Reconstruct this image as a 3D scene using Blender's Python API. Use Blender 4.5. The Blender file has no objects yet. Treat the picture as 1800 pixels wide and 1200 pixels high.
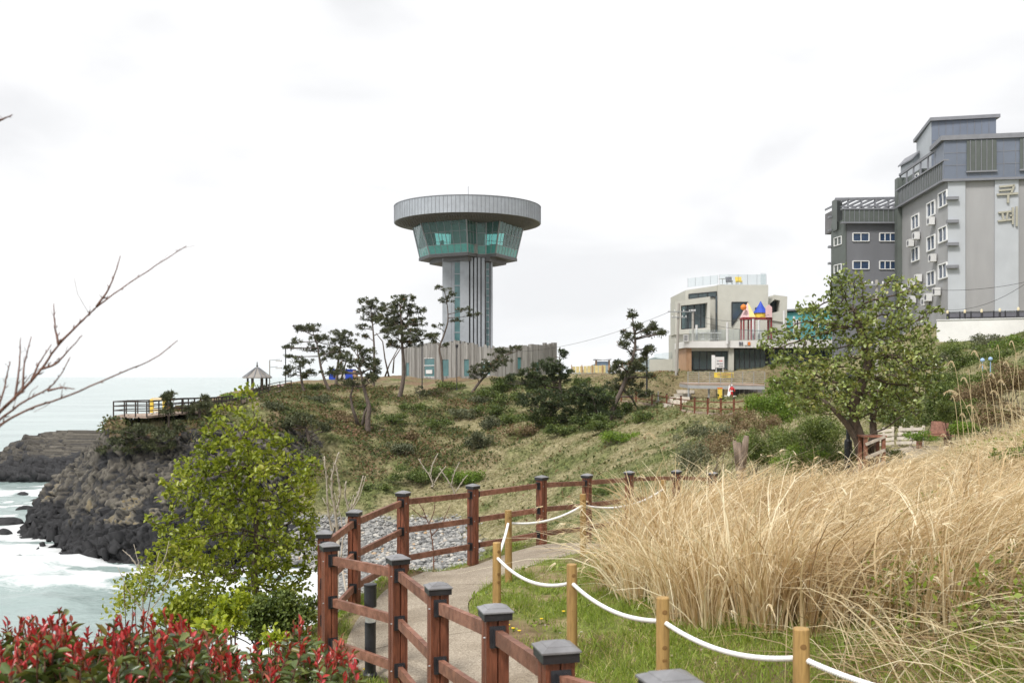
import bpy, math, random
import numpy as np
from mathutils import Vector
random.seed(7)
RNG = np.random.default_rng(7)
SC = bpy.context.scene
COL = SC.collection
R = math.radians
# ---------------------------------------------------------------- camera, sky, sun, exposure
F, CX, HZ, EYE = 1750.0, 900.0, 662.0, 14.0      # focal length in photo pixels, principal column, horizon row, eye above the sea
cam_d = bpy.data.cameras.new("camera"); cam = bpy.data.objects.new("camera", cam_d); COL.objects.link(cam)
cam.location = (0, 0, EYE); cam.rotation_euler = (R(90), 0, 0)
cam_d.sensor_width = 36; cam_d.lens = 36 * F / 1800; cam_d.shift_y = (HZ - 600) / 1800
cam_d.clip_start = 0.05; cam_d.clip_end = 80000
cam_d.dof.use_dof = True; cam_d.dof.focus_distance = 22; cam_d.dof.aperture_fstop = 5.0
SC.camera = cam
SUN_EL, SUN_AZ = 52, 215          # sun high, behind the camera on its left
w = bpy.data.worlds.new("World"); SC.world = w; w.use_nodes = True
nt = w.node_tree; nt.nodes.clear()
N = nt.nodes.new; L = nt.links.new
out = N("ShaderNodeOutputWorld"); bg = N("ShaderNodeBackground"); bg.inputs[1].default_value = 0.1
sky = N("ShaderNodeTexSky"); sky.sky_type = 'NISHITA'; sky.sun_disc = False
sky.sun_elevation = R(SUN_EL); sky.sun_rotation = R(SUN_AZ); sky.air_density = 1; sky.dust_density = 3
hs = N("ShaderNodeHueSaturation"); hs.inputs['Saturation'].default_value = 0.15; L(sky.outputs[0], hs.inputs['Color'])
tc = N("ShaderNodeTexCoord"); mp = N("ShaderNodeMapping"); mp.inputs['Scale'].default_value = (1, 1, 2.6); L(tc.outputs['Generated'], mp.inputs[0])
nz = N("ShaderNodeTexNoise"); nz.inputs['Scale'].default_value = 2.6; nz.inputs['Detail'].default_value = 6; nz.inputs['Roughness'].default_value = .5; nz.inputs['Distortion'].default_value = .4
L(mp.outputs[0], nz.inputs['Vector'])
cr = N("ShaderNodeValToRGB"); cr.color_ramp.elements[0].position = .38; cr.color_ramp.elements[0].color = (.655, .66, .675, 1)
cr.color_ramp.elements[1].position = .62; cr.color_ramp.elements[1].color = (.86, .86, .865, 1); L(nz.outputs[0], cr.inputs[0])
sc_ = N("ShaderNodeVectorMath"); sc_.operation = 'SCALE'; sc_.inputs['Scale'].default_value = 7.2; L(cr.outputs[0], sc_.inputs[0])
mx = N("ShaderNodeMix"); mx.data_type = 'RGBA'; mx.inputs[0].default_value = .94
L(hs.outputs[0], mx.inputs[6]); L(sc_.outputs[0], mx.inputs[7]); L(mx.outputs[2], bg.inputs[0]); L(bg.outputs[0], out.inputs[0])
sd = bpy.data.lights.new("sun", 'SUN'); sd.energy = 1.9; sd.angle = R(12); sd.color = (1, .965, .92)
so = bpy.data.objects.new("sun", sd); COL.objects.link(so)
sv = Vector((math.cos(R(SUN_EL)) * math.sin(R(SUN_AZ)), math.cos(R(SUN_EL)) * math.cos(R(SUN_AZ)), math.sin(R(SUN_EL))))
so.rotation_euler = sv.to_track_quat('Z', 'Y').to_euler(); so.location = (0, 0, 60)
SC.view_settings.view_transform = 'Standard'; SC.view_settings.look = 'None'; SC.view_settings.exposure = 0.95; SC.view_settings.gamma = 1
SC.cycles.max_bounces = 6; SC.cycles.volume_bounces = 3; SC.cycles.transparent_max_bounces = 12; SC.cycles.diffuse_bounces = 3
SC.cycles.glossy_bounces = 3; SC.cycles.transmission_bounces = 6; SC.cycles.caustics_reflective = False; SC.cycles.caustics_refractive = False

# ---------------------------------------------------------------- helpers
def P(px, py, Y):
    return np.array([(px - CX) / F * Y, Y, EYE - (py - HZ) / F * Y])
def hash2(ix, iy, s):
    v = np.sin(ix * 127.1 + iy * 311.7 + s * 74.7) * 43758.5453
    return v - np.floor(v)
def vnoise(x, y, s=0):
    x = np.asarray(x, float); y = np.asarray(y, float)
    ix = np.floor(x); iy = np.floor(y); fx = x - ix; fy = y - iy
    fx = fx * fx * (3 - 2 * fx); fy = fy * fy * (3 - 2 * fy)
    a = hash2(ix, iy, s); b = hash2(ix + 1, iy, s); c = hash2(ix, iy + 1, s); d = hash2(ix + 1, iy + 1, s)
    return (a * (1 - fx) + b * fx) * (1 - fy) + (c * (1 - fx) + d * fx) * fy
def fbm(x, y, s=0, o=4):
    t = 0; a = .5; k = 1.0
    for i in range(o):
        t = t + a * vnoise(np.asarray(x) * k, np.asarray(y) * k, s + i * 13); a *= .5; k *= 2.03
    return t / (1 - .5 ** o)
def sstep(a, b, x):
    t = np.clip((np.asarray(x, float) - a) / (b - a), 0, 1); return t * t * (3 - 2 * t)

class MB:
    """collects shapes for ONE mesh object"""
    def __init__(s): s.v = []; s.f = []
    def add(s, vs, fs):
        o = len(s.v); s.v += [tuple(map(float, q)) for q in vs]; s.f += [tuple(i + o for i in f) for f in fs]
    def box(s, x0, x1, y0, y1, z0, z1):
        s.add([(x0,y0,z0),(x1,y0,z0),(x1,y1,z0),(x0,y1,z0),(x0,y0,z1),(x1,y0,z1),(x1,y1,z1),(x0,y1,z1)],
              [(0,3,2,1),(4,5,6,7),(0,1,5,4),(1,2,6,5),(2,3,7,6),(3,0,4,7)])
    def bar(s, a, b, wd, ht, up=(0,0,1)):
        """box beam from a to b, wd across, ht tall"""
        a = Vector(a); b = Vector(b); d = (b - a).normalized(); u = Vector(up)
        if abs(d.dot(u)) > .98: u = Vector((0, 1, 0))
        r = d.cross(u).normalized() * wd / 2; u = r.cross(d).normalized() * ht / 2
        vs = [a-r-u, a+r-u, a+r+u, a-r+u, b-r-u, b+r-u, b+r+u, b-r+u]
        s.add(vs, [(0,1,2,3),(7,6,5,4),(0,4,5,1),(1,5,6,2),(2,6,7,3),(3,7,4,0)])
    def prism(s, poly, z0, z1, top=None):
        n = len(poly); top = top or poly
        s.add([(x,y,z0) for x,y in poly] + [(x,y,z1) for x,y in top],
              [tuple(range(n))[::-1], tuple(range(n, 2*n))] + [(i,(i+1)%n,n+(i+1)%n,n+i) for i in range(n)])
    def lathe(s, prof, c=(0,0,0), n=16, cap=True):
        """prof: (radius, z) list"""
        vs = []; fs = []
        for r, z in prof:
            for k in range(n):
                a = 2*math.pi*k/n; vs.append((c[0]+r*math.cos(a), c[1]+r*math.sin(a), c[2]+z))
        for j in range(len(prof)-1):
            for k in range(n):
                fs.append((j*n+k, j*n+(k+1)%n, (j+1)*n+(k+1)%n, (j+1)*n+k))
        if cap:
            fs.append(tuple(range(n))[::-1]); fs.append(tuple(range((len(prof)-1)*n, len(prof)*n)))
        s.add(vs, fs)
    def tube(s, pts, rad, n=6):
        pts = [Vector(p) for p in pts]
        if len(pts) < 2: return
        if not hasattr(rad, '__len__'): rad = [rad]*len(pts)
        vs = []; fs = []; ref = None
        for i, p in enumerate(pts):
            d = (pts[min(i+1, len(pts)-1)] - pts[max(i-1, 0)])
            if d.length < 1e-9: d = Vector((0,0,1))
            d.normalize()
            if ref is None: ref = Vector((1,0,0)) if abs(d.x) < .8 else Vector((0,1,0))
            u = (ref - d*ref.dot(d)).normalized(); ref = u; v = d.cross(u)
            for k in range(n):
                a = 2*math.pi*k/n; vs.append(p + (u*math.cos(a) + v*math.sin(a))*rad[i])
        for j in range(len(pts)-1):
            for k in range(n): fs.append((j*n+k, j*n+(k+1)%n, (j+1)*n+(k+1)%n, (j+1)*n+k))
        fs.append(tuple(range(n))[::-1]); fs.append(tuple(range((len(pts)-1)*n, len(pts)*n)))
        s.add(vs, fs)
    def quad(s, a, b, c, d): s.add([a, b, c, d], [(0,1,2,3)])
    def sheet(s, poly3, t):
        """a plate from a planar 3-D polygon, t thick along its normal"""
        q = [Vector(p) for p in poly3]; nrm = (q[1]-q[0]).cross(q[2]-q[0]).normalized()*t; n = len(q)
        s.add(q + [p+nrm for p in q], [tuple(range(n))[::-1], tuple(range(n,2*n))] + [(i,(i+1)%n,n+(i+1)%n,n+i) for i in range(n)])
    def build(s, name, m, parent=None, smooth=False, rnd=None):
        me = bpy.data.meshes.new(name); me.from_pydata(s.v, [], s.f); me.materials.append(m)
        if smooth: me.polygons.foreach_set('use_smooth', [True]*len(me.polygons))
        o = bpy.data.objects.new(name, me); COL.objects.link(o)
        if parent is not None: attach(o, parent)
        return o
def attach(o, parent):
    o.parent = parent
    if parent.type == 'EMPTY': o.location = -Vector(parent.location)   # meshes are modelled in world coordinates
def np_mesh(name, V, k_faces, m, parent=None, attrs=None, smooth=False):
    """V (n,3); k_faces int array (f,k) of one face size, or a list of such arrays; attrs {name: (n,)} point floats, or (n,4) colours"""
    me = bpy.data.meshes.new(name); V = np.asarray(V, np.float32)
    if not isinstance(k_faces, list): k_faces = [k_faces]
    me.vertices.add(len(V)); me.vertices.foreach_set('co', V.ravel())
    li = np.concatenate([f.ravel() for f in k_faces]).astype(np.int32)
    tot = np.concatenate([np.full(len(f), f.shape[1]) for f in k_faces]).astype(np.int32)
    st = np.concatenate([[0], np.cumsum(tot)[:-1]]).astype(np.int32)
    me.loops.add(len(li)); me.loops.foreach_set('vertex_index', li)
    me.polygons.add(len(tot)); me.polygons.foreach_set('loop_start', st); me.polygons.foreach_set('loop_total', tot)
    if smooth: me.polygons.foreach_set('use_smooth', np.ones(len(tot), bool))
    for a, val in (attrs or {}).items():
        val = np.asarray(val, np.float32)
        if val.ndim == 1:
            at = me.attributes.new(a, 'FLOAT', 'POINT'); at.data.foreach_set('value', val)
        else:
            at = me.attributes.new(a, 'FLOAT_COLOR', 'POINT'); at.data.foreach_set('color', val.ravel())
    me.materials.append(m); me.update(); me.validate()
    o = bpy.data.objects.new(name, me); COL.objects.link(o)
    if parent is not None: attach(o, parent)
    return o
def thing(name, loc, label, cat, group=None):
    o = bpy.data.objects.new(name, None); COL.objects.link(o); o.location = tuple(map(float, loc)); o.empty_display_size = .3
    return tag(o, label, cat, group)
def tag(o, label, cat, group=None, kind=None):
    if label: o['label'] = label
    if cat: o['category'] = cat
    if group: o['group'] = group
    if kind: o['kind'] = kind
    return o
def struct(o): o['kind'] = 'structure'; return o
def copy_tree(o, parent=None):
    c = o.copy(); COL.objects.link(c)
    if parent is not None: c.parent = parent
    for ch in list(o.children): copy_tree(ch, c)
    return c

# ---------------------------------------------------------------- materials
def newmat(name):
    m = bpy.data.materials.new(name); m.use_nodes = True; return m, m.node_tree, m.node_tree.nodes['Principled BSDF']
def mat(name, col, rough=.75, var=.15, scale=6.0, bump=0.0, bscale=None, metal=0.0, spec=.4, stretch=(1,1,1), detail=5, col2=None, dirt=0):
    m, t, b = newmat(name)
    b.inputs['Roughness'].default_value = rough; b.inputs['Metallic'].default_value = metal; b.inputs['Specular IOR Level'].default_value = spec
    c = t.nodes.new('ShaderNodeTexCoord'); mp = t.nodes.new('ShaderNodeMapping'); mp.inputs['Scale'].default_value = stretch; t.links.new(c.outputs['Object'], mp.inputs[0])
    n = t.nodes.new('ShaderNodeTexNoise'); n.inputs['Scale'].default_value = scale; n.inputs['Detail'].default_value = detail; n.inputs['Roughness'].default_value = .6; t.links.new(mp.outputs[0], n.inputs['Vector'])
    r = t.nodes.new('ShaderNodeValToRGB'); r.color_ramp.elements[0].position = .3; r.color_ramp.elements[1].position = .7
    a = [min(1, q*(1-var)) for q in col]; e = [min(1, q*(1+var)) for q in (col2 or col)]
    r.color_ramp.elements[0].color = (*a, 1); r.color_ramp.elements[1].color = (*e, 1)
    t.links.new(n.outputs[0], r.inputs[0]); last = r.outputs[0]
    if dirt:
        n3 = t.nodes.new('ShaderNodeTexNoise'); n3.inputs['Scale'].default_value = scale*.13; n3.inputs['Detail'].default_value = 6; t.links.new(mp.outputs[0], n3.inputs['Vector'])
        r3 = t.nodes.new('ShaderNodeValToRGB'); r3.color_ramp.elements[0].position = .4; r3.color_ramp.elements[1].position = .65
        r3.color_ramp.elements[0].color = (1-dirt, 1-dirt*1.05, 1-dirt*1.1, 1); r3.color_ramp.elements[1].color = (1,1,1,1); t.links.new(n3.outputs[0], r3.inputs[0])
        x = t.nodes.new('ShaderNodeMix'); x.data_type = 'RGBA'; x.blend_type = 'MULTIPLY'; x.inputs[0].default_value = 1
        t.links.new(last, x.inputs[6]); t.links.new(r3.outputs[0], x.inputs[7]); last = x.outputs[2]
    t.links.new(last, b.inputs['Base Color'])
    if bump:
        n2 = t.nodes.new('ShaderNodeTexNoise'); n2.inputs['Scale'].default_value = bscale or scale*3; n2.inputs['Detail'].default_value = 5; t.links.new(mp.outputs[0], n2.inputs['Vector'])
        bp = t.nodes.new('ShaderNodeBump'); bp.inputs['Strength'].default_value = bump; bp.inputs['Distance'].default_value = .02
        t.links.new(n2.outputs[0], bp.inputs['Height']); t.links.new(bp.outputs[0], b.inputs['Normal'])
    return m
def ramp_mat(name, stops, attr='rnd', rough=.5, trans=.3, spec=.4, tint=(1.15, 1.15, .6)):
    """colour ramp over a per-element random number; trans = share of light let through (leaves)"""
    m, t, b = newmat(name); b.inputs['Roughness'].default_value = rough; b.inputs['Specular IOR Level'].default_value = spec
    a = t.nodes.new('ShaderNodeAttribute'); a.attribute_name = attr
    r = t.nodes.new('ShaderNodeValToRGB'); els = r.color_ramp.elements
    while len(els) < len(stops): els.new(.5)
    for e, (p, c) in zip(els, stops): e.position = p; e.color = (*c, 1)
    t.links.new(a.outputs['Fac'], r.inputs[0]); t.links.new(r.outputs[0], b.inputs['Base Color'])
    if trans:
        tr = t.nodes.new('ShaderNodeBsdfTranslucent'); mu = t.nodes.new('ShaderNodeMix'); mu.data_type = 'RGBA'; mu.blend_type = 'MULTIPLY'; mu.inputs[0].default_value = 1
        mu.inputs[7].default_value = (*tint, 1); t.links.new(r.outputs[0], mu.inputs[6]); t.links.new(mu.outputs[2], tr.inputs[0])
        ms = t.nodes.new('ShaderNodeMixShader'); ms.inputs[0].default_value = trans
        t.links.new(b.outputs[0], ms.inputs[1]); t.links.new(tr.outputs[0], ms.inputs[2]); t.links.new(ms.outputs[0], t.nodes['Material Output'].inputs[0])
    return m
def glass_mat(name, tint, clear=.5, rough=.03):
    """thin tinted pane: part see-through, part mirror"""
    m, t, b = newmat(name); t.nodes.remove(b)
    tr = t.nodes.new('ShaderNodeBsdfTransparent'); tr.inputs[0].default_value = (*tint, 1)
    gl = t.nodes.new('ShaderNodeBsdfGlossy'); gl.inputs['Roughness'].default_value = rough; gl.inputs[0].default_value = (.8,.85,.85,1)
    df = t.nodes.new('ShaderNodeBsdfDiffuse'); df.inputs[0].default_value = (tint[0]*.5, tint[1]*.5, tint[2]*.5, 1)
    m1 = t.nodes.new('ShaderNodeMixShader'); m1.inputs[0].default_value = clear; t.links.new(df.outputs[0], m1.inputs[1]); t.links.new(tr.outputs[0], m1.inputs[2])
    fr = t.nodes.new('ShaderNodeFresnel'); fr.inputs[0].default_value = 1.5
    m2 = t.nodes.new('ShaderNodeMixShader'); t.links.new(fr.outputs[0], m2.inputs[0]); t.links.new(m1.outputs[0], m2.inputs[1]); t.links.new(gl.outputs[0], m2.inputs[2])
    t.links.new(m2.outputs[0], t.nodes['Material Output'].inputs[0]); return m
M = {}
M['white_paint'] = mat('white_paint', (.66,.66,.655), .55, .05, 3, dirt=.12)
M['grey_metal'] = mat('grey_metal', (.30,.31,.32), .45, .1, 4, metal=.3)
M['dark_metal'] = mat('dark_metal', (.03,.03,.034), .4, .2, 8)
M['black_plastic'] = mat('black_plastic', (.022,.022,.025), .38, .25, 14, bump=.1)
M['post_wood'] = mat('post_wood', (.165,.049,.024), .5, .45, 9, bump=.35, bscale=40, stretch=(6,6,.6), spec=.45, dirt=.38, col2=(.22,.075,.040))
M['rail_wood'] = mat('rail_wood', (.215,.080,.042), .55, .3, 14, bump=.25, bscale=60, col2=(.28,.135,.09), dirt=.38)
M['cap_metal'] = mat('cap_metal', (.23,.23,.24), .32, .2, 10, dirt=.3)
M['round_wood'] = mat('round_wood', (.42,.265,.095), .65, .22, 8, bump=.3, bscale=30, stretch=(7,7,.8), dirt=.3)
M['notch'] = mat('notch', (.2,.11,.035), .8)
M['rope'] = mat('rope', (.78,.77,.75), .8, .08, 60)
M['bark'] = mat('bark', (.10,.075,.055), .9, .45, 12, bump=.7, bscale=25, stretch=(3,3,.8))
M['pine_bark'] = mat('pine_bark', (.115,.09,.075), .9, .4, 4, bump=.6, bscale=8, stretch=(2,2,1))
M['twig'] = mat('twig', (.13,.06,.04), .7, .35, 30)
M['pale_twig'] = mat('pale_twig', (.40,.35,.29), .8, .25, 10)
M['leaf_spring'] = ramp_mat('leaf_spring', [(0,(.09,.12,.016)),(.3,(.19,.235,.024)),(.7,(.33,.375,.05)),(.93,(.44,.45,.10)),(1,(.60,.55,.22))], rough=.33, trans=.42)
M['leaf_lime'] = ramp_mat('leaf_lime', [(0,(.16,.22,.02)),(.6,(.34,.40,.03)),(1,(.46,.48,.06))], rough=.4, trans=.4)
M['leaf_olive'] = ramp_mat('leaf_olive', [(0,(.06,.08,.022)),(.3,(.135,.175,.042)),(.7,(.235,.29,.08)),(.93,(.33,.385,.13)),(.97,(.36,.30,.07)),(1,(.42,.20,.04))], rough=.33, trans=.25, spec=.6)
M['leaf_bush'] = ramp_mat('leaf_bush', [(0,(.04,.062,.014)),(.5,(.095,.135,.028)),(1,(.19,.235,.06))], rough=.5, trans=.25)
M['leaf_vivid'] = ramp_mat('leaf_vivid', [(0,(.06,.10,.014)),(.5,(.13,.215,.024)),(1,(.23,.32,.045))], rough=.5, trans=.3)
M['leaf_grey'] = ramp_mat('leaf_grey', [(0,(.045,.055,.026)),(.5,(.095,.108,.055)),(1,(.18,.19,.11))], rough=.6, trans=.2)
M['leaf_dry'] = ramp_mat('leaf_dry', [(0,(.10,.065,.035)),(.5,(.20,.14,.075)),(.85,(.28,.21,.12)),(1,(.13,.17,.04))], rough=.7, trans=.2)
M['needle'] = ramp_mat('needle', [(0,(.030,.038,.016)),(.5,(.065,.075,.030)),(.85,(.11,.118,.05)),(.97,(.15,.14,.065)),(1,(.16,.08,.035))], rough=.6, trans=.12)
M['needle_dark'] = ramp_mat('needle_dark', [(0,(.020,.032,.012)),(.5,(.046,.066,.022)),(.9,(.088,.11,.038)),(1,(.12,.09,.035))], rough=.6, trans=.12)
M['photinia'] = ramp_mat('photinia', [(0,(.055,.085,.022)),(.3,(.10,.145,.034)),(.5,(.20,.23,.06)),(.56,(.17,.12,.03)),(.62,(.22,.07,.03)),(.68,(.36,.022,.026)),(.88,(.50,.038,.044)),(1,(.54,.13,.09))], rough=.28, trans=.22, spec=.6, tint=(1.2,.9,.7))
M['straw'] = ramp_mat('straw', [(0,(.20,.125,.065)),(.25,(.44,.305,.155)),(.6,(.69,.545,.325)),(1,(.89,.82,.62))], rough=.55, trans=.36, tint=(1.05,1,.85))
M['straw_pale'] = ramp_mat('straw_pale', [(0,(.22,.16,.08)),(.3,(.48,.38,.22)),(.7,(.68,.58,.37)),(1,(.84,.77,.58))], rough=.6, trans=.28, tint=(1.05,1,.85))
M['lawn'] = ramp_mat('lawn', [(0,(.08,.12,.02)),(.45,(.21,.29,.04)),(.75,(.34,.41,.08)),(.85,(.48,.42,.20)),(1,(.56,.46,.25))], rough=.5, trans=.35)
M['hill_grass'] = ramp_mat('hill_grass', [(0,(.06,.08,.022)),(.3,(.135,.16,.052)),(.55,(.235,.24,.105)),(.8,(.34,.31,.175)),(1,(.47,.42,.27))], rough=.7, trans=.2)
M['hill_leaf'] = ramp_mat('hill_leaf', [(0,(.035,.05,.012)),(.4,(.075,.10,.025)),(.6,(.13,.12,.04)),(.8,(.15,.08,.04)),(1,(.24,.14,.085))], rough=.7, trans=.2)
# ---------------------------------------------------------------- the lie of the land: cross-sections, heights relative to the eye
ST = [
 (-6, [(-60,-16),(-30,-9),(-8,-4.5),(-3,-2.7),(0,-2.1),(3,-1.7),(8,-.2),(20,3),(60,8)]),
 (3, [(-60,-17),(-30,-13),(-12,-8),(-6,-4.2),(-3,-3.0),(-1,-2.5),(.5,-2.25),(2,-2.15),(3.5,-1.8),(6,-.95),(10,.2),(20,2.5),(60,8)]),
 (6, [(-60,-17),(-30,-14.5),(-14,-10),(-6,-5),(-3,-3.3),(-1,-2.68),(0,-2.58),(1.7,-2.4),(3,-2.05),(5,-1.45),(8,-.6),(12,.5),(20,2.5),(60,8)]),
 (9, [(-60,-17),(-30,-15),(-12,-10.5),(-6,-5.5),(-3,-3.5),(-1.1,-2.82),(.6,-2.64),(2,-2.45),(4,-1.95),(7,-1.1),(12,.3),(20,2.5),(60,8)]),
 (12, [(-60,-17),(-30,-15.5),(-12,-11),(-6,-6),(-3.4,-3.8),(-2.3,-3.0),(-1.8,-2.96),(-.5,-2.80),(1,-2.7),(3,-2.5),(5,-2.0),(8,-1.2),(13,.2),(22,2.5),(60,8)]),
 (15, [(-60,-17),(-30,-15.8),(-12,-11.5),(-6,-7),(-3,-4.2),(-1.9,-2.95),(-1,-2.94),(.5,-2.76),(1.5,-2.7),(4,-2.5),(7,-1.6),(10,-.9),(15,.4),(24,2.5),(60,7)]),
 (17.5, [(-60,-17),(-30,-15.8),(-12,-12),(-6,-8.5),(-2.5,-5.2),(-1,-3.4),(0,-3.0),(.5,-2.93),(2,-2.93),(4,-2.75),(7,-2.0),(10,-1.3),(15,.2),(24,2.5),(60,7)]),
 (20, [(-60,-17),(-30,-15.8),(-12,-12.5),(-6,-9.5),(-2,-6.8),(.5,-4.8),(2.0,-3.25),(2.6,-3.1),(4,-2.95),(7,-2.4),(10,-1.7),(15,-.2),(24,2.3),(60,6)]),
 (25, [(-60,-17),(-30,-15.8),(-12,-13),(-5,-10.8),(0,-8.4),(3,-5.9),(5,-3.6),(7,-2.75),(9,-2.45),(12,-2.0),(16,-.5),(26,2.3),(60,6)]),
 (32, [(-60,-17),(-30,-15.8),(-14,-14.6),(-9,-13.4),(-5,-11.8),(0,-10),(5,-6.5),(8,-4),(10,-2.75),(12,-2.4),(14.5,-2.25),(17.5,-2.0),(22,.2),(30,2.5),(60,5)]),
 (45, [(-60,-17),(-25,-16),(-13,-15.2),(-9,-14),(-5,-12.4),(2,-9.2),(7,-6.2),(10,-4.2),(14,-2.6),(18,-1.7),(24,1.2),(32,2.8),(60,5)]),
 (60, [(-60,-17),(-30,-15.8),(-14,-15),(-11.6,-14.1),(-9,-13.0),(-3,-11.9),(1,-9.5),(6,-6.6),(12,-4.1),(18,-1.8),(24,.4),(30,2.2),(45,4),(60,5)]),
 (71, [(-70,-17),(-34,-16.5),(-27,-15.8),(-20,-15.4),(-14.5,-14.8),(-12.6,-13.9),(-10,-12.8),(-3,-11.3),(2,-8.9),(8,-5.7),(15,-3.3),(22,-.8),(30,2.2),(36,3.8),(45,4.4),(70,5)]),
 (78, [(-70,-17),(-44,-16.5),(-37,-16),(-33.5,-14.2),(-29.5,-9.8),(-25,-8.6),(-21,-10.2),(-17,-12.3),(-12,-12.3),(-4,-11),(2,-8.3),(8,-5.3),(15,-3.0),(22,-1),(30,2.2),(36,4.3),(45,4.5),(70,5)]),
 (84, [(-75,-17),(-46,-16.5),(-39.3,-14.3),(-38,-10.2),(-36,-7.0),(-34.2,-4.4),(-31,-4.1),(-25,-4.8),(-19,-7.5),(-14,-9.9),(-8,-10.0),(-2,-8.6),(4,-6.5),(10,-4.2),(15,-2.7),(22,-1.3),(30,2.0),(36,4.4),(45,4.6),(70,5)]),
 (92, [(-80,-17),(-52,-16.5),(-44,-14.4),(-43,-11.6),(-40.6,-8.6),(-37.6,-6.4),(-32,-4.2),(-24,-3.5),(-18,-4.9),(-12,-7.0),(-6,-7.5),(0,-6.5),(6,-4.9),(11,-3.2),(15,-2.25),(20,-2.5),(25,-2.4),(28,-.6),(33,1.8),(42,4.5),(60,5),(90,6)]),
 (101, [(-85,-17),(-56,-16.5),(-46.5,-15.2),(-44,-11.8),(-40.5,-7.9),(-33,-3.9),(-24,-2.9),(-15,-5.2),(-10,-6.2),(-5,-6.0),(0,-4.9),(6,-3.5),(11,-2.0),(14,-1.2),(16.5,-2.4),(18,-2.9),(25,-2.8),(28,-.6),(33,1.7),(45,4.5),(70,5),(90,6)]),
 (105, [(-90,-17),(-57,-16.5),(-48,-15.4),(-45.5,-12.4),(-41.8,-8.3),(-33,-3.8),(-24,-2.7),(-15,-5.2),(-10,-5.8),(-5,-5.4),(0,-4.3),(6,-2.9),(11,-1.5),(15,-.3),(18,.25),(24,.3),(32,1.6),(45,4.5),(70,5),(90,6)]),
 (120, [(-95,-17),(-64,-16.4),(-58,-15),(-52,-12),(-44,-7),(-34,-2.8),(-26,-1.7),(-15,-2.7),(-8,-3.1),(-2,-2.7),(5,-1.5),(10,-.6),(13,.2),(18,.35),(45,2.5),(70,5),(100,6)]),
 (140, [(-100,-17.5),(-70,-16.5),(-62,-15.5),(-55,-12),(-49,-8),(-42,-4),(-34,-1.7),(-26,-.9),(-14,-.75),(-5,-.5),(5,0),(14,.3),(45,2),(80,5),(110,6)]),
 (170, [(-110,-18),(-85,-16.5),(-75,-13),(-60,-6),(-48,-2.5),(-36,-.7),(-20,.1),(20,.4),(45,1.5),(90,4),(130,5)]),
 (220, [(-110,-18),(-85,-17),(-60,-14),(-40,-6),(-25,-1),(0,-.3),(60,.3),(100,2),(160,4)]),
 (300, [(-110,-20),(0,-17),(40,-12),(60,-6),(120,0),(200,2)]),
 (420, [(-110,-22),(0,-20),(100,-18),(250,-12)]),
]
SY = np.array([s[0] for s in ST], float)
# the path: left and right edges (x, y), from near to far
PATH_L = np.array([(1.05,-3),(.9,1.5),(.75,3.2),(.42,4.5),(.08,5.9),(-.38,7.4),(-.85,8.9),(-1.6,10.1),(-1.9,11.2),(-1.88,12.6),(-1.7,14.0),(-1.34,15.0),(-.69,16.2),(0,16.75),(.62,17.3),(1.87,18.0),(3.4,19.6),(5.2,22),(7.6,25.3),(9.8,28.5),(11.0,30.6),(12.2,32.6),(13.6,34)])
PATH_R = np.array([(3.4,-3),(2.6,1.5),(2.1,3.4),(1.7,4.6),(1.35,5.6),(.85,7.1),(.35,8.8),(-.1,10.1),(-.47,11.4),(-.58,12.5),(-.37,13.3),(0,14.1),(.4,14.75),(.7,15.1),(1.08,15.4),(1.64,15.9),(3.4,17.0),(6.0,19.6),(8.6,23),(11.2,26.6),(12.6,28.7),(14,29.8),(15.4,30.6)])
def resamp(p, n):
    d = np.concatenate([[0], np.cumsum(np.hypot(*np.diff(p, axis=0).T))]); t = np.linspace(0, d[-1], n)
    q = np.stack([np.interp(t, d, p[:,0]), np.interp(t, d, p[:,1])], 1)
    for _ in range(6): q[1:-1] = (q[:-2] + 2*q[1:-1] + q[2:]) / 4
    return q
k_ = np.linspace(0, len(PATH_L)-1, 400)
def by_index(p): 
    q = np.stack([np.interp(k_, np.arange(len(p)), p[:,0]), np.interp(k_, np.arange(len(p)), p[:,1])], 1)
    for _ in range(60): q[1:-1] = (q[:-2] + 2*q[1:-1] + q[2:]) / 4
    return q
PL, PR = by_index(PATH_L), by_index(PATH_R)
PC = (PL + PR) / 2; PW = np.hypot(*(PR - PL).T) / 2
def path_dist(x, y):
    """signed: below 0 inside the path"""
    x = np.asarray(x, float).ravel(); y = np.asarray(y, float).ravel(); d = np.full(len(x), 50.0)
    near = np.where((y < 44) & (y > -5) & (x > -8) & (x < 20))[0]
    for i0 in range(0, len(near), 4000):
        s = near[i0:i0+4000]
        q = np.hypot(x[s,None] - PC[None,::2,0], y[s,None] - PC[None,::2,1]) - PW[None,::2]
        d[s] = q.min(1)
    return d
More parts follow.
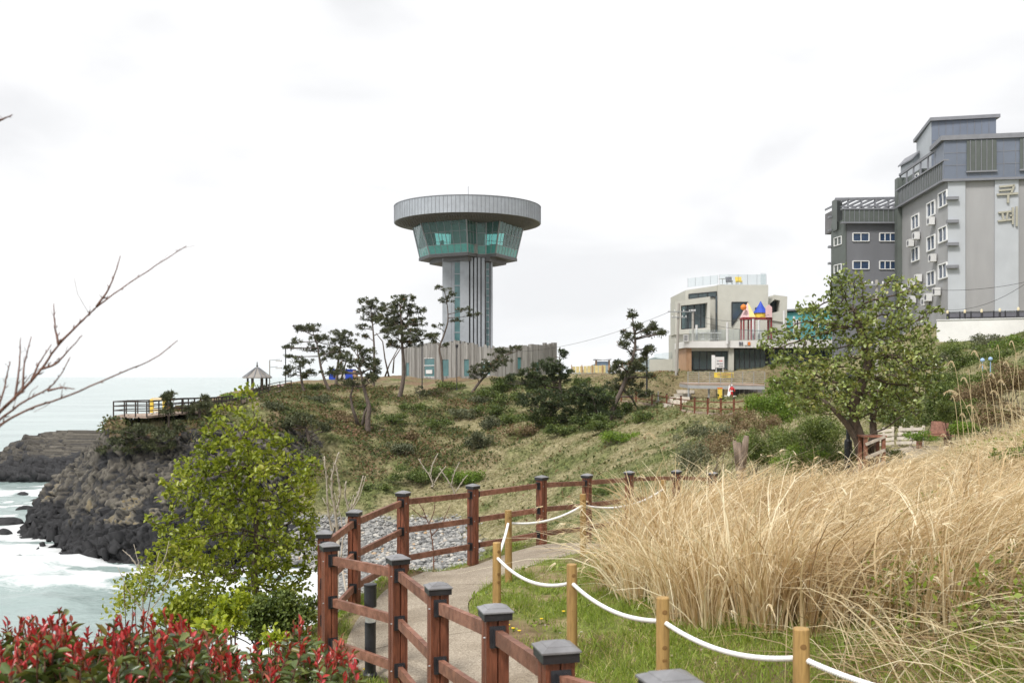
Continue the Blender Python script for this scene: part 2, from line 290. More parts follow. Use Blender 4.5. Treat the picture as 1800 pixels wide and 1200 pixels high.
def ground0(x, y):
    x = np.asarray(x, float); y = np.asarray(y, float); sh = x.shape; x = x.ravel(); y = y.ravel()
    xw = x + (fbm(x*.12, y*.12, 3) - .5) * 3.0 * sstep(20, 60, y); yw = y + (fbm(x*.11, y*.11, 9) - .5) * 4.0 * sstep(24, 60, y)
    tab = np.stack([np.interp(xw, [q[0] for q in s[1]], [q[1] for q in s[1]]) for s in ST])
    i = np.clip(np.searchsorted(SY, yw) - 1, 0, len(SY) - 2); t = np.clip((yw - SY[i]) / (SY[i+1] - SY[i]), 0, 1)
    k = np.arange(len(x)); z = tab[i, k] * (1 - t) + tab[i+1, k] * t
    z = z + (fbm(x*.35, y*.35, 21) - .5) * (.12 + .9 * sstep(30, 80, y)) + (fbm(x*1.7, y*1.7, 31, 3) - .5) * (.05 + .25 * sstep(30, 90, y))
    flat = sstep(60, 70, y) * sstep(-19, -15, x) * (1 - sstep(-4, -1, x)) * (1 - sstep(80, 86, y))
    z = z + (1.15*np.exp(-((y - 82.3)/3.2)**2)*sstep(-36.2, -33.6, x) + .7*np.exp(-((y-93)/5)**2)*sstep(-41, -37, x))*(1 - sstep(-21, -17, x))
    return (z + EYE).reshape(sh)
def ground(x, y):
    return ground0(x, y)
def gz(x, y): return float(ground0(np.array([x]), np.array([y]))[0])
_yy = np.concatenate([np.arange(2, 30, .05), np.arange(30, 260, .2)])
def hit(px, py):
    """where the ray through photo pixel (px, py) first meets the ground"""
    z = EYE - (py - HZ) / F * _yy; g = ground0((px - CX) / F * _yy, _yy); b = np.where(g >= z)[0]
    Y = _yy[b[0]] if len(b) else 160.0
    return np.array([(px - CX) / F * Y, Y, gz((px - CX) / F * Y, Y)])

# ---- zones of the ground
def zones(x, y, z):
    """green, straw, soil, stones, rock shares"""
    zr = z - EYE; n1 = fbm(x*.5, y*.5, 41); n2 = fbm(x*.09, y*.09, 51); n3 = fbm(x*2.2, y*2.2, 61)
    far = sstep(24, 40, y)
    green = sstep(.36, .52, n3*.55 + n1*.45) * (1 - far) + far * sstep(.42, .66, n1*.6 + n2*.4)
    green = green * (1 - .8*(1-far)*sstep(2.6, 4.2, x))
    soil = sstep(.50, .66, n1) * (1 - far) * (1 - sstep(3, 4.5, x)) * .9
    hillL = far * sstep(4, -10, x) * sstep(-9.8, -7, zr) * sstep(70, 84, y)
    soil = np.maximum(soil, hillL * sstep(.38, .58, fbm(x*.3, y*.3, 71)) * .95)
    bank = far * sstep(92, 97, y) * sstep(7, 11, x) * (1 - sstep(30, 34, x))
    soil = np.maximum(soil, bank * (.25 + .5*n1))
    stones = sstep(-11.0 - .8*(n1-.5), -11.45, zr) * sstep(46, 50, y) * sstep(-20, -17, x)
    rock = sstep(66, 70, y) * np.maximum(sstep(-17, -20, x + (n1-.5)*4) * sstep(-4.2 + (n1-.5)*2.2, -5.4 + (n1-.5)*2.2, zr), sstep(-36, -40, x) * sstep(-3.4, -4.4, zr))
    return green, far, soil, stones, rock
def nonuni(bp):
    o = []
    for a, b, s in bp: o += list(np.arange(a, b - 1e-6, s))
    return np.array(o + [bp[-1][1]])
gx = nonuni([(-110,-60,4),(-60,-8,.7),(-8,-4,.25),(-4,10,.11),(10,24,.35),(24,60,.9),(60,200,10)])
gy = nonuni([(-6,3,.5),(3,20,.11),(20,34,.25),(34,60,.6),(60,130,.6),(130,200,1.5),(200,420,10)])
GX, GY = np.meshgrid(gx, gy)
GZ = ground0(GX, GY)
_rk = zones(GX.ravel(), GY.ravel(), GZ.ravel())[4].reshape(GX.shape); GZ = GZ - 2.2*_rk*(GX > -57)*(GX < -12.5)*(GY > 65)*(GY < 123)
pd = path_dist(GX, GY).reshape(GX.shape)
GZ = GZ - .05 * (1 - sstep(-.02, .1, pd)) + .035 * sstep(.02, .12, pd) * (1 - sstep(.2, .6, pd))
g_, f_, s_, st_, _x = zones(GX, GY, GZ); rk_ = _rk
ground_mat, t, b = newmat('ground_cover')
def ground_nodes(t, b):
    nd = t.nodes; ln = t.links.new
    a = nd.new('ShaderNodeAttribute'); a.attribute_name = 'zone'; a2 = nd.new('ShaderNodeAttribute'); a2.attribute_name = 'zone_b'
    sp = nd.new('ShaderNodeSeparateColor'); ln(a.outputs['Color'], sp.inputs[0]); sp2 = nd.new('ShaderNodeSeparateColor'); ln(a2.outputs['Color'], sp2.inputs[0])
    tc = nd.new('ShaderNodeTexCoord')
    def noise(sc, lo, hi, c0, c1, det=6):
        n = nd.new('ShaderNodeTexNoise'); n.inputs['Scale'].default_value = sc; n.inputs['Detail'].default_value = det; n.inputs['Roughness'].default_value = .65; ln(tc.outputs['Object'], n.inputs['Vector'])
        r = nd.new('ShaderNodeValToRGB'); r.color_ramp.elements[0].position = lo; r.color_ramp.elements[1].position = hi; r.color_ramp.elements[0].color = (*c0,1); r.color_ramp.elements[1].color = (*c1,1); ln(n.outputs[0], r.inputs[0]); return r.outputs[0]
    def mix(f, c0, c1):
        m = nd.new('ShaderNodeMix'); m.data_type = 'RGBA'; ln(f, m.inputs[0]); ln(c0, m.inputs[6]); ln(c1, m.inputs[7]); return m.outputs[2]
    near_dry = noise(5, .35, .65, (.22,.165,.085), (.37,.30,.175)); far_dry = noise(2.6, .36, .64, (.12,.105,.052), (.33,.29,.17), 10)
    near_gr = noise(9, .35, .65, (.12,.14,.035), (.25,.28,.08)); far_gr = noise(2.6, .36, .64, (.055,.065,.022), (.17,.19,.068), 10)
    soil = noise(4, .3, .7, (.11,.07,.042), (.27,.19,.12), 9)
    stone = noise(6, .35, .65, (.16,.155,.145), (.36,.35,.33), 3); rock = noise(.9, .3, .7, (.03,.03,.03), (.11,.105,.095), 8)
    c = mix(sp.outputs[0], mix(sp.outputs[1], near_dry, far_dry), mix(sp.outputs[1], near_gr, far_gr))
    c = mix(sp.outputs[2], c, soil); c = mix(sp2.outputs[0], c, stone); c = mix(sp2.outputs[1], c, rock)
    ln(c, b.inputs['Base Color']); b.inputs['Roughness'].default_value = .95; b.inputs['Specular IOR Level'].default_value = .15
    n = nd.new('ShaderNodeTexNoise'); n.inputs['Scale'].default_value = 7; n.inputs['Detail'].default_value = 8; n.inputs['Roughness'].default_value = .7; ln(tc.outputs['Object'], n.inputs['Vector'])
    bp = nd.new('ShaderNodeBump'); bp.inputs['Strength'].default_value = .8; bp.inputs['Distance'].default_value = .08; ln(n.outputs[0], bp.inputs['Height']); ln(bp.outputs[0], b.inputs['Normal'])
ground_nodes(t, b)
ny, nx = GX.shape
idx = np.arange(nx*ny).reshape(ny, nx)
qf = np.stack([idx[:-1,:-1], idx[:-1,1:], idx[1:,1:], idx[1:,:-1]], -1).reshape(-1, 4)
one = np.ones(nx*ny)
o = np_mesh('ground', np.stack([GX, GY, GZ], -1).reshape(-1, 3), qf, ground_mat, smooth=True,
    attrs={'zone': np.stack([g_.ravel(), f_.ravel(), s_.ravel(), one], 1), 'zone_b': np.stack([st_.ravel(), rk_.ravel(), 0*one, one], 1)})
struct(o)
# ---- the concrete path, its slabs parted by dark joints
pm, t, b = newmat('exposed_aggregate')
tc = t.nodes.new('ShaderNodeTexCoord')
v = t.nodes.new('ShaderNodeTexVoronoi'); v.inputs['Scale'].default_value = 95; t.links.new(tc.outputs['Object'], v.inputs['Vector'])
r1 = t.nodes.new('ShaderNodeValToRGB'); e = r1.color_ramp.elements; e[0].position = 0; e[0].color = (.215,.175,.13,1); e[1].position = 1; e[1].color = (.46,.40,.315,1)
sp = t.nodes.new('ShaderNodeSeparateColor'); t.links.new(v.outputs['Color'], sp.inputs[0]); t.links.new(sp.outputs[0], r1.inputs[0])
n = t.nodes.new('ShaderNodeTexNoise'); n.inputs['Scale'].default_value = 1.4; n.inputs['Detail'].default_value = 7; t.links.new(tc.outputs['Object'], n.inputs['Vector'])
r2 = t.nodes.new('ShaderNodeValToRGB'); e = r2.color_ramp.elements; e[0].position = .3; e[0].color = (.64,.61,.57,1); e[1].position = .65; e[1].color = (1,1,1,1); t.links.new(n.outputs[0], r2.inputs[0])
x = t.nodes.new('ShaderNodeMix'); x.data_type = 'RGBA'; x.blend_type = 'MULTIPLY'; x.inputs[0].default_value = 1; t.links.new(r1.outputs[0], x.inputs[6]); t.links.new(r2.outputs[0], x.inputs[7])
t.links.new(x.outputs[2], b.inputs['Base Color']); b.inputs['Roughness'].default_value = .9
bp = t.nodes.new('ShaderNodeBump'); bp.inputs['Strength'].default_value = .5; bp.inputs['Distance'].default_value = .004; t.links.new(v.outputs['Distance'], bp.inputs['Height']); t.links.new(bp.outputs[0], b.inputs['Normal'])
dl = np.concatenate([[0], np.cumsum(np.hypot(*np.diff(PC, axis=0).T))])
L_tot = dl[-1]
def slab(s0, s1, m_name, dz):
    k = max(2, int((s1 - s0) / .15)); s = np.linspace(s0, s1, k+1); cols = np.linspace(0, 1, 15)
    l = np.stack([np.interp(s, dl, PL[:,i]) for i in (0,1)], 1); r = np.stack([np.interp(s, dl, PR[:,i]) for i in (0,1)], 1)
    p = l[:,None,:]*(1-cols[None,:,None]) + r[:,None,:]*cols[None,:,None]
    z = ground0(p[...,0], p[...,1]) + dz
    return np.concatenate([p, z[...,None]], -1)
mb = MB(); jm = MB(); s0 = 0.0; joints = [2.2, 5.2, 8.2, 11.2, 14.25, 17.3, 20.3, 23.3, 26.3, 30, 34, 38, 42, 46]
cuts = [0] + [q for q in joints if q < L_tot] + [L_tot]
for a, c in zip(cuts[:-1], cuts[1:]):
    g = slab(a + .012, c - .012, None, 0); kk, cc = g.shape[:2]
    top = g.reshape(-1, 3); low = top - np.array([0,0,.12]); n0 = len(top); fs = []
    for i in range(kk-1):
        for j in range(cc-1): fs.append((i*cc+j, i*cc+j+1, (i+1)*cc+j+1, (i+1)*cc+j))
    ring = [j for j in range(cc)] + [i*cc+cc-1 for i in range(1, kk)] + [(kk-1)*cc+j for j in range(cc-2, -1, -1)] + [i*cc for i in range(kk-2, 0, -1)]
    for p_, q_ in zip(ring, ring[1:] + ring[:1]): fs.append((p_, p_+n0, q_+n0, q_))
    mb.add(np.concatenate([top, low]), fs)
struct(mb.build('path', pm))

# ---- the sea: one sheet to the horizon, finer near the shore, foam where it is shallow
sx = nonuni([(-30000,-2000,4000),(-2000,-300,170),(-300,-120,9),(-120,-14,.55),(-14,6,1),(6,300,49),(300,2000,170),(2000,30000,4000)])
sy = nonuni([(-100,20,12),(20,40,1.5),(40,135,.55),(135,240,1.5),(240,600,20),(600,3000,200),(3000,30000,2000)])
SX, SYY = np.meshgrid(sx, sy)
inn = (SX > -120) & (SX < 10) & (SYY > 30) & (SYY < 240)
tg = np.full(SX.shape, -8.0); tg[inn] = ground0(SX[inn], SYY[inn])
near = sstep(-120, -100, SX) * (1 - sstep(200, 240, SYY)) * sstep(25, 40, SYY)
SZ = near * (.30*(fbm(SX*.10 + SYY*.04, SYY*.16, 81, 3) - .5) + .30*(fbm(SX*.4, SYY*.6, 83, 3) - .5) + .16*(fbm(SX*1.3, SYY*1.6, 85, 2) - .5))
# breaking swell rolling in to the rocks
for (ax, ay, bx, by, hgt, wd) in [(-60,74,-33,72,.9,3.0),(-66,88,-52,90,.7,3.5),(-75,108,-58,102,.6,4),(-40,66,-22,68,.4,2.0),(-50,58,-28,61,.35,2.2)]:
    dx, dy = bx-ax, by-ay; tt = np.clip(((SX-ax)*dx + (SYY-ay)*dy)/(dx*dx+dy*dy), 0, 1); dd = np.hypot(SX-ax-tt*dx, SYY-ay-tt*dy)
    SZ = SZ + hgt*np.exp(-(dd/wd)**2) * (.55 + .9*fbm(SX*.35, SYY*.35, 87, 4)) * near
shal = sstep(-4.0, -.9, tg)
strk = fbm(SX*.22 + (fbm(SX*.15, SYY*.15, 91) - .5)*3, SYY*.42, 93, 5)
foam = shal * sstep(.42, .62, strk) * (.25 + .75*sstep(58, 72, SYY))
foam = np.maximum(foam, sstep(-2.0, -.5, tg) * sstep(.30, .5, strk))
for (cx, cy, rx, ry, k) in [(-46,78,13,8,1.3),(-40,70,10,3.5,1.1),(-56,92,11,10,1.2),(-66,106,12,10,.9),(-30,66.5,9,3.2,.8),(-19,67,6,4,1.0),(-14,62,2.6,6,1.1),(-34,62,6,1.2,.35),(-24,58,9,1.2,.35)]:
    q = np.exp(-(((SX-cx)/rx)**2 + ((SYY-cy)/ry)**2)); foam = np.maximum(foam, k * q * (.25 + 1.15*strk))
foam = np.clip(foam, 0, 1) * near
SZ = SZ + foam*.12*fbm(SX*2, SYY*2, 95, 3)
sm, t, b = newmat('sea_water'); nd = t.nodes; ln = t.links.new
tc = nd.new('ShaderNodeTexCoord'); mp = nd.new('ShaderNodeMapping'); mp.inputs['Scale'].default_value = (.55, 1, 1); ln(tc.outputs['Object'], mp.inputs[0])
n1 = nd.new('ShaderNodeTexNoise'); n1.inputs['Scale'].default_value = .55; n1.inputs['Detail'].default_value = 9; n1.inputs['Roughness'].default_value = .62; ln(mp.outputs[0], n1.inputs['Vector'])
bp = nd.new('ShaderNodeBump'); bp.inputs['Strength'].default_value = .55; bp.inputs['Distance'].default_value = .5; ln(n1.outputs[0], bp.inputs['Height']); ln(bp.outputs[0], b.inputs['Normal'])
at = nd.new('ShaderNodeAttribute'); at.attribute_name = 'foam'
n2 = nd.new('ShaderNodeTexNoise'); n2.inputs['Scale'].default_value = 1.7; n2.inputs['Detail'].default_value = 9; n2.inputs['Roughness'].default_value = .72; n2.inputs['Distortion'].default_value = .6; ln(mp.outputs[0], n2.inputs['Vector'])
mm = nd.new('ShaderNodeMath'); mm.operation = 'MULTIPLY_ADD'; mm.inputs[1].default_value = 1.5; mm.inputs[2].default_value = -.95; ln(at.outputs['Fac'], mm.inputs[0])
ma = nd.new('ShaderNodeMath'); ma.operation = 'ADD'; ln(mm.outputs[0], ma.inputs[0]); ln(n2.outputs[0], ma.inputs[1])
rr = nd.new('ShaderNodeMapRange'); rr.inputs[1].default_value = .22; rr.inputs[2].default_value = .5; ln(ma.outputs[0], rr.inputs[0])
n3 = nd.new('ShaderNodeTexNoise'); n3.inputs['Scale'].default_value = .035; n3.inputs['Detail'].default_value = 5; ln(mp.outputs[0], n3.inputs['Vector'])
rc = nd.new('ShaderNodeValToRGB'); e = rc.color_ramp.elements; e[0].position = .35; e[0].color = (.25,.32,.31,1); e[1].position = .7; e[1].color = (.35,.43,.415,1); ln(n3.outputs[0], rc.inputs[0])
mc = nd.new('ShaderNodeMix'); mc.data_type = 'RGBA'; ln(rr.outputs[0], mc.inputs[0]); ln(rc.outputs[0], mc.inputs[6]); mc.inputs[7].default_value = (.62,.64,.645,1); ln(mc.outputs[2], b.inputs['Base Color'])
mr = nd.new('ShaderNodeMapRange'); mr.inputs[3].default_value = .22; mr.inputs[4].default_value = .9; ln(rr.outputs[0], mr.inputs[0]); ln(mr.outputs[0], b.inputs['Roughness'])
b.inputs['Specular IOR Level'].default_value = .38
ny, nx = SX.shape; idx = np.arange(nx*ny).reshape(ny, nx)
qf = np.stack([idx[:-1,:-1], idx[:-1,1:], idx[1:,1:], idx[1:,:-1]], -1).reshape(-1, 4)
struct(np_mesh('sea', np.stack([SX, SYY, SZ], -1).reshape(-1, 3), qf, sm, smooth=True, attrs={'foam': foam.ravel()}))

# ---- distant hills across the bay
hm = mat('distant_hill', (.075,.10,.085), .95, .25, .002)
for (x0, x1, Y, pts) in [(960, 1260, 6500, [(960,0),(1000,4),(1030,14),(1052,26),(1075,20),(1110,26),(1150,34),(1185,30),(1220,20),(1260,8)])]:
    V = []; nn = 90
    for i in range(nn):
        u = x0 + (x1-x0)*i/(nn-1); h = np.interp(u, [p[0] for p in pts], [p[1] for p in pts]) + 3*(fbm(np.array([u*.08]), np.array([0.]), 5)[0]-.5)
        X = (u-CX)/F*Y; zt = EYE + max(h, 0)/F*Y
        V += [(X*.97, Y-700, -3), (X, Y-250, (zt)*.55), (X, Y, zt), (X*1.02, Y+500, zt*.5), (X*1.04, Y+1100, -3)]
    mb = MB(); mb.add(V, [(i*5+j, (i+1)*5+j, (i+1)*5+j+1, i*5+j+1) for i in range(nn-1) for j in range(4)])
    struct(mb.build('hills', hm, smooth=True))
# ---------------------------------------------------------------- batches of small faces
def unit(v): return v / np.maximum(np.linalg.norm(v, axis=-1, keepdims=True), 1e-9)
def rand_dir(n, up=0.0):
    v = RNG.normal(size=(n, 3)); v[:, 2] += up; return unit(v)
def leaf_batch(C, D, Nn, ln, wd, six=True, fold=.25, curl=.12):
    """leaf blades: base at C, pointing along D, facing Nn"""
    n = len(C); D = unit(D); S = unit(np.cross(D, Nn)); Nn = np.cross(S, D)
    ln = np.broadcast_to(ln, (n,))[:, None]; wd = np.broadcast_to(wd, (n,))[:, None]
    if six:
        pts = [C, C + D*ln*.3 + S*wd*.45 + Nn*wd*fold, C + D*ln*.68 + S*wd*.42 + Nn*wd*fold*.8 - Nn*ln*curl*.3, C + D*ln - Nn*ln*curl,
               C + D*ln*.68 - S*wd*.42 + Nn*wd*fold*.8 - Nn*ln*curl*.3, C + D*ln*.3 - S*wd*.45 + Nn*wd*fold]
        V = np.stack(pts, 1).reshape(-1, 3); o = np.arange(n)[:, None]*6
        return V, np.concatenate([o + np.array([[0,1,2,3]]), o + np.array([[0,3,4,5]])]), 6
    pts = [C, C + D*ln*.5 + S*wd*.5 + Nn*wd*fold, C + D*ln, C + D*ln*.5 - S*wd*.5 + Nn*wd*fold]
    V = np.stack(pts, 1).reshape(-1, 3); o = np.arange(n)[:, None]*4
    return V, o + np.array([[0,1,2,3]]), 4
def leaves(name, C, D, Nn, ln, wd, m, rnd, parent=None, six=True, fold=.25, curl=.12):
    V, Fc, k = leaf_batch(C, D, Nn, ln, wd, six, fold, curl)
    return np_mesh(name, V, Fc, m, parent, {'rnd': np.repeat(rnd, k)}, smooth=six)
def blades(C, D, bend, ln, wd, seg=3):
    """grass: ribbon from C going D, drooping towards bend (n,3)"""
    n = len(C); D = unit(D); S = unit(np.cross(D, RNG.normal(size=(n, 3)))); ln = np.broadcast_to(ln, (n,))[:, None]; wd = np.broadcast_to(wd, (n,))[:, None]
    rows = []
    for i in range(seg+1):
        t = i/seg; p = C + D*ln*t + bend*ln*t**3.0; wv = wd*(1 - .85*t**1.5)*.5
        rows += [p - S*wv, p + S*wv]
    V = np.stack(rows, 1).reshape(-1, 3); o = np.arange(n)[:, None]*(2*(seg+1))
    Fc = np.concatenate([o + np.array([[2*i, 2*i+1, 2*i+3, 2*i+2]]) for i in range(seg)])
    return V, Fc, 2*(seg+1)
def grad(x, y, e=.3):
    gx_ = (ground0(x+e, y) - ground0(x-e, y))/(2*e); gy_ = (ground0(x, y+e) - ground0(x, y-e))/(2*e)
    return gx_, gy_
def normals(x, y, e=.3):
    a, b_ = grad(x, y, e); return unit(np.stack([-a, -b_, np.ones_like(a)], 1))

# ---------------------------------------------------------------- basalt headland: bundles of broken columns
def columns(name, C, A, rad, lng, rnd, m, sides=6):
    n = len(C); A = unit(A); U = unit(np.cross(A, RNG.normal(size=(n, 3)))); W = np.cross(A, U); rows = []
    ang = np.arange(sides)*2*np.pi/sides
    jit = 1 + RNG.uniform(-.18, .18, size=(n, sides)); tilt = RNG.normal(size=(n, 2))*.22
    for end in (0, 1):
        for k in range(sides):
            r = (rad*jit[:, k])[:, None]*(1 if end == 0 else .93)
            p = C + U*np.cos(ang[k])*r + W*np.sin(ang[k])*r + A*(lng if end else np.zeros(n))[:, None]
            if end: p = p + A*((np.cos(ang[k])*tilt[:,0] + np.sin(ang[k])*tilt[:,1])*rad)[:, None]
            rows.append(p)
    V = np.stack(rows, 1).reshape(-1, 3); o = np.arange(n)[:, None]*(2*sides)
    side = np.concatenate([o + np.array([[k, (k+1)%sides, sides+(k+1)%sides, sides+k]]) for k in range(sides)])
    cap = o + np.array([list(range(sides, 2*sides))])
    return np_mesh(name, V, [side, cap], m, None, {'rnd': np.repeat(rnd, 2*sides)})
def rock_material():
    m, t, b = newmat('basalt'); nd = t.nodes; ln = t.links.new
    a = nd.new('ShaderNodeAttribute'); a.attribute_name = 'rnd'; r = nd.new('ShaderNodeValToRGB'); els = r.color_ramp.elements
    while len(els) < 6: els.new(.5)
    for e, (p, c) in zip(els, [(0,(.018,.018,.02)),(.28,(.045,.045,.048)),(.4,(.07,.063,.053)),(.7,(.145,.130,.106)),(.93,(.215,.198,.168)),(1,(.22,.17,.085))]): e.position = p; e.color = (*c,1)
    ln(a.outputs['Fac'], r.inputs[0])
    tc = nd.new('ShaderNodeTexCoord'); n = nd.new('ShaderNodeTexNoise'); n.inputs['Scale'].default_value = 2.5; n.inputs['Detail'].default_value = 8; n.inputs['Roughness'].default_value = .7; ln(tc.outputs['Object'], n.inputs['Vector'])
    r2 = nd.new('ShaderNodeValToRGB'); r2.color_ramp.elements[0].position = .3; r2.color_ramp.elements[1].position = .7; r2.color_ramp.elements[0].color = (.5,.5,.5,1); ln(n.outputs[0], r2.inputs[0])
    mx = nd.new('ShaderNodeMix'); mx.data_type = 'RGBA'; mx.blend_type = 'MULTIPLY'; mx.inputs[0].default_value = 1; ln(r.outputs[0], mx.inputs[6]); ln(r2.outputs[0], mx.inputs[7]); ln(mx.outputs[2], b.inputs['Base Color'])
    b.inputs['Roughness'].default_value = .75; b.inputs['Specular IOR Level'].default_value = .3
    bp = nd.new('ShaderNodeBump'); bp.inputs['Strength'].default_value = .7; bp.inputs['Distance'].default_value = .12; ln(n.outputs[0], bp.inputs['Height']); ln(bp.outputs[0], b.inputs['Normal'])
    return m
M['basalt'] = rock_material()
def scatter(n, x0, x1, y0, y1, f):
    x = RNG.uniform(x0, x1, n); y = RNG.uniform(y0, y1, n); k = RNG.uniform(size=n) < f(x, y); return x[k], y[k]
def rock_share(x, y):
    z = ground0(x, y); r = zones(x, y, z)[4]; a, b_ = grad(x, y, .8)
    return r * np.clip(np.sqrt(1 + a*a + b_*b_)/2.6, .2, 1) * (z > -1.2)
def voronoi3(p, seed):
    """nearest cell of a jittered lattice: its id hash, gap to the second nearest"""
    b0 = np.floor(p); d1 = np.full(len(p), 9.); d2 = np.full(len(p), 9.); hid = np.zeros(len(p)); cen = np.zeros_like(p)
    for i in (-1,0,1):
        for j in (-1,0,1):
            for k in (-1,0,1):
                c = b0 + np.array([i,j,k]); h = lambda s: hash2(c[:,0] + c[:,2]*17.0, c[:,1] - c[:,2]*31.0, seed + s)
                q = c + np.stack([h(1), h(2), h(3)], 1)*.86 + .07; d = np.linalg.norm(q - p, axis=1)
                n1 = d < d1; d2 = np.where(n1, d1, np.minimum(d2, d)); hid = np.where(n1, h(7), hid); cen = np.where(n1[:,None], q, cen); d1 = np.where(n1, d, d1)
    return hid, d2 - d1, cen
rgx = np.arange(-57, -12, .095); rgy = np.arange(66, 118, .105); QX, QY = np.meshgrid(rgx, rgy); sh_ = QX.shape
fx, fy = QX.ravel(), QY.ravel(); fz = ground0(fx, fy); nn = normals(fx, fy, 1.0); share = zones(fx, fy, fz)[4]
big = (fbm(fx*.16, fy*.16 + fz*.12, 203, 3) - .5)*2.2 + (fbm(fx*.45, fy*.45, 205, 3) - .5)*1.1
outw = unit(nn + np.array([-.35,-.6,.0])); pos = np.stack([fx, fy, fz], 1) + outw*(big*share)[:,None]
warp = np.stack([fbm(fx*.1, fy*.1, 207)-.5, fbm(fx*.1, fy*.1, 209)-.5, fbm(fx*.1, fz*.2, 211)-.5], 1)*2.5
axd = unit(np.array([-.30,-.50,.80])); cs = pos + warp; al = cs @ axd; cs = cs - (al*.62)[:,None]*axd      # cells drawn out along the column axis
hid, gap, cen = voronoi3(cs/.50, 5); hid2, gap2, cen2 = voronoi3(cs/2.4, 11)
rel = (cs/.50 - cen); tiltv = np.stack([hid*7 % 1 - .5, hid*13 % 1 - .5, hid*29 % 1 - .5], 1)
disp = (hid - .5)*.34 + (hid2 - .5)*.6 + (rel*tiltv).sum(1)*.75 - .30*(1 - sstep(.0, .11, gap)) - .4*(1 - sstep(0, .05, gap2))
pos = pos + outw*(disp*share)[:,None] - nn*((1-share)*.25)[:,None]
hh = pos[:,2]; lowb = 1.6 + 2.6*fbm(fx*.2, fy*.2, 107) 
lb_ = sstep(-.9, 1.5, hh - lowb + (hid - .5)*1.6); tone = (1-lb_)*(.0 + .22*hid) + lb_*(np.clip(.38 + .36*fbm(fx*.12, fy*.12, 109) + (hid-.5)*.5, .3, .95))
tone = np.where((np.abs(hh - 3.7) < .9) & (fbm(fx*.5, fy*.5, 111) > .62), .97 + .03*hid, tone)
tone = tone*(.12 + .88*sstep(.0, .12, gap))*(.4 + .6*sstep(0,.05,gap2))       # crack shading put into the tone along the column seams
gi = np.arange(len(fx)).reshape(sh_); qf = np.stack([gi[:-1,:-1], gi[:-1,1:], gi[1:,1:], gi[1:,:-1]], -1).reshape(-1, 4)
keep = (share[qf].max(1) > .02) & (fz[qf].max(1) > -2.2); qf = qf[keep]; used, inv = np.unique(qf, return_inverse=True)
struct(np_mesh('rock_cliff', pos[used], inv.reshape(-1, 4), M['basalt'], None, {'rnd': tone[used]}))
# boulder skirts at the foot of the cliff
x, y = scatter(5000, -54, -13, 62, 112, lambda x, y: sstep(-2.2, -.6, ground0(x, y)) * (1 - sstep(1.4, 2.6, ground0(x, y))) * .55)
n = len(x); z = ground0(x, y)
struct(columns('rocks', np.stack([x, y, z - .6], 1), rand_dir(n, 2.0), RNG.uniform(.2, .6, n), RNG.uniform(.4, 1.0, n), RNG.uniform(0, .16, n), M['basalt'], 5))
# the outcrop beyond, its columns lying almost flat
prof = [(-60,826),(-30,812),(0,801),(25,788),(50,775),(85,760),(118,756),(140,758),(150,772),(162,795)]
px_ = RNG.uniform(-60, 160, 5200); base_ = np.interp(px_, [-60,0,60,110,170], [838,838,838,845,858]); top_ = np.interp(px_, [p[0] for p in prof], [p[1] for p in prof])
v = RNG.uniform(0, 1, 5200); py_ = base_ + (top_ - base_)*v
Yd = 133 + 9*v**1.3 + RNG.uniform(-.3, .3, 5200); n = len(px_)
pc = np.stack([(px_-CX)/F*Yd, Yd, EYE - (py_-HZ)/F*Yd], 1)
flat_ = sstep(55, 85, px_) * sstep(.35, .5, v)
axf = unit(np.stack([-.55 + 0*px_, -.8 + 0*px_, .12 + .2*RNG.normal(size=n)], 1)*(1-flat_[:,None]) + np.stack([-.96 + 0*px_, -.28 + 0*px_, .03 + 0*px_], 1)*flat_[:,None])
lng = np.where(flat_ > .5, RNG.uniform(2.5, 5, n), 3.2); rad = np.where(flat_ > .5, RNG.uniform(.22,.36,n), RNG.uniform(.3,.75,n)); pc = pc + axf*(RNG.uniform(-.2,.9,n)*(1-.6*flat_) + 2.2*(fbm(px_*.045, v*3.5, 13, 3)-.5))[:,None]
tone = np.where(v < .32 + .2*fbm(px_*.05, v*3, 7), RNG.uniform(.02,.3,n), np.clip(.24 + .25*fbm(px_*.06, v*4, 11) + .13*RNG.normal(size=n) + .12*flat_, .16, .9))
struct(columns('rock_outcrop', pc - axf*(lng*.85)[:,None] - np.array([0,.0,.15]), axf, rad, lng, tone, M['basalt'], 6))

def boulder(c, r, sq, label, seed):
    import bmesh
    bm = bmesh.new(); bmesh.ops.create_icosphere(bm, subdivisions=3, radius=1)
    for v in bm.verts:
        q = v.co; k = .62 + .75*float(fbm(np.array([q.x*1.4+seed*3.1+q.z*.6]), np.array([q.y*1.4+q.z*1.1]), seed, 4)[0])
        v.co = Vector((q.x*r*k*sq[0], q.y*r*k*sq[1], q.z*r*k*sq[2]))
    me = bpy.data.meshes.new('boulder'); bm.to_mesh(me); bm.free(); me.materials.append(M['basalt'])
    at = me.attributes.new('rnd', 'FLOAT', 'POINT'); at.data.foreach_set('value', np.full(len(me.vertices), .10 + .12*random.random(), np.float32))
    o = bpy.data.objects.new('boulder', me); COL.objects.link(o); o.location = c; o.rotation_euler.z = seed
    return tag(o, label, 'rock', 'black rocks awash off the headland')
def sea_at(px, py): return P(px, py, EYE*F/(py-HZ))
for i, (px, py, r, lb) in enumerate([(14,922,1.25,'black wave-washed rock at the left edge of the foam'),(32,980,.5,None),(5,938,.8,None),(8,846,1.3,'dark rock at the foot of the far outcrop'),(45,893,.7,None),
    (150,992,.9,'black rock at the tip of the headland'),(196,985,1.3,'broad black rock at the foot of the cliff, nearest the calm water'),(232,992,.7,None),(262,975,.8,None),(40,868,.6,None),(60,880,.45,None),(4,1000,.35,None)]):
    c = sea_at(px, py); boulder((c[0], c[1], -.1), r, (1.3, 1, .62), lb or 'small black rock awash in white foam', i+3)

